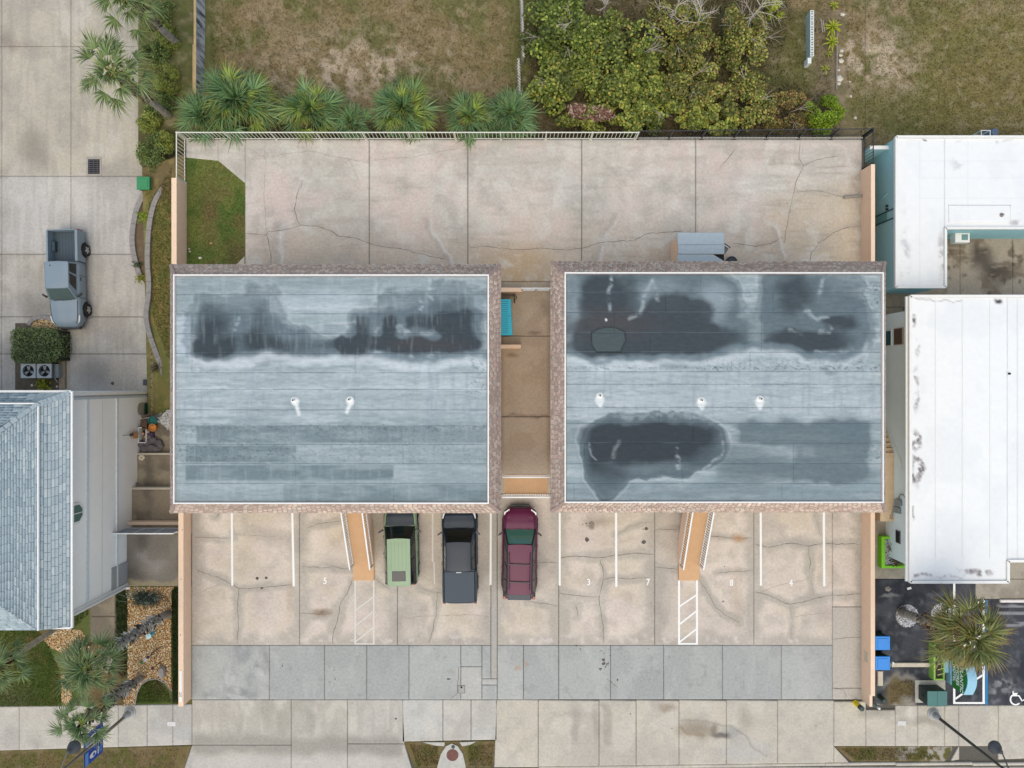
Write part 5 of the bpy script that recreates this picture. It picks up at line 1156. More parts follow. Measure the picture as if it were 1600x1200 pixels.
def quadface(corners, u0,u1,v0,v1, off, curve=0.0, nu=5, nv=3, th=.0):
    """corners bl,br,tr,tl ; returns patch pushed out along the normal, with an outward bulge"""
    bl,br,tr,tl = map(Vector,corners); nrm = (br-bl).cross(tl-bl).normalized(); V=[];Fc=[]
    for j in range(nv+1):
        v = v0+(v1-v0)*j/nv
        for i in range(nu+1):
            u = u0+(u1-u0)*i/nu; p = (bl*(1-u)+br*u)*(1-v)+(tl*(1-u)+tr*u)*v
            V.append(p+nrm*(off+curve*(1-(2*u-1)**2)))
    for j in range(nv):
        for i in range(nu):
            a=j*(nu+1)+i; Fc.append((a,a+1,a+nu+2,a+nu+1))
    return V,Fc
def wheel(o, x, y, r=.36, w=.24, side=1, rim=M_rim):
    b = MB(); prof=[(r*.62,-w/2),(r*.93,-w/2),(r,-w/2+.03),(r,w/2-.03),(r*.93,w/2),(r*.62,w/2)]
    base=len(b.v); b.lathe(0,0,prof,26,'x'); b.v=[(vx+x,vy+y,vz+r) for vx,vy,vz in b.v]
    t = b.build('wheel', M_tyre, o, smooth=False)
    b = MB(); xo = side*(w/2-.015); b.lathe(0,0,[(r*.63,xo),(r*.60,xo+side*.012),(r*.55,xo-side*.02),(.0,xo-side*.02)],24,'x')
    b.v=[(vx+x,vy+y,vz+r) for vx,vy,vz in b.v]; b.build('rim', mat('rim_dark',(70,72,76),.4,.1,8,0,.6), t)
    b = MB()
    for k in range(5):
        a = 2*math.pi*k/5; p0=Vector((x+xo+side*.02,y+.05*math.cos(a),r+.05*math.sin(a))); p1=Vector((x+xo+side*.012,y+r*.58*math.cos(a),r+r*.58*math.sin(a))); b.beam(p0,p1,.12,.03,(1,0,0))
    b.lathe(0,0,[(.07,0),(.05,side*.02),(0,side*.02)],12,'x'); m=len(b.v); b.v=b.v[:40]+[(vx+x+xo+side*.02,vy+y,vz+r) for vx,vy,vz in b.v[40:]]
    b.build('spokes', rim, t)
def arch(o, x, y, r, side, m=M_black):
    b = MB(); n=18; V=[];
    for rr,xx in ((r*1.0,x-side*.02),(r*1.0,x+side*.012),(r*1.14,x+side*.018),(r*1.17,x-side*.02)):
        for i in range(n+1):
            a = math.pi*i/n-.15+.3*(i/n)*0; a = -.12+(math.pi+.24)*i/n; V.append((xx,y+rr*math.cos(a),r*.92+rr*math.sin(a)))
    Fc=[]
    for k in range(3):
        for i in range(n): a=k*(n+1)+i; Fc.append((a,a+1,a+n+2,a+n+1))
    b.add(V,Fc); b.build('wheel_arch', m, o)
    b = MB(); V=[(x+side*.004,y+r*math.cos(-.12+(math.pi+.24)*i/n),r*.92+r*math.sin(-.12+(math.pi+.24)*i/n)) for i in range(n+1)]
    b.add(V,[tuple(range(n+1))]); b.build('wheel_well', M_dark, o)
def bumper(o, y0, y1, w, z0, z1, m, name):
    """rounded bumper: full width at y0, tapering to y1"""
    n=10; pts=[(w*math.copysign(abs(math.cos(t))**.45,math.cos(t)), y0+(y1-y0)*abs(math.sin(t))**.6) for t in [math.pi*i/n for i in range(n+1)]]
    b=MB(); b.prism(pts,z0,z1); b.build(name,m,o)
def cabin(o, sp, paint, pillar, glass, roofm):
    """greenhouse: sp has yb0,yb1 (belt rear, front), yr0,yr1 (roof rear, front), wb,wr half widths, zb,zr"""
    yb0,yb1,yr0,yr1,wb,wr,zb,zr = (sp[k] for k in ('yb0','yb1','yr0','yr1','wb','wr','zb','zr'))
    B = [Vector((-wb,yb0,zb)),Vector((wb,yb0,zb)),Vector((wb*.96,yb1,zb)),Vector((-wb*.96,yb1,zb))]
    T = [Vector((-wr,yr0,zr)),Vector((wr,yr0,zr)),Vector((wr,yr1,zr)),Vector((-wr,yr1,zr))]
    b = MB(); b.hexa(B,T); b.build('pillars', pillar, o)
    faces = {'front':(B[2],B[3],T[3],T[2]), 'rear':(B[0],B[1],T[1],T[0]), 'right':(B[1],B[2],T[2],T[1]), 'left':(B[3],B[0],T[0],T[3])}
    V,Fc = quadface(faces['front'],.045,.955,.04,.93,.012,.035,8,4); b=MB(); b.add(V,Fc); ws=b.build('windshield', sp.get('ws',glass), o, smooth=True)
    V,Fc = quadface(faces['rear'],.08,.92,.12,.9,.012,.015); b=MB(); b.add(V,Fc); b.build('rear_window', glass, o, smooth=True)
    for nm in ('right','left'):
        for (u0,u1) in sp['win']:
            if nm == 'left': u0,u1 = 1-u1,1-u0
            V,Fc = quadface(faces[nm],u0,u1,.14,.88,.010,.0,4,2); b=MB(); b.add(V,Fc); b.build('side_window', glass, o)
    # roof skin with crown
    nx,ny=10,10; V=[];Fc=[]
    for j in range(ny+1):
        for i in range(nx+1):
            u=i/nx*2-1; v=j/ny; e=1-abs(2*v-1)**4; x=u*wr*1.01; y=yr0+(yr1-yr0)*v+(.05*(1-u*u) if v>.5 else -.03*(1-u*u))*abs(2*v-1)
            V.append((x,y,zr+.012+sp.get('crown',.045)*(1-u**4)*(.45+.55*e)))
    for j in range(ny):
        for i in range(nx): a=j*(nx+1)+i; Fc.append((a,a+1,a+nx+2,a+nx+1))
    b=MB(); b.add(V,Fc); b.build('roof', roofm, o, smooth=True)
    for s in (-1,1):
        b=MB(); b.tube([Vector((s*wr,yr0,zr+.01)),Vector((s*wr,yr1,zr+.01)),Vector((s*wb*.96,yb1,zb+.01))],.022,6); b.build('roof_rail', sp.get('railm',pillar), o)
        p=Vector((s*(wb*.96+.0),yb1-.22,zb+.06)); b=MB(); b.beam(p,p+Vector((s*.16,.0,.05)),.04,.03); b.hexa([(p.x+s*.1,p.y-.02,p.z),(p.x+s*.32,p.y-.14,p.z),(p.x+s*.32,p.y-.05,p.z),(p.x+s*.1,p.y+.1,p.z)][::s],[(p.x+s*.1,p.y-.02,p.z+.17),(p.x+s*.32,p.y-.14,p.z+.15),(p.x+s*.32,p.y-.05,p.z+.15),(p.x+s*.1,p.y+.1,p.z+.17)][::s]); b.build('mirror', sp.get('mirm',M_black), o)
def shut_lines(o, tab, y0, y1, wfrac):
    b=MB()
    for s in (-1,1):
        P_=[]
        for j in range(9):
            y=y0+(y1-y0)*j/8; w=interp(tab,y,1)*wfrac*(1-.06*j/8); P_.append((s*(w+.012),y,interp(tab,y,2)+.02))
        for p,q in zip(P_[:-1],P_[1:]): b.beam(p,q,.022,.02)
    b.build('hood_seam', M_dark, o)
    b=MB(); b.tube([(-.5,y0-.06,interp(tab,y0,2)+.06),(.1,y0-.02,interp(tab,y0,2)+.07)],.012,5); b.tube([(-.0,y0-.06,interp(tab,y0,2)+.06),(.55,y0-.02,interp(tab,y0,2)+.07)],.012,5); b.build('wiper', M_black, o)
def hood_panel(o, tab, y0, y1, wfrac, m, ridges=True, lift=.012):
    V=[];Fc=[]; nx,ny=10,8
    for j in range(ny+1):
        y=y0+(y1-y0)*j/ny
        for i in range(nx+1):
            u=i/nx*2-1; w=interp(tab,y,1)*wfrac*(1-.06*j/ny); z=interp(tab,y,2)+.04*(1-abs(u)**2*.75)+lift+(.012 if ridges and .35<abs(u)<.62 else 0)
            V.append((u*w,y-(.05*u*u if j==ny else 0),z))
    for j in range(ny):
        for i in range(nx): a=j*(nx+1)+i; Fc.append((a,a+1,a+nx+2,a+nx+1))
    shut_lines(o,tab,y0,y1,wfrac); b=MB(); b.add(V,Fc); return b.build('hood', m, o, smooth=True)
def lights(o, x, y, z, w, d, h, m, name, s):
    b=MB(); b.hexa([(x-s*w*.5,y-d*.2,z-h),(x+s*w*.5,y-d,z-h),(x+s*w*.5,y-d*.4,z-h),(x-s*w*.5,y+d*.25,z-h)] if s>0 else [(x-s*w*.5,y-d*.2,z-h),(x-s*w*.5,y+d*.25,z-h),(x+s*w*.5,y-d*.4,z-h),(x+s*w*.5,y-d,z-h)],
              [(x-s*w*.5,y-d*.2,z),(x+s*w*.5,y-d,z),(x+s*w*.5,y-d*.4,z),(x-s*w*.5,y+d*.25,z)] if s>0 else [(x-s*w*.5,y-d*.2,z),(x-s*w*.5,y+d*.25,z),(x+s*w*.5,y-d*.4,z),(x+s*w*.5,y-d,z)])
    b.build(name, m, o)
M_head = mat('headlight_glass',(226,228,230),.15,.05,6,0,0,.5); M_tail = mat('taillight_red',(150,30,30),.25,.1,6,0,0,.5)
M_cargl = mat('car_glass',(20,30,30),.05,.03,2,0,0,.2,spec=.5)

def place(o, x, y, z, rot=0): o.location=(x,y,z); o.rotation_euler=(0,0,math.radians(rot))

def green_suv():
    o = empty('parked_suv',(0,0,0),'boxy pale green compact SUV with black hood and a dark sunroof','car'); G=carmat('pale_green_paint',(200,232,182)); K=carmat('black_plastic_trim',(54,62,66),.4,.1,.3); Ks=carmat('dark_hood_paint',(44,62,74),.3,.2,.8)
    tab=[(-2.14,.6,.84,.45),(-2.09,.76,.95,.38),(-1.98,.87,1.02,.3),(-1.5,.915,1.05,.24),(0,.915,1.06,.22),(1.0,.915,1.06,.22),(1.5,.9,1.02,.24),(1.98,.84,.95,.3),(2.12,.7,.8,.4)]
    car_body(o,tab,G,.03)
    sp=dict(yb0=-2.06,yb1=1.1,yr0=-1.93,yr1=.5,wb=.86,wr=.64,zb=1.03,zr=1.64,win=((.04,.22),(.25,.5),(.53,.78)),railm=K)
    cabin(o,sp,G,K,M_cargl,G); hood_panel(o,tab,1.12,1.96,.84,Ks)
    for i in range(5):
        x=-.4+.2*i; b=MB(); b.box(x-.012,x+.012,-1.15,.35,1.68+.006,1.701); b.build('roof_rib', carmat('green_rib',(184,216,162)), o)
    b=MB(); b.box(-.36,.36,-1.74,-1.2,1.69,1.712,.02); b.build('sunroof', mat('sunroof_glass',(22,28,36),.2,.05,4,0,0,.1), o)
    b=MB(); b.box(-.66,.66,-2.03,-1.93,1.55,1.62,.02); b.build('spoiler', G, o)
    bumper(o,-2.0,-2.2,.86,.35,.62,K,'rear_bumper'); bumper(o,1.95,2.22,.86,.35,.62,K,'front_bumper')
    for s in (-1,1):
        lights(o,s*.66,2.12,.84,.22,.16,.16,M_head,'headlight',s); b=MB(); b.box(s*.7-.08,s*.7+.08,-2.14,-2.04,.75,1.0,.02); b.build('taillight', M_tail, o)
        b=MB(); b.box(s*.9,s*.935,-1.1,1.0,.26,.42); b.build('sill_trim', K, o)
        for y in (-.62,.3,1.02): b=MB(); b.box(s*.915,s*.921,y-.008,y+.008,.4,1.0); b.build('door_seam', M_dark, o)
        for y in (-.5,.42): b=MB(); b.box(s*.915,s*.94,y,y+.16,.86,.9); b.build('door_handle', K, o)
        for y in (-1.35,1.32): arch(o,s*.905,y,.37,s,K); wheel(o,s*.82,y,.34,.22,s)
    place(o,-6.08,-8.82,0,1.0)
green_suv()

def pickup_dark():
    o = empty('parked_pickup',(0,0,0),'dark blue grey pickup truck with a flat closed bed cover','pickup truck'); D=carmat('dark_slate_paint',(42,62,78),.3,.2,.9); K=carmat('black_plastic_trim',(54,62,66))
    tab=[(-2.82,.84,.95,.5),(-2.74,.93,1.17,.36),(-1.9,.955,1.2,.3),(-1.0,.95,1.2,.28),(1.0,.95,1.18,.28),(1.55,.95,1.13,.3),(1.98,.9,1.08,.34),(2.2,.78,.98,.42),(2.28,.6,.8,.5)]
    car_body(o,tab,D,.02)
    sp=dict(yb0=-1.0,yb1=1.28,yr0=-.88,yr1=.62,wb=.86,wr=.66,zb=1.17,zr=1.8,win=((.05,.36),(.4,.78)),railm=D)
    cabin(o,sp,D,D,M_cargl,D); hood_panel(o,tab,1.34,2.12,.86,D)
    for i in range(4):
        x=-.36+.24*i; b=MB(); b.box(x-.015,x+.015,-.7,.35,1.852,1.863); b.build('roof_rib', D, o)
    b=MB(); b.box(-.83,.83,-2.74,-1.04,1.2,1.27,.035); b.build('bed_cover', mat('bed_cover_vinyl',(52,72,84),.55,.06,5,.08,k=.6), o)
    b=MB(); b.box(-.84,.84,-1.032,-1.0,1.2,1.25); b.build('cover_hinge', M_black, o); b=MB(); b.box(-.14,.14,-.99,-.96,1.72,1.76); b.build('brake_lamp', M_head, o)
    for s in (-1,1):
        b=MB(); b.box(s*.85,s*.93,-2.72,-1.05,1.19,1.235,.015); b.build('bed_rail', K, o)
        b=MB(); V=[]; b.tube([(s*.89,1.78,1.06),(s*.84,2.02,1.04),(s*.7,2.2,.98)],[.03,.06,.045],8); b.build('headlight', M_head, o)
        b=MB(); b.box(s*.84-.07,s*.84+.07,-2.84,-2.76,.75,1.12,.02); b.build('taillight', M_tail, o)
        for y in (-.98,.1,1.18): b=MB(); b.box(s*.95,s*.957,y-.008,y+.008,.5,1.15); b.build('door_seam', M_dark, o)
        for y in (-.75,.25): b=MB(); b.box(s*.95,s*.975,y,y+.2,.98,1.03); b.build('door_handle', K, o)
        for y in (-1.85,1.5): arch(o,s*.945,y,.42,s,K); wheel(o,s*.86,y,.38,.25,s)
        b=MB(); b.box(s*.9,s*.97,-.9,1.2,.3,.36,.01); b.build('side_step', K, o)
    bumper(o,-2.74,-2.95,.88,.45,.68,K,'rear_bumper'); bumper(o,1.98,2.36,.9,.42,.7,K,'front_bumper')
    place(o,-2.86,-9.1,0,.6)
pickup_dark()

def purple_suv():
    o = empty('parked_suv',(0,0,0),'maroon purple SUV with black roof rails and crossbars','car'); R=carmat('plum_paint',(134,46,88),.26,.3,1.0); K=carmat('black_plastic_trim',(54,62,66)); Rd=carmat('dark_plum_trim',(80,44,58))
    tab=[(-2.5,.55,.8,.45),(-2.44,.74,.92,.38),(-2.3,.87,1.02,.32),(-1.8,.955,1.08,.26),(-.5,.965,1.1,.24),(.9,.965,1.1,.24),(1.6,.955,1.04,.26),(2.05,.93,.96,.28),(2.35,.84,.86,.34),(2.5,.6,.7,.42)]
    car_body(o,tab,R,.05)
    sp=dict(yb0=-2.3,yb1=1.38,yr0=-2.0,yr1=.62,wb=.89,wr=.66,zb=1.06,zr=1.66,win=((.07,.26),(.29,.53),(.56,.8)),railm=K,ws=mat('tinted_windshield',(60,108,100),.05,.1,1.4,0,0,.3,spec=.6),mirm=Rd)
    cabin(o,sp,R,K,M_cargl,R); hood_panel(o,tab,1.42,2.34,.8,R,ridges=False)
    b=MB(); b.box(-.62,.62,-2.34,-2.0,1.52,1.6,.03); b.build('spoiler', carmat('grey_spoiler',(84,96,104)), o)
    for s in (-1,1):
        b=MB(); b.tube([(s*.55,-1.75,1.68),(s*.56,-1.7,1.76),(s*.57,.15,1.77),(s*.56,.25,1.69)],.02,6); b.build('roof_rack_rail', M_black, o)
        lights(o,s*.74,2.36,.88,.28,.3,.14,M_head,'headlight',s); b=MB(); b.box(s*.8-.07,s*.8+.07,-2.46,-2.3,.8,1.02,.02); b.build('taillight', M_tail, o)
        for y in (-.95,.2,1.1): b=MB(); b.box(s*.965,s*.971,y-.008,y+.008,.4,1.05); b.build('door_seam', M_dark, o)
        for y in (-.8,.35): b=MB(); b.box(s*.96,s*.99,y,y+.2,.9,.94); b.build('door_handle', R, o)
        for y in (-1.5,1.48): arch(o,s*.955,y,.4,s,K); wheel(o,s*.87,y,.37,.24,s)
        b=MB(); b.box(s*.95,s*.985,-1.0,1.0,.26,.42); b.build('sill_trim', K, o)
    for y in (-.35,-1.3):
        b=MB(); b.beam((-.57,y-.02,1.79),(.57,y-.05,1.79),.05,.03); b.build('crossbar', M_black, o)
    b=MB(); b.hexa([(-.42,2.3,.62),(.42,2.3,.62),(.3,2.54,.62),(-.3,2.54,.62)],[(-.44,2.3,.8),(.44,2.3,.8),(.3,2.53,.74),(-.3,2.53,.74)]); b.build('grille', M_black, o)
    bumper(o,-2.3,-2.56,.88,.4,.66,Rd,'rear_bumper'); b=MB(); b.hexa([(-.8,2.3,.35),(.8,2.3,.35),(.5,2.62,.35),(-.5,2.62,.35)],[(-.8,2.3,.6),(.8,2.3,.6),(.5,2.6,.58),(-.5,2.6,.58)]); b.build('front_bumper', K, o)
    b=MB(); b.box(-.52,.52,1.3,1.36,1.13,1.15); b.build('wiper', M_black, o)
    place(o,.42,-9.26,0,-.8)
purple_suv()
b=MB(); a=P(791,793,.1); c=P(836,800,.1); b.box(a.x,c.x,c.y,a.y,.0,.12,.03); b.build('wheel_stop', mat('chalky_white',(232,224,222),.8,.1,8), label='white concrete wheel stop in front of the plum SUV', cat='wheel stop')

def pickup_silver():
    o = empty('parked_pickup',(0,0,0),'silver blue pickup truck with an open bed, parked on the left driveway','pickup truck'); S=carmat('silver_blue_paint',(182,204,214),.3,.35,.9); K=carmat('black_plastic_trim',(54,62,66))
    # built facing +y and turned round; bed hollow
    tab=[(-1.0,.9,1.17,.34),(-.6,.905,1.17,.3),(1.1,.905,1.15,.3),(1.9,.9,1.1,.32),(2.4,.84,1.04,.36),(2.68,.68,.94,.42),(2.76,.5,.8,.5)]
    car_body(o,tab,S,.03)
    sp=dict(yb0=-.98,yb1=1.2,yr0=-.9,yr1=.56,wb=.83,wr=.66,zb=1.14,zr=1.76,win=((.06,.36),(.42,.8)),railm=S,ws=mat('grey_green_windshield',(78,96,92),.06,.1,1.6,0,0,.3,spec=.6))
    cabin(o,sp,S,S,M_cargl,S); hood_panel(o,tab,1.26,2.56,.86,S)
    BD=mat('bed_liner',(60,78,88),.5,.1,5,.1)
    for s in (-1,1):
        b=MB(); b.hexa([(s*.76,-2.84,.5),(s*.9,-2.84,.42),(s*.9,-1.03,.42),(s*.76,-1.03,.5)] if s>0 else [(s*.9,-2.84,.42),(s*.76,-2.84,.5),(s*.76,-1.03,.5),(s*.9,-1.03,.42)],
                         [(s*.78,-2.84,1.24),(s*.9,-2.84,1.2),(s*.9,-1.03,1.22),(s*.78,-1.03,1.26)] if s>0 else [(s*.9,-2.84,1.2),(s*.78,-2.84,1.24),(s*.78,-1.03,1.26),(s*.9,-1.03,1.22)]); b.build('bed_side', S, o)
        b=MB(); b.box(s*.56,s*.755,-2.25,-1.65,.72,.98,.05); b.build('wheel_house', BD, o)
        b=MB(); b.box(s*.76,s*.9,-2.9,-2.845,.7,1.1,.01); b.build('taillight', M_tail, o)
        b=MB(); b.tube([(s*.84,2.1,1.04),(s*.78,2.42,.98),(s*.6,2.6,.9)],[.03,.05,.03],8); b.build('headlight', M_head, o)
        for y in (-1.015,-.2,1.08): b=MB(); b.box(s*.905,s*.911,y-.01,y+.01,.45,1.12); b.build('door_seam', M_dark, o)
        for y in (-.1,): b=MB(); b.box(s*.905,s*.93,y,y+.2,.95,1.0); b.build('door_handle', K, o)
        for y in (-1.78,1.72): arch(o,s*.9,y,.41,s,K); wheel(o,s*.86,y,.37,.26,s)
    b=MB(); b.box(-.758,.758,-2.8,-1.03,.6,.71); b.build('bed_floor', BD, o)
    for i in range(6):
        x=-.45+.18*i; b=MB(); b.box(x-.03,x+.03,-2.78,-1.06,.712,.722); b.build('bed_rib', BD, o)
    b=MB(); b.box(-.76,.76,-2.88,-2.81,.55,1.24,.02); b.build('tailgate', S, o); b=MB(); b.box(-.77,.77,-1.07,-1.02,.6,1.24,.0); b.build('bed_headboard', BD, o)
    b=MB(); b.box(-.82,.82,-3.0,-2.89,.45,.62,.03); b.build('rear_bumper', M_rim, o); b=MB(); b.hexa([(-.8,2.4,.4),(.8,2.4,.4),(.55,2.86,.4),(-.55,2.86,.4)],[(-.8,2.4,.66),(.8,2.4,.66),(.55,2.84,.62),(-.55,2.84,.62)]); b.build('front_bumper', K, o)
    b=MB(); b.box(.3,.36,-.72,-.66,1.81,1.83); b.build('roof_lamp', M_black, o)
    place(o,-25.93,6.06,HL,181.5)
pickup_silver()

# ------------------------------------------------------------------ vegetation
def scatter(name, pts, tv, tf, scale, col_, m, parent=None, label=None, cat=None, kind='stuff', tilt=.5, rots=None, loc=None):
    """merge copies of a template (tv verts, tf faces) at pts with random turns; col_ (N,3) linear"""
    N = len(pts); tv = np.asarray(tv,float); tf = np.asarray(tf,int)
    a = rng.uniform(0,2*np.pi,N); tx = rng.normal(0,tilt,N); ty = rng.normal(0,tilt,N)
    ca,sa = np.cos(a),np.sin(a); cx,sx = np.cos(tx),np.sin(tx); cy,sy = np.cos(ty),np.sin(ty)
    Rz = np.zeros((N,3,3)); Rz[:,0,0]=ca; Rz[:,0,1]=-sa; Rz[:,1,0]=sa; Rz[:,1,1]=ca; Rz[:,2,2]=1
    Rx = np.zeros((N,3,3)); Rx[:,0,0]=1; Rx[:,1,1]=cx; Rx[:,1,2]=-sx; Rx[:,2,1]=sx; Rx[:,2,2]=cx
    Ry = np.zeros((N,3,3)); Ry[:,1,1]=1; Ry[:,0,0]=cy; Ry[:,0,2]=sy; Ry[:,2,0]=-sy; Ry[:,2,2]=cy
    R = Rx@Ry@Rz if rots is None else rots
    sc_ = np.broadcast_to(np.asarray(scale,float),(N,)) if np.ndim(scale)<2 else scale
    v = np.einsum('nij,kj->nki',R,tv)*sc_[:,None,None]+np.asarray(pts)[:,None,:]
    f = (tf[None]+(np.arange(N)*len(tv))[:,None,None]).reshape(-1,tf.shape[1])
    c = np.repeat(col_,len(tv),0)
    return npmesh(name,v.reshape(-1,3),f,m,c,parent,kind=kind,label=label,cat=cat)
def colset(n, cols, jit=.15):
    cols = lin(np.array(cols))*KA; c = cols[rng.integers(0,len(cols),n)]; return c*rng.uniform(1-jit,1+jit,(n,1))
T_TUFT = ([(-.06,0,0),(.06,0,0),(.25,.1,.9),(-.05,.05,0),(.05,-.07,0),(-.35,.2,.75),(0,-.06,0),(.05,.06,0),(.1,-.42,.8)],[(0,1,2),(3,4,5),(6,7,8)])
T_DISC = ([(0,0,.03)]+[(math.cos(i*math.pi/3)*.5*(1.1 if i%3==0 else .95),math.sin(i*math.pi/3)*.5,-.02+(.05 if i%2 else 0)) for i in range(6)],[(0,1+i,1+(i+1)%6) for i in range(6)])
T_LEAF = ([(0,0,0),(.5,.2,.05),(1,0,-.05),(.5,-.2,.05)],[(0,1,2),(0,2,3)])
T_PEB = ([(1,0,0),(.2,.8,0),(-.8,.5,0),(-.7,-.5,0),(.3,-.75,0),(0,0,.6),(.1,.1,-.4)],[(0,1,5),(1,2,5),(2,3,5),(3,4,5),(4,0,5),(1,0,6),(2,1,6),(3,2,6),(4,3,6),(0,4,6)])
def sample_poly(pts, n, h, hf=None):
    pts = np.array(pts,float); x0,y0 = pts.min(0); x1,y1 = pts.max(0); X=[];Y=[]
    while sum(map(len,X)) < n:
        x = rng.uniform(x0,x1,n); y = rng.uniform(y0,y1,n); k = inpoly(x,y,[tuple(p) for p in pts]); X.append(x[k]); Y.append(y[k])
    x = np.concatenate(X)[:n]; y = np.concatenate(Y)[:n]; hh = np.full(n,float(h)) if hf is None else hf(x,y)
    k = (H-hh)/F; return np.stack([(x-800)*k,(600-y)*k,hh],-1), x, y

# lawns ---------------------------------------------------------------
def lawn(name, poly, n, h, cols, size=.09, hf=None, paintf=None, jit=.25, mul=1.0):
    p,x,y = sample_poly(poly,n,h,hf); c = colset(n,cols,jit)
    g = fbm(x,y,14,3,33)[:,None]; c = c*(.7+.6*g)
    if paintf is not None: c = c*.35+paintf(x,y)*.65*mul*rng.uniform(.75,1.35,(n,1))
    return scatter(name,p,*T_TUFT,rng.uniform(size*.6,size*1.4,n),c,BLADE,None,kind='stuff',tilt=.35)
LP = [(292.5,247),(341,252),(381.5,287),(381.5,400),(370,413),(292.5,420)]
def paint_lawn(x,y):
    b = np.ones(x.shape+(3,))*col((116,124,66)); wx,wy=warp(x,y,8,18); b = mix(b,(88,112,52), sst(.45,.62,fbm(wx,wy,30,4,4))*.8)
    b = mix(b,(122,112,72), sst(.5,.64,fbm(wx,wy,26,4,24))*.7); b = mix(b,(120,104,72), (ell(wx,wy,328,330,14,50,.8)+ell(wx,wy,372,400,20,22,.8))*.6); return b
slab('lawn_ground',(291.5,245,383,421),-.03,paint_lawn,SOIL,None,res=2,inset=0,kind='structure')
lawn('grass',LP,14000,-.02,[(136,154,76),(116,140,62),(156,154,94),(142,132,90)],.08,paintf=paint_lawn,mul=1.8)
M_peb1 = mat('small_stone',(222,214,200),.8,.1,10)
for i,(x,y,s,l) in enumerate(((313,403,.12,'white stone lying on the lawn patch near the building'),(330,380,.1,'orange tan stone lying on the lawn patch'),(296,389,.07,'tiny white stone at the left edge of the lawn patch, upper one'),(297,393,.07,'tiny white stone at the left edge of the lawn patch, lower one'))):
    b=MB(); p=P(x,y,0); b.add([(p.x+v[0]*s,p.y+v[1]*s*.8,.03+v[2]*s) for v in T_PEB[0]],T_PEB[1]); b.build('stone', mat('orange_stone',(206,158,112),.8) if i==1 else M_peb1, label=l, cat='stone')
# rear lots
def rear_cols(x,y): return paint_rearlot(x,y)
for poly,n in (([(330,-30),(815,-30),(815,215),(330,215)],26000),([(1300,-30),(1640,-30),(1640,235),(1340,235)],18000),([(1200,-30),(1300,-30),(1300,150),(1220,160)],4000),([(815,-20),(880,-20),(900,215),(815,215)],3500)):
    lawn('dry_grass',poly,n,-2,[(150,138,88),(128,120,72),(112,116,60)],.13,hf=lambda x,y: rearh(x,y)-.01,paintf=rear_cols,mul=1.2)
# left grass strip (slopes up to the wall)
strip = [(232,318),(246,296),(268,262),(270,415),(268,560),(262,560),(240,500),(232,420)]
def strip_h(x,y): return -2.0+np.clip((x-230)/40,0,1)*.5
def paint_strip(x,y):
    b = np.ones(x.shape+(3,))*col((124,116,66)); wx,wy=warp(x,y,6,16); b = mix(b,(104,110,58), sst(.45,.6,fbm(wx,wy,20,4,4))*.7); b = mix(b,(110,92,68), sst(330,290,y)*.7); return mix(b,(150,134,84), sst(.55,.68,fbm(x,y,8,3,24))*.5)
slab('slope_ground',[(222,262),(290,240),(300,690),(232,690)],-1.9,paint_strip,SOIL,None,res=2,inset=0,thick=1,hfun=strip_h,kind='structure')
lawn('dry_grass',strip,8000,-1.9,[(140,132,80),(120,122,66),(156,142,92)],.1,hf=strip_h,paintf=paint_strip,mul=1.2)
# front yard of the left house
YARD=[(-60,915),(300,915),(300,1104),(-60,1104)]
def paint_yard(x,y):
    b = np.ones(x.shape+(3,))*col((92,102,52)); wx,wy=warp(x,y,6,18)
    b = mix(b,(66,86,34), sst(.42,.6,fbm(wx,wy,36,4,4))*.8); b = mix(b,(112,96,62), sst(.55,.7,fbm(wx,wy,24,4,24))*.6)
    bed = inpoly(x,y,BED)|inpoly(x,y,BED2)|inpoly(x,y,BED3); b = mix(b,(176,140,92), bed.astype(float))
    b = mix(b,(48,56,30), (rect(x,y,181,200,922,1060,2)+rect(x,y,268,279,915,1100,1))*.9); b = mix(b,(128,118,106), rect(x,y,141,181,915,1000,1.5))
    b = mix(b,(150,138,120), (ell(wx,wy,170,1042,10,8,.4)+ell(wx,wy,140,1020,6,12,.5))); b = mix(b,(104,78,56), rect(wx,wy,128,196,1000,1104,8)*.7)
    b = mix(b,(112,84,58), stroke(x,y,[(0,1030),(85,982)],6,3)*.8); b = mix(b,(108,100,84), ell(wx,wy,20,1090,30,16,.8)*.6); b = mix(b,(100,88,62), ell(wx,wy,245,1072,12,10,.8)*.6)
    return b
BED=[(196,917),(272,917),(268,930),(267,1060),(269,1078),(258,1066),(245,1060),(232,1061),(221,1068),(214,1082),(211,1100),(192,1102),(200,1060),(200,940)]
BED2=[(62,992),(100,982),(128,985),(140,1010),(120,1030),(100,1020),(80,1012)]
BED3=[(96,1055),(112,1050),(112,1090),(104,1102),(97,1095)]
slab('front_yard_ground',[(-60,915),(300,915),(300,1100),(-60,1104.5)],-.03,paint_yard,SOIL,None,res=2,inset=0,thick=.3,kind='structure')
for poly,n,cs in (([(-30,985),(60,985),(75,1005),(96,1055),(96,1103),(-30,1103)],16000,[(110,132,62),(126,146,74),(96,114,56)]),([(181,922),(200,922),(200,1050),(190,1060),(181,1040)],2600,[(58,84,40),(48,70,34)]),([(268,918),(279,918),(279,1098),(270,1098)],2400,[(58,84,40),(44,66,32)]),([(213,1098),(216,1082),(224,1068),(236,1063),(248,1064),(262,1078),(269,1098)],1800,[(110,116,56),(90,104,46)]),([(112,915),(141,915),(138,960),(112,985)],1200,[(62,78,40)])):
    lawn('grass',poly,n,-.02,cs,.09)
def pebbles(name, poly, n, h, cols, s, label=None, z=.0):
    p,x,y = sample_poly(poly,n,h); p[:,2] += rng.uniform(0,.03,n)+z; scatter(name,p,*T_PEB,rng.uniform(s*.6,s*1.3,n),colset(n,cols,.2),PEB,None,kind='stuff',tilt=.4)
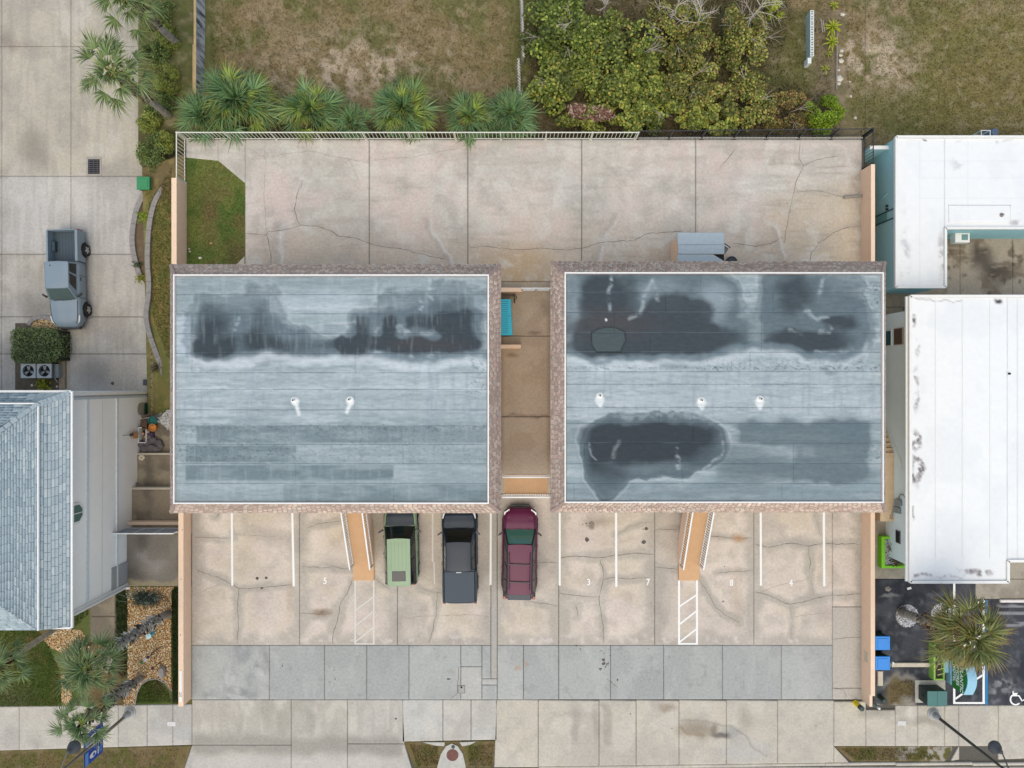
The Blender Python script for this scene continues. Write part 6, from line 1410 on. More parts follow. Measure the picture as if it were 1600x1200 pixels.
TANP=[(222,190,140),(238,212,166),(190,146,94),(206,170,118),(170,124,80),(232,222,200)]
pebbles('pebble_bed',BED,7000,-.01,TANP,.045); pebbles('pebble_bed',BED2,1800,-.01,TANP,.045); pebbles('pebble_bed',BED3,700,-.01,TANP,.045)
pebbles('gravel',[(236,545),(250,560),(262,620),(262,650),(252,660),(236,652)],2600,-1.93,[(170,154,130),(150,132,108),(190,176,152),(120,104,84)],.045)
pebbles('white_gravel',[(246,658),(262,640),(268,640),(268,676),(256,664)],500,-1.45,[(226,224,222),(200,198,196)],.05,z=.05)
pebbles('gravel',[(50,498),(76,500),(94,512),(99,528),(88,524),(50,512)],900,HL+.02,[(222,196,150),(204,176,130),(150,116,78),(232,214,176)],.05)
for o_,xs,ys_,z,c_,s in PEBBLES:
    n=len(xs); scatter('white_gravel',np.stack([xs,ys_,np.full(n,z+.01)],-1),*T_PEB,rng.uniform(s*.6,s*1.4,n),colset(n,[c_],.15),PEB,o_,kind='stuff',tilt=.4)
# mossy verge tufts
for poly,n in (([(1312,1169),(1404,1169),(1440,1171),(1470,1186),(1340,1188)],2200),([(640,1163),(684,1166),(684,1196),(652,1198)],1300),([(732,1166),(772,1162),(768,1197),(732,1197)],1200),([(-20,1178),(280,1170),(262,1230),(-20,1230)],5000),([(1390,1068),(1425,1062),(1430,1090),(1392,1098)],900)):
    lawn('verge_grass',poly,n,-.01,[(116,108,62),(100,104,54),(90,84,52)],.07,paintf=paint_verge,mul=1.1)
# edging of the pebble bed
b=MB(); pts=[(211,1101),(214,1083),(221,1069),(232,1062),(245,1060.5),(258,1067),(269,1080)]; b.tube([P(x,y,.02) for x,y in pts],.035,6); b.build('bed_edging', M_concw, label='curved grey edging between pebble bed and small lawn', cat='edging')

# fan palms -------------------------------------------------------------
def frond_mesh(name, seed, petiole=.8, fan=.75, nb=24, span=3.4, cols=((88,112,62),(110,132,76)), tip=(150,136,80), pet=(150,168,80), droop=.35, wid=.045):
    r = random.Random(seed); V=[];Fc=[];Cc=[]
    c0=[lin(c)*KA for c in cols]; ct=lin(tip)*KA; cp=lin(pet)*KA
    def rib(a,b_,w,ca,cb):
        a=Vector(a);b_=Vector(b_);d=(b_-a);n=Vector((-d.y,d.x,0)).normalized()*w; m=len(V)
        V.extend([a-n,a+n,b_+n*.7,b_-n*.7]); Fc.append((m,m+1,m+2,m+3)); Cc.extend([ca,ca,cb,cb])
    pp=[Vector((petiole*t,0,-.10*t*t*petiole)) for t in (0,.5,1)]
    rib(pp[0],pp[1],.02,cp*.7,cp); rib(pp[1],pp[2],.015,cp,cp); hub=pp[2]; lean=r.uniform(-.25,.25)
    for i in range(nb):
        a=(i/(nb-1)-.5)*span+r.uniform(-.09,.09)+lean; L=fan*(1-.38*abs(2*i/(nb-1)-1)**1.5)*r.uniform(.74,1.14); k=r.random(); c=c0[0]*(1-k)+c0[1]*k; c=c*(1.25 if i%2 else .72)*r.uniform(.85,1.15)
        d=Vector((math.cos(a),math.sin(a),0)); segs=5; w=[wid*.2,wid*.42,wid*.5,wid*.36,wid*.16,.002]; m=len(V); dr=droop*r.uniform(.6,1.5); bend=r.uniform(-.16,.16)
        for s in range(segs+1):
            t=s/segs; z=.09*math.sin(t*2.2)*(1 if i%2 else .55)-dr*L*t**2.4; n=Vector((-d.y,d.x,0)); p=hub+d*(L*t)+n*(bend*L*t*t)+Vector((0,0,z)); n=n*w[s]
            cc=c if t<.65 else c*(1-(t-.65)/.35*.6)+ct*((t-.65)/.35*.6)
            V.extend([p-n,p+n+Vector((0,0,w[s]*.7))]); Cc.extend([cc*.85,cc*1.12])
        for s in range(segs): q=m+2*s; Fc.append((q,q+1,q+3,q+2))
    me=bpy.data.meshes.new(name); me.from_pydata([tuple(v) for v in V],[],Fc); ca=me.color_attributes.new('col','FLOAT_COLOR','POINT'); arr=np.ones((len(V),4),np.float32); arr[:,:3]=np.clip(np.array(Cc),.003,1); ca.data.foreach_set('color',arr.ravel()); me.materials.append(LEAF); me.update(); return me
def fset(s0, fan, span, cols, tip, pet, droop, wid, pets=(.3,.55,.8,1.0), nb=24):
    return [frond_mesh('frond',s0+i,p,fan*r_,nb,span,cols,tip,pet,droop,wid) for i,(p,r_) in enumerate(zip(pets,(.85,1.,1.05,1.)))]
FR_TALL=fset(1,.64,2.9,((92,114,68),(134,152,96)),(196,190,130),(196,208,110),.4,.042)
FR_DARK=fset(11,.70,3.1,((80,106,68),(124,148,96)),(184,170,118),(182,192,100),.35,.042)
FR_BRN=fset(21,.70,3.1,((106,114,62),(146,150,88)),(190,134,80),(170,170,90),.45,.042,pets=(.3,.6,.85,1.1))
FR_DEAD=fset(31,.6,2.6,((170,140,96),(196,168,118)),(190,150,100),(160,140,90),.8,.04,pets=(.5,.8,.9,1.0))
FR_LOW=fset(41,.74,3.8,((84,122,78),(126,158,104)),(176,178,104),(160,172,84),.2,.044,pets=(.2,.45,.7,.9),nb=26)
FR_LOWY=fset(51,.66,3.4,((112,140,62),(156,172,80)),(206,170,80),(186,190,84),.3,.044,pets=(.3,.6,.8,.95),nb=24)
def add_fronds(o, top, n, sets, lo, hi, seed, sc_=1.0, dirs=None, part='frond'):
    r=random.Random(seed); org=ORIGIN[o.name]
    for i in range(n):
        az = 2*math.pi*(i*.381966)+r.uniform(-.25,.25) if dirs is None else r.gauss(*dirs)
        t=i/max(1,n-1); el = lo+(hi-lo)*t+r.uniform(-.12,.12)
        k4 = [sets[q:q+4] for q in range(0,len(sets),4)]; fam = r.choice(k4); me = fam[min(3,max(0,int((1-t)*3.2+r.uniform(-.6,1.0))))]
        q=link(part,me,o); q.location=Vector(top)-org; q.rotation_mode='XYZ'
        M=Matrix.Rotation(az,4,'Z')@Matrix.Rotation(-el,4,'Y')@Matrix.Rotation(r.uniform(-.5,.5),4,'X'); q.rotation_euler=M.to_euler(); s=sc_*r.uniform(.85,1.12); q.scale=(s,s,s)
def trunk(o, pts, r0, r1, boots0=.45, boots1=1.0, seed=0, c=(176,166,154), brown=False, nb=110):
    pts=[Vector(p) for p in pts]; N=14; fine=[]
    def at(t):
        f=t*(len(pts)-1); i=min(int(f),len(pts)-2); u=f-i; return pts[i]*(1-u)+pts[i+1]*u
    V=[];Fc=[];Cc=[]; n=12; r=random.Random(seed)
    for k in range(N*3+1):
        t=k/(N*3); p=at(t); rad=(r0*(1-t)+r1*t)*(1+.05*math.sin(k*2.2)); cc=lin(c)*KA*r.uniform(.75,1.15)*(1 if k%2 else .8)
        for j in range(n): a=2*math.pi*j/n; V.append((p.x+rad*math.cos(a),p.y+rad*math.sin(a),p.z)); Cc.append(cc*r.uniform(.85,1.1))
    for k in range(N*3):
        for j in range(n): a=k*n+j; b_=k*n+(j+1)%n; Fc.append((a,b_,b_+n,a+n))
    npmesh('trunk',V,Fc,BARK,np.array(Cc),o)
    V=[];Fc=[];Cc=[]
    for k in range(nb):   # criss-crossed old leaf bases
        t=boots0+(boots1-boots0)*k/nb; p=at(t); a=k*2.39996; rad=(r0*(1-t)+r1*t); d=Vector((math.cos(a),math.sin(a),0)); s=Vector((-d.y,d.x,0)); L=.26; w=.085
        q0=p+d*(rad-.02); q1=q0+d*.2+Vector((0,0,L)); tw=s*(.08 if k%2 else -.08); m=len(V)
        V+= [tuple(q0-s*w),tuple(q0+s*w),tuple(q1+s*w*.5+tw),tuple(q1-s*w*.5+tw),tuple(q0+d*.05-s*w*.3),tuple(q1+d*.03+tw)]; Fc+=[(m,m+1,m+2,m+3),(m,m+3,m+5,m+4),(m+1,m+4,m+5,m+2)]
        cc=lin(r.choice([(236,230,226),(176,168,162),(60,56,58),(250,246,242),(90,84,84)] if not brown else [(176,140,108),(140,112,88),(206,180,150),(104,84,70)]))*KA; Cc+=[cc*.45]*2+[cc]*2+[cc*.6,cc]
    # equal face sizes needed
    Ft=[]
    for f in Fc: Ft+= [(f[0],f[1],f[2]),(f[0],f[2],f[3])]
    npmesh('leaf_bases',V,Ft,BARK,np.array(Cc),o,kind='stuff')
def palm(bp, h0, tp, h1, label, sets, n=30, lo=-.75, hi=1.1, mid=None, r0=.2, r1=.17, seed=0, sc_=1.0, boots0=.45, dead=0, brown=False):
    A=P(*bp,h0); B=P(*tp,h1); o=empty('palm_tree',A,label,'palm tree','palm trees')
    M=(A+B)/2 if mid is None else P(*mid[:2],mid[2])
    pts=[]
    for i in range(9):
        t=i/8; pts.append(A*(1-t)**2+M*2*t*(1-t)+B*t*t if mid is not None else A*(1-t)+B*t)
    trunk(o,pts,r0,r1,boots0,1,seed,brown=brown); add_fronds(o,B,n,sets,lo,hi,seed+5,sc_)
    if dead: add_fronds(o,B,dead,FR_DEAD,-1.1,-.7,seed+9,sc_*.9)
    return o
palm((272,187),-2.5,(177,112),3.6,'tall fan palm with ragged crown leaning over the left driveway, below another palm',FR_TALL,24,-.5,1.1,seed=1,brown=True,sc_=1.52)
palm((283,73),-2.5,(197,-4),3.4,'fan palm at the top left corner with its crown cut by the frame',FR_TALL,24,-.5,1.1,seed=2,brown=True,sc_=1.5)
palm((263,959),0,(139,1042),7.6,'front garden palm with a large green crown beside the cream house',FR_DARK,36,-.45,1.15,mid=(232,972,3.2),seed=3,sc_=1.2,r0=.22,boots0=.22)
palm((219,1060),0,(128,1128),5.6,'lower palm over the front pavement with drooping yellowing fronds',FR_DARK,24,-.5,1.0,mid=(190,1077,2.6),seed=4,sc_=1.08,dead=5,r0=.22,boots0=.2)
palm((90,980),0,(-8,1046),5.4,'palm at the left frame edge with a long smooth brown trunk',FR_DARK,26,-.7,1.0,seed=5,sc_=1.1,r0=.16,r1=.13,boots0=.75,brown=True)
palm((1409,957),0,(1515,992),6.0,'bushy browning palm over the blue striped asphalt lot',FR_BRN,40,-.45,1.15,seed=6,sc_=1.5,dead=6,r0=.24,r1=.22,boots0=.3,brown=True)
def palmetto(cx,cy,R,h,label,sets,n,seed,shift=(0,0)):
    c=P(cx,cy,h); o=empty('palmetto',(c.x,c.y,-2),label,'fan palm shrub','palmettos behind the white fence')
    b=MB(); b.tube([(c.x,c.y,-2.1),(c.x+.05,c.y,-1.2),(c.x,c.y,h-.1)],[.14,.13,.11],8); b.build('trunk', mat('palmetto_trunk',(96,80,62),.9,.3,10,.5), o)
    add_fronds(o,c,int(n*1.25),sets,-.5,1.25,seed,R*RS)
    return o
MIXL=FR_LOW+FR_LOW+FR_LOW+FR_LOWY
RS=1.42
palmetto(372,158,1.22,.3,'largest blue green fan palm shrub, at the left end of the white fence',MIXL,40,21)
palmetto(318,185,.95,.2,'dark fan palm shrub tucked in the corner of the white fence',FR_LOW,26,22)
palmetto(486,172,1.0,.2,'fan palm shrub second from the left with yellow tipped fronds',MIXL+FR_LOWY,34,23)
palmetto(630,172,1.08,.3,'middle fan palm shrub with fronds poking over the white fence',MIXL,36,24)
palmetto(548,190,.62,.0,'small dark fan palm shrub filling the gap left of the middle one',FR_LOW,22,31)
palmetto(733,182,.9,.1,'fan palm shrub right of the middle one, merged with its neighbour',MIXL,30,25)
palmetto(797,178,.88,.2,'pale silvery fan palm shrub at the right end of the row',FR_LOW,30,26)


# leafy shrubs ----------------------------------------------------------
def blob_points(cx,cy,rx,ry,h0,hh,n,clump=26,flat=.0):
    """points near the upper surface of a lumpy mound; cx.. in photo px at mid height"""
    c=P(cx,cy,h0+hh*.6); k=(H-h0)/F; RX,RY=rx*k,ry*k
    a=rng.uniform(0,2*np.pi,clump); rr=np.sqrt(rng.uniform(0,1,clump))*.85
    lc=np.stack([rr*np.cos(a),rr*np.sin(a),rng.uniform(.45,1,clump)*np.sqrt(1-rr**2*.8)],-1)
    idx=rng.integers(0,clump,n); d=rng.normal(0,1,(n,3)); d/=np.linalg.norm(d,axis=1)[:,None]; d[:,2]=np.abs(d[:,2])*rng.choice([1,1,1,-1],n)
    rad=rng.uniform(.12,.34,clump)[idx]*rng.uniform(.6,1.05,n)
    p=lc[idx]+d*rad[:,None]; P3=np.stack([c.x+p[:,0]*RX,c.y+p[:,1]*RY,h0+np.clip(p[:,2],.02,1.3)*hh],-1); return P3,idx,c
def shrub(cx,cy,rx,ry,h0,hh,n,cols,size,label,tmpl=T_DISC,cat='shrub',group=None,name='shrub',clump=26,tilt=.45,branches=0,bcol=(170,160,150),jit=.22,core=(40,48,26)):
    n=int(n*(2.6 if name=='sea_grape' else 2.0)); size=size*(.68 if name=='sea_grape' else 1.15); p,idx,c=blob_points(cx,cy,rx,ry,h0,hh,n,clump); o=empty(name,(c.x,c.y,h0),label,cat,group)
    cc=colset(n,cols,jit); tint=rng.uniform(.55 if name=='sea_grape' else .75,1.3,(clump,1))[idx]; cc=cc*tint*(np.clip((p[:,2]-h0)/hh,.25,1)[:,None]**.0)
    scatter('foliage',p,*tmpl,rng.uniform(size*.7,size*1.3,n),cc,LEAF,o,tilt=tilt)
    k=(H-h0)/F; b=MB(); r=random.Random(int(cx))
    for i in range(9):
        a=2*math.pi*i/9+r.uniform(-.3,.3); q=Vector((c.x+math.cos(a)*rx*k*.7,c.y+math.sin(a)*ry*k*.7,h0+hh*.7)); b.tube([Vector((c.x,c.y,h0-.05)),(Vector((c.x,c.y,h0))+q)/2+Vector((0,0,.1)),q],[.035,.022,.008],5)
    b.build('stems', mat('shrub_stem',(92,78,62),.9,.2,10), o, kind='stuff')
    for i in range(branches):
        a=r.uniform(0,6.28); q=Vector((c.x+math.cos(a)*rx*k*r.uniform(.2,.8),c.y+math.sin(a)*ry*k*r.uniform(.2,.8),h0+hh*.9)); e=q+Vector((math.cos(a)*.7,math.sin(a)*.7,.35)); b=MB(); b.tube([q-Vector((math.cos(a)*.4,math.sin(a)*.4,.5)),q,e],[.03,.022,.008],5)
        for s in (-1,1): b.tube([q,(q+e)/2+Vector((-math.sin(a)*.2*s,math.cos(a)*.2*s,.1)),e+Vector((-math.sin(a)*.45*s,math.cos(a)*.45*s,.05))],[.016,.012,.005],4)
        b.build('bare_branch', mat('pale_branch',bcol,.9,.2,10), o)
    return o
G1=[(126,142,58),(98,118,48),(156,168,78),(76,94,40),(110,122,52)]; G2=[(146,158,66),(176,182,88),(116,132,56),(96,114,48),(186,176,84)]; G3=[(146,142,74),(172,160,92),(120,126,60),(154,120,76),(96,104,50)]
GG='sea grape thicket behind the black fence'
k_=dict(group=GG,name='sea_grape')
shrub(880,50,62,62,-2,2.2,3300,G1,.2,'dark green sea grape bush at the top left of the thicket',branches=3,clump=50,**k_)
shrub(872,128,52,42,-2,1.8,2000,G1+G2,.2,'sea grape bush beside the bare brown soil, left side of the thicket',branches=1,clump=36,**k_)
shrub(962,90,64,70,-2,2.4,3600,G1+G2,.2,'tallest sea grape bush in the middle left of the thicket',branches=2,clump=55,**k_)
shrub(925,188,58,24,-2,1.6,1500,G2,.19,'low sea grape bush with reddish dead leaves by the fence',branches=0,clump=24,**k_)
shrub(1010,160,56,48,-2,2.0,2400,G2+G1,.21,'yellow green sea grape bush against the left part of the black fence',branches=1,clump=40,**k_)
shrub(1055,45,56,56,-2,2.1,2100,G3+G2,.17,'olive bush at the top centre of the thicket below bare branches',branches=5,clump=36,**k_)
shrub(1075,130,54,46,-2,1.9,2100,G2+G3,.18,'mixed olive and green bush right of the thicket centre',branches=2,clump=36,**k_)
shrub(1105,185,50,28,-2,1.7,1500,G2,.19,'low green sea grape bush by the fence near the right end',branches=0,clump=26,**k_)
shrub(1160,60,46,60,-2,1.9,1700,G2+G3,.17,'sparse yellowish bush at the upper right of the thicket',branches=6,clump=28,**k_)
shrub(1165,160,46,46,-2,1.6,1700,G3+G2,.16,'brownish bush at the lower right of the thicket',branches=2,clump=30,**k_)
shrub(1232,175,46,34,-2,1.1,1500,G3+[(170,120,76)],.13,'rust and olive low bush near the right end of the black fence',branches=2,clump=30,**k_)
shrub(1287,178,34,30,-2,1.3,1700,[(136,164,36),(160,184,44),(110,140,34)],.13,'bright lime green bush at the right end of the black fence',clump=24,**k_)
shrub(1205,15,24,16,-2,1.2,500,[(170,180,60),(150,160,60)],.16,'small bright yellow green bush at the top edge right of the thicket',clump=12,**k_)
p,x,y=sample_poly([(884,168),(905,165),(950,172),(965,185),(935,186),(895,182)],420,-.4); scatter('dead_leaves',p+rng.normal(0,.05,p.shape),*T_LEAF,rng.uniform(.18,.3,420),colset(420,[(150,104,90),(186,150,132),(120,76,62),(200,176,160)],.2),LEAF,kind='stuff',tilt=.5)
def bare_tree(x,y,h,label,sd,s=1.0):
    r=random.Random(sd); c=P(x,y,-2); o=empty('bare_tree',c,label,'bare tree','leafless trees in the thicket'); m=mat('bleached_wood',(196,186,174),.85,.12,12)
    b=MB(); top=c+Vector((r.uniform(-.2,.2),r.uniform(-.2,.2),h)); b.tube([c,(c+top)/2,top],[.06,.045,.02],6); b.build('trunk', m, o)
    for i in range(9):
        t=.35+.6*i/9; q=c+(top-c)*t; a=r.uniform(0,6.28); L=s*r.uniform(.8,1.6); d=Vector((math.cos(a),math.sin(a),.35)); e=q+d*L; b=MB(); mid=q+d*L*.5+Vector((r.uniform(-.1,.1),r.uniform(-.1,.1),.05)); b.tube([q,mid,e],[.026,.018,.005],5)
        for j in range(6):
            u=.3+.11*j; qq=q+(e-q)*u; aa=a+r.choice((-1,1))*r.uniform(.5,1); b.tube([qq,qq+Vector((math.cos(aa),math.sin(aa),.3))*L*.4],[.012,.004],4)
        b.build('branch', m, o)
bare_tree(1080,62,3.4,'bare pale tree near the top centre of the thicket, tallest',1,1.1); bare_tree(1040,45,2.9,'bare fine twigged tree left of the tallest bare tree',2,.9); bare_tree(1170,40,3.0,'bare silvery tree at the upper right of the thicket',3,1.1); bare_tree(890,60,2.6,'small bare tree among dark leaves on the left of the thicket',4,.7); bare_tree(940,30,2.4,'short bare tree at the top edge left of centre',5,.7)
# hedge shrubs left
HG='shrubs along the left driveway'
hc=[(124,146,76),(104,126,66),(150,166,92),(88,108,56)]; hy=[(150,160,74),(172,178,86),(128,142,66)]
for a in ((246,20,28,30,'rounded green bush at the top left, beside the dark board wall',hc),(262,60,20,22,'small olive bush below the topmost driveway bush',hy),(243,82,22,20,'dense round bush left of the palm base, upper one',hc),(255,125,30,26,'wide green bush between the two leaning palms',hy),(252,165,26,22,'dark bush around the base of the lower leaning palm',hc),(236,192,20,20,'small dark bush at the driveway edge below the palm trunk',hy),(242,238,27,30,'large round bush above the green bin',hc),(262,220,14,16,'narrow bush against the white fence corner',hy)):
    shrub(a[0],a[1],a[2],a[3],-2.6,1.3,1500,a[5],.1,a[4],T_LEAF,group=HG,name='hedge_shrub',clump=26,tilt=.6)
struct('hedge_soil', mat('hedge_soil',(92,84,58),.95,.3,4,.4), lambda b: b.prism([P(x,y,-2.55).xy for x,y in ((222,-60),(312,-60),(312,235),(290,240),(232,275),(218,255),(216,180),(224,120),(222,60))],-3,-2.52))
lawn('grass',[(270,0),(300,0),(300,170),(285,205),(262,150),(280,90)],2500,-2.5,[(92,112,50),(110,120,64)],.12)
def clipped_hedge():
    x0,y0=P(17,566,-1.5).xy; x1,y1=P(95,513,-1.5).xy; o=empty('clipped_hedge',((x0+x1)/2,(y0+y1)/2,HL),'clipped rectangular dark green hedge above the two condenser units','hedge'); n=5200
    u=rng.uniform(-1,1,n); v=rng.uniform(-1,1,n); r=(np.abs(u)**4+np.abs(v)**4)**.25; u/=np.maximum(1,r); v/=np.maximum(1,r)
    side=rng.random(n)<.35; nr=(np.abs(u)**4+np.abs(v)**4)**.25+1e-6; su=np.where(side,u/nr,u); sv=np.where(side,v/nr,v)
    z=np.where(side,rng.uniform(-2.5,-1.5,n),-1.42+fbm(u*20+50,v*12+50,5,3,4)*.22-.12*nr**4); p=np.stack([(x0+x1)/2+su*(x1-x0)/2,(y0+y1)/2+sv*(y1-y0)/2*(1-.06*su),z],-1)
    g=fbm(p[:,0]*6,p[:,1]*6,3,3,5)[:,None]; scatter('foliage',p,*T_LEAF,rng.uniform(.07,.13,n),colset(n,[(116,134,84),(94,114,72),(140,156,102),(78,96,60)],.2)*(.6+g),LEAF,o,tilt=.7)
    b=MB(); b.box(x0+.12,x1-.12,y0+.12,y1-.12,HL,-1.55); b.build('inner_twigs', mat('hedge_core',(50,54,34),.95,.3,6,.5), o)
clipped_hedge()
p,x,y=sample_poly([(826,-30),(1250,-30),(1215,120),(1300,150),(1318,208),(880,210),(866,170),(828,140)],15000,-1.6); p[:,2]+=rng.uniform(-.3,.5,len(p)); scatter('thicket_undergrowth',p,*T_LEAF,rng.uniform(.1,.22,len(p)),colset(len(p),[(78,82,44),(104,96,58),(60,66,38),(120,104,72)],.25)*(.5+fbm(x,y,20,3,5)[:,None]),LEAF,None,tilt=.7)
# bromeliad like rosettes
def lance(name,L,w,cols,droop,nb=1):
    V=[];Fc=[];Cc=[]; S=5
    for s in range(S+1):
        t=s/S; ww=w*math.sin(math.pi*min(1,.18+t*.82))**.8; z=L*(.55*t-droop*t*t); c=lin(cols[0])*(1-t)+lin(cols[1])*t
        V+= [(L*t,-ww,z+.02),(L*t,0,z),(L*t,ww,z+.02)]; Cc+=[c*KA*1.05,c*KA*.85,c*KA*1.05]
    for s in range(S): q=3*s; Fc+=[(q,q+1,q+4,q+3),(q+1,q+2,q+5,q+4)]
    me=bpy.data.meshes.new(name); me.from_pydata(V,[],Fc); ca=me.color_attributes.new('col','FLOAT_COLOR','POINT'); arr=np.ones((len(V),4),np.float32); arr[:,:3]=np.array(Cc); ca.data.foreach_set('color',arr.ravel()); me.materials.append(LEAF); return me
ML=lance('leaf',.62,.055,((120,150,30),(206,206,50)),.75)
def rosette(x,y,h,s,n,label,me=ML,cat='plant',group='yellow rosette plants by the block wall',name='rosette_plant',seed=0):
    c=P(x,y,h); o=empty(name,c,label,cat,group); r=random.Random(seed)
    for i in range(n):
        q=link('leaf',me,o); t=i/n; M=Matrix.Rotation(i*2.4+r.uniform(-.2,.2),4,'Z')@Matrix.Rotation(-(t*1.1)+.15,4,'Y'); q.rotation_euler=M.to_euler(); k=s*r.uniform(.85,1.1)*(1-.3*t); q.scale=(k,k,k); q.location=(0,0,.1*t)
    b=MB(); b.lathe(c.x,c.y,[(.06,h-.15),(.07,h),(.03,h+.1)],8); b.build('stem', mat('green_stem',(120,136,60),.8), o)
rosette(1299,44,-1.7,1.05,22,'large yellow green rosette plant, biggest of the row',seed=1); rosette(1298,67,-1.75,.9,18,'yellow rosette plant just below the biggest one',seed=2); rosette(1302,10,-1.8,.6,12,'small yellow rosette plant at the top of the row',seed=3); rosette(1294,85,-1.85,.45,9,'thin yellow rosette plant second from the bottom',seed=4); rosette(1289,108,-1.85,.6,8,'lowest yellow rosette plant with narrow leaves',seed=5)
MA=lance('blade',.75,.018,((120,134,122),(150,162,150)),.6)
def blue_clump():
    o=empty('blue_grass_clump',P(228,935,.1),'blue grey spiky grass clump at the top of the pebble bed','ornamental grass'); r=random.Random(4); n=420
    p=np.stack([rng.normal(0,.40,n),rng.normal(0,.16,n),rng.uniform(0,.1,n)],-1)+np.array(P(229,934,.05))
    tv=[(0,-.03,0),(0,.03,0),(.45,.02,.42),(.95,0,.55)]; scatter('foliage',p,tv,[(0,1,2),(0,2,3)],rng.uniform(.25,.5,n),colset(n,[(118,132,124),(96,112,106),(142,154,146),(84,98,78)],.2),LEAF,o,tilt=.35)
blue_clump()
# small plants
def tuftplant(x,y,h,r,n,cols,label,size=.12):
    c=P(x,y,h); o=empty('small_plant',c,label,'plant'); p=np.stack([rng.normal(0,r*.45,n),rng.normal(0,r*.45,n),rng.uniform(.05,.35,n)],-1)+np.array(c); scatter('foliage',p,*T_LEAF,rng.uniform(size*.7,size*1.4,n),colset(n,cols,.2),LEAF,o,tilt=.6)
    b=MB(); b.tube([c,c+Vector((0,0,.25))],[.02,.01],5); b.build('stem', mat('green_stem',(120,136,60)), o)
tuftplant(227,341,-2.2,.38,160,[(160,184,50),(130,160,40)],'bright yellow green plant between the two curved kerbs'); tuftplant(222,436,-2.2,.3,140,[(140,150,50),(170,160,60)],'yellowish plant at the lower end of the planting strip')
tuftplant(240,304,-2.2,.35,130,[(130,140,56),(150,150,60)],'small yellow plant where the curved kerbs meet the driveway'); tuftplant(218,415,-2.3,.3,120,[(70,90,44),(96,104,60)],'dark little plant between the curved kerbs')
tuftplant(70,600,HL,.35,240,[(196,196,50),(160,170,44),(120,130,60)],'yellow leaved plant below the condenser units',.16)
tuftplant(212,632,-1.6,.28,90,[(150,160,60),(110,124,50)],'spiky yellow green plant under the wall arch',.2); tuftplant(246,575,-1.85,.25,120,[(84,76,60),(104,92,70)],'dry brown tuft on the gravel strip')
tuftplant(1394,856,.35,.34,260,[(96,92,56),(120,104,64)],'straggly olive plant in the lime green planter, upper end',.1); tuftplant(1397,874,.35,.3,200,[(90,86,52),(110,98,60)],'straggly olive plant in the lime green planter, lower end',.1)

# ------------------------------------------------------------------ kerbs and left side things
def curved_kerb(pts, w, h, label, seg=1):
    o = empty('curved_kerb', P(*pts[0],h), label, 'kerb'); K=mat('grey_kerb_stone',(150,146,144),.9,.18,5,.3)
    sm=[]
    for i in range(len(pts)-1):   # Catmull-Rom smoothing
        p0=Vector(pts[max(i-1,0)]);p1=Vector(pts[i]);p2=Vector(pts[i+1]);p3=Vector(pts[min(i+2,len(pts)-1)])
        for s in range(3):
            t=s/3; sm.append(.5*((2*p1)+(p2-p0)*t+(2*p0-5*p1+4*p2-p3)*t*t+(3*p1-p0-3*p2+p3)*t**3))
    sm.append(Vector(pts[-1])); n=len(sm); L=[];R=[]
    for i,p in enumerate(sm):
        d=(sm[min(i+1,n-1)]-sm[max(i-1,0)]).normalized(); q=Vector((-d.y,d.x))*w/2; L.append(P(p.x+q.x,p.y+q.y,h)); R.append(P(p.x-q.x,p.y-q.y,h))
    for i in range(0,n-1,2):
        j=min(i+2,n-1); V=[]; 
        for k in range(i,j+1):
            tt = .012 if k==j and j<n-1 else 0
            a=L[k].lerp(L[k-1],tt*4) if tt else L[k]; b_=R[k].lerp(R[k-1],tt*4) if tt else R[k]
            V += [a, b_, b_-Vector((0,0,.5)), a-Vector((0,0,.5))]
        b=MB(); m=j-i; Fc=[(0,1,2,3)]
        for k in range(m): q=4*k; Fc += [(q,q+4,q+5,q+1),(q+1,q+5,q+6,q+2),(q+3,q+7,q+4,q)]
        Fc.append((4*m+3,4*m+2,4*m+1,4*m)); b.add(V,Fc); b.build('kerb_stone', K, o)
curved_kerb([(276,250),(262,262),(250,271),(238,284),(226,300),(214,324),(208,350),(206,376),(209,400),(216,426),(220,434)],8,-2.1,'outer curved grey kerb from the white fence corner along the driveway')
curved_kerb([(280,266),(268,279),(257,290),(246,306),(239,322),(233,350),(230.5,380),(230,410),(232,440),(231,466),(228,486),(229,505),(235,528),(243,550),(251,572),(257,592),(261,612),(262,632),(256,645),(245,652),(236,654)],7.5,-1.72,'long inner curved grey kerb winding down to the terrace')
struct('planting_soil', mat('planting_soil',(112,96,74),.95,.3,4,.4), lambda b: b.prism([P(x,y,-2.25).xy for x,y in ((270,254),(286,262),(250,300),(236,330),(232,400),(232,450),(224,440),(212,420),(206,376),(212,330),(240,284))],-2.7,-2.25))
struct('strip_edge', mat('pale_kerb',(190,180,164)), lambda b: b.box(P(232.5,0,HL).x,P(236,0,HL).x,P(0,618,HL).y,P(0,532,HL).y,-2.7,-2.5))
struct('gravel_base', mat('gravel_soil',(130,116,96),.95,.3,5,.3), lambda b: b.box(P(236,0,-1.95).x,-18.3,P(0,656,-1.95).y,P(0,545,-1.95).y,-2.6,-1.95))
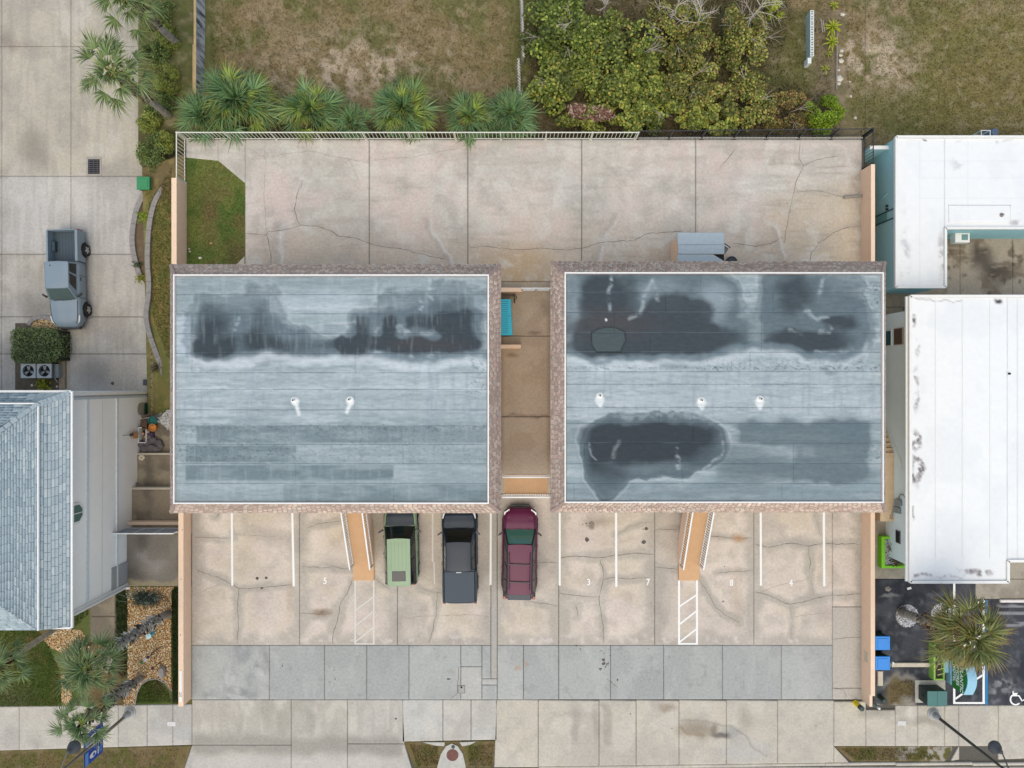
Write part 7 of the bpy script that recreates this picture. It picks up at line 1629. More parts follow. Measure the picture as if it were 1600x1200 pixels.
def wheelie(px0,py0,px1,py1,h,z0,label,cat,c,cd_,rot=0,name='wheelie_bin'):
    a=P(px0,py0,z0+h); c_=P(px1,py1,z0+h); cx,cy=(a.x+c_.x)/2,(a.y+c_.y)/2; w,l=abs(c_.x-a.x),abs(a.y-c_.y)
    o=empty(name,(cx,cy,z0),label,cat,'wheelie bins' if 'blue' in label else None); M1=mat(cd_[0],cd_[1],.5,.06,6); M2=mat(c[0],c[1],.4,.05,6)
    b=MB(); b.hexa([(cx-w*.4,cy-l*.4,z0+.05),(cx+w*.36,cy-l*.4,z0+.05),(cx+w*.36,cy+l*.4,z0+.05),(cx-w*.4,cy+l*.4,z0+.05)],[(cx-w*.48,cy-l*.47,z0+h-.07),(cx+w*.46,cy-l*.47,z0+h-.07),(cx+w*.46,cy+l*.47,z0+h-.07),(cx-w*.48,cy+l*.47,z0+h-.07)]); b.build('bin_body', M1, o)
    b=MB(); b.box(cx-w*.5,cx+w*.47,cy-l*.5,cy+l*.5,z0+h-.069,z0+h-.02,.02); b.box(cx-w*.36,cx+w*.34,cy-l*.36,cy+l*.36,z0+h-.021,z0+h,.015); b.build('lid', M2, o)
    b=MB(); b.tube([(cx+w*.5,cy-l*.42,z0+h-.06),(cx+w*.57,cy-l*.4,z0+h-.05),(cx+w*.57,cy+l*.4,z0+h-.05),(cx+w*.5,cy+l*.42,z0+h-.06)],.018,6); b.build('handle', M1, o)
    for s in (-1,1): b=MB(); b.lathe(cx+w*.36+0,cy,[(.1,-.02),(.1,.03)],12,'x'); b.v=[(cx+w*.36+(y-cy),cy+s*l*.44+(x-cx-w*.36),z+z0+.1) for x,y,z in b.v]; b.build('wheel', M_tyre, o)
    return o
wheelie(213,275.5,234,296,1.0,HL,'green lidded bin beside the curved kerb on the left driveway','bin',('bin_green',(54,140,88)),('bin_green_dark',(24,96,58)))
wheelie(1368,994.5,1392,1016,1.0,0,'blue bin against the tan wall, upper one of two','bin',('bin_blue',(30,136,224)),('bin_dark',(20,60,50)))
wheelie(1368,1026,1392,1047.5,1.0,0,'blue bin against the tan wall, lower one of two','bin',('bin_blue',(30,136,224)),('bin_dark',(20,60,50)))
def condenser(px,py,label):
    z=HL+.85; a=P(px-12,py+11.5,z); c=P(px+12,py-11.5,z); cx,cy=(a.x+c.x)/2,(a.y+c.y)/2; o=empty('condenser_unit',(cx,cy,HL),label,'air conditioner','condenser units by the clipped hedge'); G=mat('condenser_grey',(162,170,174),.5,.06,6)
    b=MB(); w=(c.x-a.x)/2-.02; l=(c.y-a.y)/2-.02; b.box(cx-w,cx+w,cy-l,cy+l,HL+.05,z-.24,.0)
    for s in (-1,1): b.box(cx+s*w-.02,cx+s*w+.02,cy-l,cy+l,z-.239,z-.005); b.box(cx-w+.021,cx+w-.021,cy+s*l-.02,cy+s*l+.02,z-.239,z-.005)
    b.build('casing', mat('condenser_side',(110,118,122),.6,.1,8), o)
    n=32; V=[];Fc=[]; R=.335
    for i in range(n):
        t=2*math.pi*i/n; x,y=math.cos(t),math.sin(t); k=1/max(abs(x),abs(y)); V+=[(cx+w*min(1,1)*x*k*1.0,cy+l*y*k,z),(cx+R*x,cy+R*y,z),(cx+R*x,cy+R*y,z-.18)]
    for i in range(n): j=(i+1)%n; Fc+=[(3*i,3*j,3*j+1,3*i+1),(3*i+1,3*j+1,3*j+2,3*i+2)]
    b=MB(); b.add(V,Fc); b.build('top_panel', G, o)
    b=MB(); b.lathe(cx,cy,[(R+.02,z-.235),(R+.02,z-.22)],24); b.build('well', M_dark, o)
    for k in range(3):
        t=math.radians(100+120*k); d=Vector((math.cos(t),math.sin(t),0)); s=Vector((-d.y,d.x,0)); c0=Vector((cx,cy,z-.1)); b=MB(); q=[c0+d*.06-s*.05,c0+d*.27-s*.11,c0+d*.28+s*.07+Vector((0,0,.05)),c0+d*.06+s*.05+Vector((0,0,.03))]; b.hexa([v-Vector((0,0,.01)) for v in q],q); b.build('fan_blade', mat('fan_blade',(150,156,160),.5), o)
    b=MB(); b.lathe(cx,cy,[(.07,z-.12),(.07,z-.05),(0,z-.04)],12); b.build('hub', M_black, o)
    b=MB()
    for rr in (.12,.2,.28):
        b.tube([(cx+rr*math.cos(2*math.pi*i/20),cy+rr*math.sin(2*math.pi*i/20),z-.01) for i in range(21)],.004,4,False)
    b.build('guard_wire', M_black, o, kind='stuff')
condenser(44,579.5,'left condenser unit of the pair below the clipped hedge'); condenser(69,579.5,'right condenser unit of the pair below the clipped hedge')
def louvre_box():
    z=HL+.6; a=P(81,590,z); c=P(91,569,z); o=empty('utility_box',(a.x,a.y,HL),'small grey louvred box right of the condenser units','utility box'); b=MB(); b.box(a.x,c.x,a.y,c.y,HL,z); b.build('casing', mat('meter_grey',(140,148,150)), o)
    for i in range(7): y=a.y+.08+(c.y-a.y-.16)*i/6; b=MB(); b.box(a.x+.03,c.x-.03,y-.02,y+.02,z+.001,z+.02); b.build('louvre_slat', mat('condenser_side',(110,118,122)), o)
    b=MB(); p=P(86,588,HL+.4); b.tube([p,p+Vector((.1,-.1,.2)),p+Vector((.15,-.35,.0))],.03,6); b.build('pipe', M_rim, o)
louvre_box()
b=MB(); a=P(91.5,514,HL+.2); c=P(101,607,HL+.2); b.box(a.x+.0,c.x,c.y,a.y,HL,HL+.2,.02); b.build('timber_edging', mat('weathered_timber',(158,142,120),.85,.2,6,.3), label='long weathered timber edging right of the clipped hedge', cat='edging')
struct('unit_bed', mat('bed_soil',(92,84,72),.95,.3,4,.3), lambda b: b.box(P(24,0,HL).x,P(92,0,HL).x,P(0,609,HL).y,P(0,505,HL).y,HL-.1,HL+.02))
curved_kerb([(44,508),(48,501),(56,496.5),(68,496),(82,498)],6,HL+.16,'small curved concrete kerb around the gravel bed by the silver pickup')
for x,y,l in ((50,602,'white round stone left of the yellow plant near the roof'),(89,604,'white round stone right of the yellow plant near the roof'),(227,613,'small white stone at the end of the wall pipe')):
    b=MB(); p=P(x,y,HL+.05); b.lathe(p.x,p.y,[(.05,HL),(.08,HL+.04),(.05,HL+.09),(0,HL+.1)],10); b.build('stone', M_peb1, label=l, cat='stone')
def small_box(): 
    z=HL+.25; a=P(223,602,z); c=P(231,593,z); b=MB(); b.box(a.x,c.x,a.y,c.y,HL,z,.03); b.build('utility_box', mat('dark_blue_box',(52,62,78),.5,.1,8), label='small dark blue box at the driveway corner beside the gravel', cat='utility box')
small_box()
b=MB(); p=P(176,599,HL); b.lathe(p.x,p.y,[(.1,HL+.004),(.1,HL+.02),(.0,HL+.022)],14); b.build('manhole', M_oil, label='small dark round cap in the driveway above the cream house', cat='cap')
# junk on the terrace
def junk():
    def pr(px,py,h): return P(px,py,h)
    r=random.Random(9); o=empty('rock_pile',P(236,697,-1.5),'heap of dark grey rocks at the top terrace edge','rocks'); RK=mat('dark_rock',(104,96,98),.85,.3,3,.6)
    for x,y,s in ((221,694,.28),(230,690,.26),(240,688,.24),(247,692,.24),(226,701,.26),(236,700,.3),(245,701,.26),(233,683,.2),(251,697,.18)):
        c=pr(x,y,-1.35); V=[]; 
        for i in range(5):
            for j in range(8): a=2*math.pi*j/8; e=-.9+.45*i; q=r.uniform(.8,1.2); V.append((c.x+s*q*math.cos(a)*math.cos(e),c.y+s*q*.85*math.sin(a)*math.cos(e),c.z+s*.7*math.sin(e)))
        b=MB(); b.add(V,[(i*8+j,i*8+(j+1)%8,(i+1)*8+(j+1)%8,(i+1)*8+j) for i in range(4) for j in range(8)]+[tuple(range(32,40))]); b.build('rock', RK, o)
    def pot(x,y,s,h,name,c,label):
        p=pr(x,y,-1.1); b=MB(); b.lathe(p.x,p.y,[(s*.7,-1.5),(s,-1.5+h),(s*.85,-1.5+h),(s*.8,-1.6+h),(0,-1.6+h)],16); b.build('plant_pot', mat(name,c,.7,.1,8), label=label, cat='pot')
    pot(238,668,.22,.4,'terracotta_orange',(214,136,54),'orange pot above the dark rock heap'); pot(237,658,.26,.35,'teal_glaze',(20,110,104),'teal pot above the orange pot')
    b=MB(); a=pr(221,671,-1.1); c=pr(229,656,-1.1); b.box(a.x,c.x,a.y,c.y,-1.5,-1.1,.02); b.build('wooden_crate', mat('brown_wood',(96,70,54),.85,.2,10,.3), label='brown wooden crate left of the teal pot', cat='crate')
    b=MB(); b.beam(pr(222,653,-1.0),pr(240,644,-1.0),.1,.08); b.build('driftwood', mat('dark_driftwood',(84,66,58),.85,.2,10,.3), label='dark driftwood log lying across the gravel end', cat='log')
    b=MB(); a=pr(229,684,-1.2); c=pr(238,676,-1.2); b.box(a.x,c.x,a.y,c.y,-1.5,-1.3,.04); b.build('purple_bag', mat('purple_cloth',(72,58,88),.8,.2,8), label='dark purple bag between the rocks and orange pot', cat='bag')
    for x,y in ((222,678),(225,683),(230,675)):
        p=pr(x,y,-1.2); b=MB(); b.lathe(p.x,p.y,[(.05,-1.5),(.07,-1.3),(0,-1.28)],8); b.build('ornament', mat('faded_orange',(206,160,120)), label={222:'small orange ornament beside the wooden crate',225:'small orange ornament beside the rock heap',230:'small orange ornament nearest the orange pot'}[x], cat='ornament')
    c=P(221,715,-1.1); 
    for i in range(6): 
        q=MB(); a=i; q.lathe(c.x+.12*math.cos(a),c.y+.1*math.sin(a),[(.05,-1.15),(.08,-1.1),(0,-1.06)],8); q.build('shell', mat('bone_white',(214,204,180),.8,.15,10), SHELL)
SHELL=empty('shell_ring',P(221,715,-1.15),'ring of pale shells in the terrace corner below the rocks','shells')
junk()
for i,(y,l) in enumerate(((758,'wedge stone at the terrace corner by the cream wall'),)):
    b=MB(); p=P(215,y,-1.1); b.prism([(p.x-.1,p.y-.1),(p.x+.2,p.y-.12),(p.x-.08,p.y+.2)],-1.15,-.95); b.build('stone', M_concw, label=l, cat='stone')
# front garden ornaments
def ornament(x,y,h,label,cols,s=.1):
    p=P(x,y,0); o=empty('garden_ornament',p,label,'garden ornament'); b=MB(); b.tube([p,p+Vector((0,0,h))],.02,6); b.build('stake', M_black, o)
    for i,(dz,c) in enumerate(cols): b=MB(); b.lathe(p.x,p.y,[(.02,h*dz-.05),(s,h*dz),(.02,h*dz+.07)],8); b.build('figure', mat('ornament_%s'%c[0],c[1],.6,.1,8), o)
ornament(245,985,1.0,'teal and white bird ornament on the upper pebble bed',((.5,('teal',(70,130,136))),(.95,('pale',(190,220,224)))),.16); ornament(238,1022,1.2,'dark green stake ornament in the middle of the pebble bed',((.4,('purple',(70,50,80))),(.7,('white',(220,216,224))),(1,('green',(60,110,60)))),.1)
ornament(250,1035,.9,'dark red stake ornament near the grey garden stone',((.95,('red',(90,36,36))),),.1)
b=MB(); b.beam(P(236,1022,.05),P(252,1010,.05),.05,.05); b.build('branch', mat('dark_driftwood',(84,66,58)), label='dark twig lying on the pebble bed', cat='branch')
b=MB(); p=P(254,1050,.1); b.lathe(p.x,p.y,[(.16,0),(.2,.15),(.15,.3),(0,.32)],10); b.v=[(x,p.y+(y-p.y)*1.9,z) for x,y,z in b.v]; b.build('garden_stone', M_concw, label='oblong grey garden stone above the small curved lawn', cat='stone')
for x,y in ((168,1043),(172,1036)):
    b=MB(); p=P(x,y,0); b.lathe(p.x,p.y,[(.28,0),(.3,.04),(0,.05)],9); b.build('stepping_stone', mat('stepping_stone',(160,148,136),.9,.15,5,.3), label='lower round stepping stone under the large palm' if y>1040 else 'upper round stepping stone under the large palm', cat='stepping stone')
# path slabs of the left house
for y0,y1 in ((915,962),(963,1003)):
    slab('path_slab',(142,y0,180,y1),.004,lambda x,y: paint_ter(x,y)*1.05,CONC,ter,thick=.05)

# ------------------------------------------------------------------ rear things
def streaked_wall():
    x=-17.98; z0,z1=-2.5,-.85; y1=P(0,-40,-1).y; y0=P(0,166,-1).y; o=empty('board_wall',(x,(y0+y1)/2,z0),'weathered wall with black and white streaks beside the driveway bushes','wall')
    n=int((y1-y0)/.05); m=30; u,v=np.meshgrid(np.linspace(y0,y1,n),np.linspace(z0,z1,m)); c=np.ones(u.shape+(3,))*col((150,150,156)); s=fbm(u*40,v*14,9,4,3,22); c=mix(c,(86,88,96),sst(.46,.62,s)); c=mix(c,(216,216,218),sst(.42,.6,fbm(u*40,v*14,6,4,13,20))*.85)
    V=np.stack([np.full(u.shape,x),u,v],-1).reshape(-1,3); i=np.arange(n*m).reshape(m,n); Fc=np.stack([i[:-1,:-1],i[:-1,1:],i[1:,1:],i[1:,:-1]],-1).reshape(-1,4); npmesh('wall_face',V,Fc,CONC,c.reshape(-1,3),o)
    b=MB(); b.box(x-.14,x-.004,y0,y1,z0,z1); b.build('wall_body', M_concw, o); b=MB(); b.box(x-.14,x-.0,y0,y1,z1+.002,z1+.03); b.build('wall_cap', mat('ochre_cap',(196,170,124),.8,.2,3), o)
    ym=P(0,70,-1).y; b=MB(); b.box(x-.26,x-.145,y0-.2,ym,z0,z1-.1); b.build('side_board', mat('ochre_cap',(196,170,124)), o)
streaked_wall()
def thin_fence():
    o=empty('wire_fence',P(815,70,-2),'thin white wire fence running away from the fan palms','fence'); Wm=mat('white_wire',(216,214,210),.5,.1,6); a=P(815,-40,-1.0); c=P(818,90,-1.0); 
    for A,B in ((P(814,-40,-1.0),P(818,90,-1.0)),(P(810,92,-1.0),P(812,148,-1.0))):
        d=(B-A); L=d.length; n=int(L/.16); b=MB(); b.tube([A,B],.018,6); b.build('top_wire', Wm, o); b=MB()
        for i in range(n):
            t=(i+.5)/n; p=A+d*t; b.beam((p.x-.09,p.y,p.z-.9),(p.x+.07,p.y+.08,p.z+.04),.03,.03); b.beam((p.x+.07,p.y-.05,p.z-.02),(p.x-.07,p.y+.06,p.z+.05),.035,.035)
        b.build('mesh_links', Wm, o, kind='stuff')
        for t in (0,.5,1): p=A+d*t; b=MB(); b.box(p.x-.03,p.x+.03,p.y-.03,p.y+.03,-2.1,p.z+.08); b.build('post', M_concw, o)
thin_fence()
def block_wall():
    z=-1.3; o=empty('breeze_block_wall',P(1268,58,-2),'low remnant of pale breeze block wall with square holes on top','block wall'); a=P(1269,16,z); c=P(1268,88,z); n=9; W=mat('white_block',(226,232,230),.8,.08,8,.1); T_=mat('pale_teal_face',(168,194,192),.8,.08,5,.1)
    for i in range(n):
        y1=a.y+(c.y-a.y)*i/n; y0=a.y+(c.y-a.y)*(i+1)/n+.012; x=a.x; b=MB(); t=.04; w=.105
        ym=(y0+y1)/2
        b.box(x-w,x-w+t,y0,y1,-2.05,z); b.box(x+w-t,x+w,y0,y1,-2.05,z); b.box(x-w+t,x+w-t,y0,y0+t,-2.05,z); b.box(x-w+t,x+w-t,y1-t,y1,-2.05,z); b.box(x-w+t,x+w-t,ym-t/2,ym+t/2,-2.05,z); b.box(x-w+t,x+w-t,y0+t,y1-t,-2.05,-1.75); b.build('block', W, o)
        b=MB(); b.box(x-w-.004,x-w-.001,y0,y1,-2.05,z-.02); b.build('block_face', T_, o)
    a=P(1265,90,z-.1); c=P(1265,99,z-.1); b=MB(); b.box(a.x-.11,a.x+.11,c.y,a.y,-2.05,z-.1,.01); b.build('block', W, o)
block_wall()
for i,(x,y,s,w) in enumerate(((1317,22,.16,'topmost'),(1316,79,.14,'second'),(1314,86,.12,'third'),(1315,95,.2,'fourth and widest'),(1311,109,.1,'fifth'),(1312,123,.24,'sixth and largest'),(1311,130,.14,'seventh'),(1328,127,.08,'small outlying'),(1330,150,.12,'lower outlying'),(1337,184,.12,'lowest'))):
    r=random.Random(i); b=MB(); p=P(x,y,-1.95); b.add([(p.x+v[0]*s*r.uniform(.8,1.2),p.y+v[1]*s*r.uniform(.8,1.2),-1.98+v[2]*s) for v in T_PEB[0]],T_PEB[1]); b.build('stone', M_peb1, label=f'{w} white stone in the line right of the yellow rosette plants', cat='stone', group='white stones by the rosette plants')
for x,y,a,L,l in ((1283,30,1.5,.8,'left thin bare stick beside the yellow rosette plants'),(1286,32,1.55,.7,'right thin bare stick beside the yellow rosette plants')):
    p=P(x,y,-1.6); b=MB(); b.tube([p,p+Vector((.05,-L,.1))],.03,5); b.build('dead_stick', mat('pale_branch',(170,160,150)), label=l, cat='stick')
def bare_strip():
    b=MB()
    b.tube([P(1308,40,-1.9),P(1308,90,-1.9),P(1307,140,-1.9)],.04,5); b.build('edging_pipe', M_concw, label='thin grey edging line right of the yellow rosette plants', cat='edging')
bare_strip()

# ------------------------------------------------------------------ right parking lot
lot = empty('lot_markings', kind='structure'); BLUEP=mat('blue_road_paint',(24,124,180),.7,.15,10); 
line((1491,911),(1491,1097),3.4,lot); line((1537,938),(1537,1099),3.6,lot,m=M_paintline); line((1541.5,938),(1541.5,1101),4,lot,m=BLUEP); line((1489.3,1098.5),(1539,1098.5),3,lot,.0095)
for a,c in (((1493,964),(1537,937)),((1493,1018),(1537,991)),((1521,1012),(1537,1002)),((1521,1064),(1537,1054)),((1493,1092),(1504,1084))): line(a,c,3,lot,.0095)
def access_symbol():
    p=P(1588,1090,.01); k=.0357; o=empty('accessible_symbol',parent=lot); b=MB(); ring=[(1587+8.2*math.cos(t),1093-8.2*math.sin(t)) for t in [math.radians(a) for a in range(75,330,15)]]
    def rib(pts,w,z):
        L=[];R=[]
        for i,q in enumerate(pts):
            d=(Vector(pts[min(i+1,len(pts)-1)])-Vector(pts[max(i-1,0)])).normalized(); n=Vector((-d.y,d.x))*w/2; L.append(P(q[0]+n.x,q[1]+n.y,z)); R.append(P(q[0]-n.x,q[1]-n.y,z))
        m=len(L); b.add(L+R,[(i,m+i,m+i+1,i+1) for i in range(m-1)])
    rib(ring,2.4,.009); rib([(1583,1080),(1583,1087),(1592,1087),(1597,1095),(1601,1093)],2.2,.0105); rib([(1583,1083.5),(1590,1083.5)],1.6,.012); b.build('painted_symbol', M_paintline, o)
access_symbol()
b=MB(); a=P(1563,937,.1); c=P(1612,941.5,.1); b.box(a.x,c.x,c.y,a.y,.012,.13,.03); b.build('wheel_stop', mat('chalky_white',(232,224,222)), label='pale wheel stop at the head of the accessible bay', cat='wheel stop')
def strip_(x0,y0,x1,y1,label):
    a=P(x0,y0,.12); c=P(x1,y1,.12); b=MB(); b.box(a.x,c.x,c.y,a.y,.0,.12,.02); b.build('cream_kerb', mat('cream_kerb',(206,196,178),.85,.15,5,.2), label=label, cat='kerb')
strip_(1392,1036,1459,1042.5,'cream kerb running from the lower blue bin to the lime planter'); strip_(1372,1049,1380,1072,'short cream kerb below the lower blue bin')
def rock_ring(cx,cy,R,label,hole=None):
    c=P(cx,cy,0); o=empty('white_rock_circle',c,label,'rock circle','white rock circles on the asphalt'); b=MB(); b.lathe(c.x,c.y,[(R+.02,0),(R,.03),(0,.035)],28); b.build('grit_bed', mat('grey_grit',(150,148,146),.95,.3,10,.5), o)
    n=900; t=rng.uniform(0,6.283,n); rr=R*np.sqrt(rng.uniform(0,1,n)); p=np.stack([c.x+rr*np.cos(t),c.y+rr*np.sin(t),np.full(n,.04)],-1)
    if hole: k=np.hypot(p[:,0]-P(*hole[:2],0).x,p[:,1]-P(*hole[:2],0).y)>hole[2]; p=p[k]
    scatter('white_rocks',p,*T_PEB,rng.uniform(.025,.055,len(p)),colset(len(p),[(236,236,240),(206,206,212),(160,160,166)],.1),PEB,o,tilt=.4)
    if hole: q=P(*hole[:2],0); n=500; pp=np.stack([rng.normal(q.x,hole[2]*.5,n),rng.normal(q.y,hole[2]*.5,n),np.full(n,.05)],-1); scatter('dry_litter',pp,*T_TUFT,rng.uniform(.05,.1,n),colset(n,[(130,110,72),(96,84,56)],.2),BLADE,o,tilt=.5)
rock_ring(1417,962,.62,'white rock circle around the base of the browning palm',(1409,955,.28)); rock_ring(1470,958,.55,'white rock circle half hidden by the palm crown')
b=MB(); p=P(1387,920,.0); b.add([(p.x+v[0]*.2,p.y+v[1]*.2,v[2]*.2+.03) for v in T_PEB[0]],T_PEB[1]); b.build('rubble', M_concw, label='pale rubble block on the asphalt below the white roof', cat='rubble')
b=MB(); p=P(1420,920,.0); b.beam((p.x-.1,p.y,.02),(p.x+.12,p.y+.06,.02),.12,.03); b.build('litter', M_white, label='small white scrap on a dark patch of asphalt', cat='litter')
b=MB(); p=P(1393,1034,.1); b.box(p.x-.05,p.x+.05,p.y-.08,p.y+.05,.12,.3,.02); b.build('white_marker', M_white, label='small white marker on the cream kerb', cat='marker')
def sign():
    X=24.32; yN,yS=-14.95,-16.75; o=empty('monument_sign',(X+.25,-15.85,0),'green arched monument sign reading ATLANTIC SHORES MOTEL with pale blue top','sign'); GR=mat('sign_green',(30,146,34),.5,.08,4,k=.7); BL=mat('sign_pale_blue',(150,200,224),.5,.04,4); TE=mat('sign_dark_teal',(10,110,90),.5,.05,4)
    n=14; top=lambda t: 1.42+.38*math.sin(math.pi*t)
    fr=[(yN+(yS-yN)*i/n, top(i/n)) for i in range(n+1)]; z0=.42
    for (xa,xb,inset,m_,nm,zt) in ((X,X+.5,0,BL,'sign_body',0),(X-.03,X-.001,.03,TE,'sign_border',-.03),(X-.045,X-.031,.07,GR,'sign_face',-.13)):
        pts=[(y*(1)+(inset if i==len(fr)-1 else -inset if i==0 else 0),z+zt) for i,(y,z) in enumerate(fr)]; pr=pts+[(pts[-1][0],z0+inset),(pts[0][0],z0+inset)]; m=len(pr); V=[(xa,y,z) for y,z in pr]+[(xb,y,z) for y,z in pr]
        b=MB(); b.add(V,[tuple(range(m)),tuple(range(m,2*m))[::-1]]+[(i,m+i,m+(i+1)%m,(i+1)%m) for i in range(m)]); b.build(nm,m_,o)
    rot=Matrix(((0,0,-1),(-1,0,0),(0,1,0))).to_euler(); WT=mat('sign_white_lettering',(250,250,246),.5,.02,4,k=.95)
    for s,z,sz in (('ATLANTIC',1.32,.37),('SHORES',.98,.34),('MOTEL',.66,.32)): text('lettering',s,(X-.05,-15.86,z),rot,sz,WT,o,ext=.004,sx=.92)
    b=MB(); b.box(X-.1,X+.6,yS+.15,yN-.15,0,.419); b.build('sign_base', BL, o)
    b=MB(); b.box(X-.42,X-.11,yS+.75,yN-.2,0,.3,.02); b.build('base_step', BL, o)
sign()
def lime_frame():
    G=mat('lime_paint',(128,206,30)); o=empty('lime_box_planter',P(1467,1040,0),'lime green box planter under the browning palm beside the sign','planter'); a=P(1459,1008,.5); c=P(1476,1063,.5)
    for x0,x1,y0,y1 in ((a.x,a.x+.1,c.y,a.y),(a.x+.102,c.x+.0,c.y,c.y+.08),(a.x+.102,c.x+.0,a.y-.08,a.y),(c.x-.06,c.x+.0,c.y+.082,a.y-.082)): b=MB(); b.box(x0,x1,y0,y1,0,.5,.01); b.build('planter_wall', mat('weathered_lime',(150,196,84),.7,.15,6), o)
    b=MB(); b.box(a.x+.11,c.x-.07,c.y+.09,a.y-.09,0,.35); b.build('planter_soil', mat('dark_soil',(70,60,54)), o)
    for i in range(5):
        y=c.y+.3+(a.y-c.y-.5)*i/5; b=MB(); b.beam((a.x+.2,y,.52),(c.x,y+.1,.52),.03,.03); b.build('lattice_slat', mat('pale_lime',(190,220,130),.6), o)
lime_frame()
def utility():
    a=P(1430,1063,.04); c=P(1477,1098,.04); b=MB(); b.box(a.x,c.x,c.y,a.y,0,.045); o=empty('transformer_box',(23.2,-17.1,0),'dark green utility cabinet with a two panel lid beside the lamp base','utility cabinet'); b.build('concrete_pad', mat('pad_conc',(186,184,172),.9,.15,5,.2), o)
    x0,x1,y0,y1=22.66,23.7,-17.55,-16.76; GD=mat('cabinet_green_dark',(44,60,58),.45,.06,4); GT=mat('cabinet_green',(62,118,112),.45,.06,4)
    b=MB(); b.box(x0,x1,y0,y1,.046,.93); b.build('cabinet', GD, o); xm=(x0+x1)/2
    for p,q in ((x0-.02,xm-.004),(xm+.004,x1+.02)): b=MB(); b.box(p,q,y0-.02,y1+.02,.932,.97,.008); b.build('lid_panel', GT, o)
    for s in (-.03,.03): b=MB(); b.box(x0-.02,x0-.001,(y0+y1)/2+s-.01,(y0+y1)/2+s+.01,.4,.6); b.build('handle', M_black, o)
utility()
def bollard(x,y,h,r,c1,c2,label,base=0):
    p=P(x,y,0); o=empty('bollard',p,label,'bollard'); b=MB(); b.lathe(p.x,p.y,[(r*1.15,0),(r*1.15,.06),(r,.08),(r,h*.7)],18); b.build('post', c1, o); b=MB(); b.lathe(p.x,p.y,[(r*1.0,h*.701),(r*1.02,h),(r*.7,h+.03),(0,h+.035)],18); b.build('cap', c2, o)
DG=mat('dark_green_paint',(38,58,50),.5,.1,6)
bollard(1336.5,1098,.78,.14,mat('yellow_paint',(238,214,20),.5,.06,6),DG,'yellow bollard with dark green cap at the end of the right wall')
bollard(1374,1088,.6,.13,DG,DG,'dark green bollard on the mossy patch behind the right wall end'); bollard(1367,1101,.5,.07,mat('pale_teal_post',(120,160,158),.6,.1,6),M_white,'slim post with a white cap beside the right wall end')

# ------------------------------------------------------------------ street lamps and banners
def street_lamp(x,y,top,mid1,mid2,head,pm,label,bm):
    p=P(x,y,0); o=empty('street_lamp',p,label,'street lamp','street lamps'); b=MB(); b.lathe(p.x,p.y,[(.33,0),(.33,.05),(.26,.1),(.27,.16),(.19,.24),(.17,.5),(.12,.62),(.085,.7)],26); b.build('base', bm, o)
    b=MB(); b.tube([(p.x,p.y,.7),(p.x,p.y,3),(p.x,p.y,top[2])],[.085,.075,.05],12); b.build('pole', pm, o)
    b=MB(); b.tube([(p.x,p.y,top[2]-.02),top,mid1,mid2,(head[0],head[1],head[2]+.3)],[.04,.04,.038,.034,.03],8); b.build('arm', pm, o)
    hx,hy,hz=head; b=MB(); b.lathe(hx,hy,[(.30,hz-.28),(.31,hz-.24),(.26,hz-.1),(.16,hz+.04),(.11,hz+.1),(.10,hz+.22),(.05,hz+.3),(0,hz+.3)],24); b.build('lamp_head', mat('lamp_head_grey',(78,80,84),.45,.08,6), o, smooth=True)
    b=MB(); b.lathe(hx,hy,[(.24,hz-.34),(.26,hz-.285),(0,hz-.284)],20); b.build('lens', mat('frosted_lens',(216,216,206),.3,.04,4), o)
    return o
LB=mat('pale_pole_base',(176,176,174),.5,.1,6); LPm=mat('lamp_pole_taupe',(128,122,112),.5,.08,5)
lampL=street_lamp(203,1113,(-21.25,-18.25,7.95),(-20.75,-17.9,8.0),(-20.4,-17.4,7.8),(-20.32,-16.85,7.15),LPm,'street lamp on the left pavement carrying blue banners',LB)
lampR=street_lamp(1458,1115,(23.45,-18.35,7.95),(22.95,-18.0,8.0),(22.5,-17.5,7.8),(22.4,-16.86,7.15),mat('lamp_pole_dark',(70,68,62),.5,.08,5),'street lamp on the right pavement beside the green utility cabinet',LB)
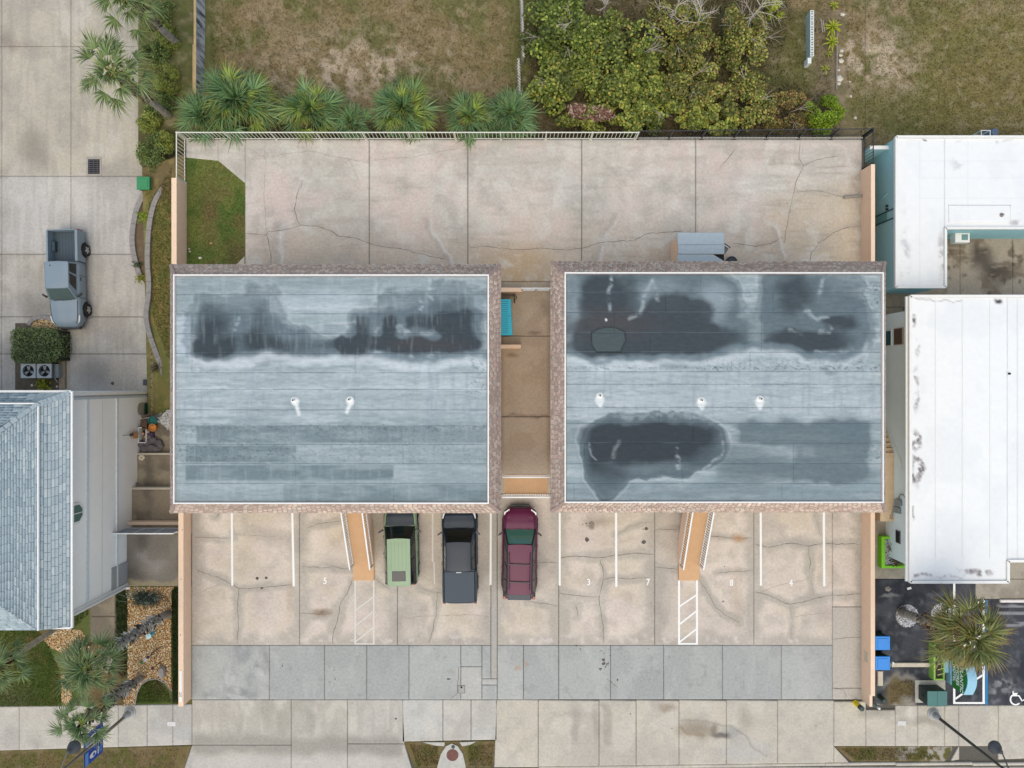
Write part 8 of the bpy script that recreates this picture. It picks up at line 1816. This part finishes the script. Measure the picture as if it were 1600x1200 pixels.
def banner(ya,yb,label,side):
    X=-21.33; z0,z1=2.75,4.4; o=empty('banner',(X,(ya+yb)/2,z0),label,'banner','blue banners on the left street lamp'); BM=mat('banner_blue',(22,68,168),.6,.08,3); n=8; m=10; V=[];Fc=[]
    for j in range(m+1):
        for i in range(n+1):
            u=i/n; v=j/m; V.append((X+.05*math.sin(v*math.pi)*math.sin(u*3)+.02,ya+(yb-ya)*u,z0+(z1-z0)*v-.05*math.sin(u*math.pi)*(1-v)))
    for j in range(m):
        for i in range(n): a=j*(n+1)+i; Fc.append((a,a+1,a+n+2,a+n+1))
    b=MB(); b.add(V,Fc); b.build('cloth', BM, o)
    for z in (z0,z1): b=MB(); b.beam((X,-18.32,z),(X,yb if abs(yb+18.3)>abs(ya+18.3) else ya,z),.035,.035); b.build('bracket', M_black, o)
    c=(ya+yb)/2; w=abs(yb-ya); Wt=mat('banner_white',(236,236,236),.6,.02,4); Bl=mat('banner_pale_blue',(96,150,214),.6,.04,4)
    b=MB(); pts=[(c+.15*w*1.3*math.cos(t),z0+1.0+.30*math.sin(t)) for t in [2*math.pi*i/16 for i in range(16)]]; b.add([(X+.085,y,z) for y,z in pts],[tuple(range(16))]); b.build('emblem', Wt, o)
    b=MB(); pts=[(c-.02+.08*math.cos(t),z0+.92+.1*math.sin(t)) for t in [2*math.pi*i/10 for i in range(10)]]; b.add([(X+.095,y,z) for y,z in pts],[tuple(range(10))]); b.build('emblem_spot', BM, o)
    for k,(z,f) in enumerate(((.5,.5),(.36,.4),(.24,.5))): b=MB(); b.box(X+.08,X+.09,c-w*f*.5,c+w*f*.5,z0+z,z0+z+.06); b.build('print_line', Bl if k else Wt, o)
    b=MB(); b.box(X+.04,X+.055,min(ya,yb)+.05,max(ya,yb)-.05,z1-.3,z1-.06); b.build('print_panel', Bl, o)
banner(-18.42,-19.15,'blue banner with a white emblem on the street side of the left lamp',1); banner(-18.2,-17.55,'blue banner on the pavement side of the left lamp, behind palm fronds',-1)
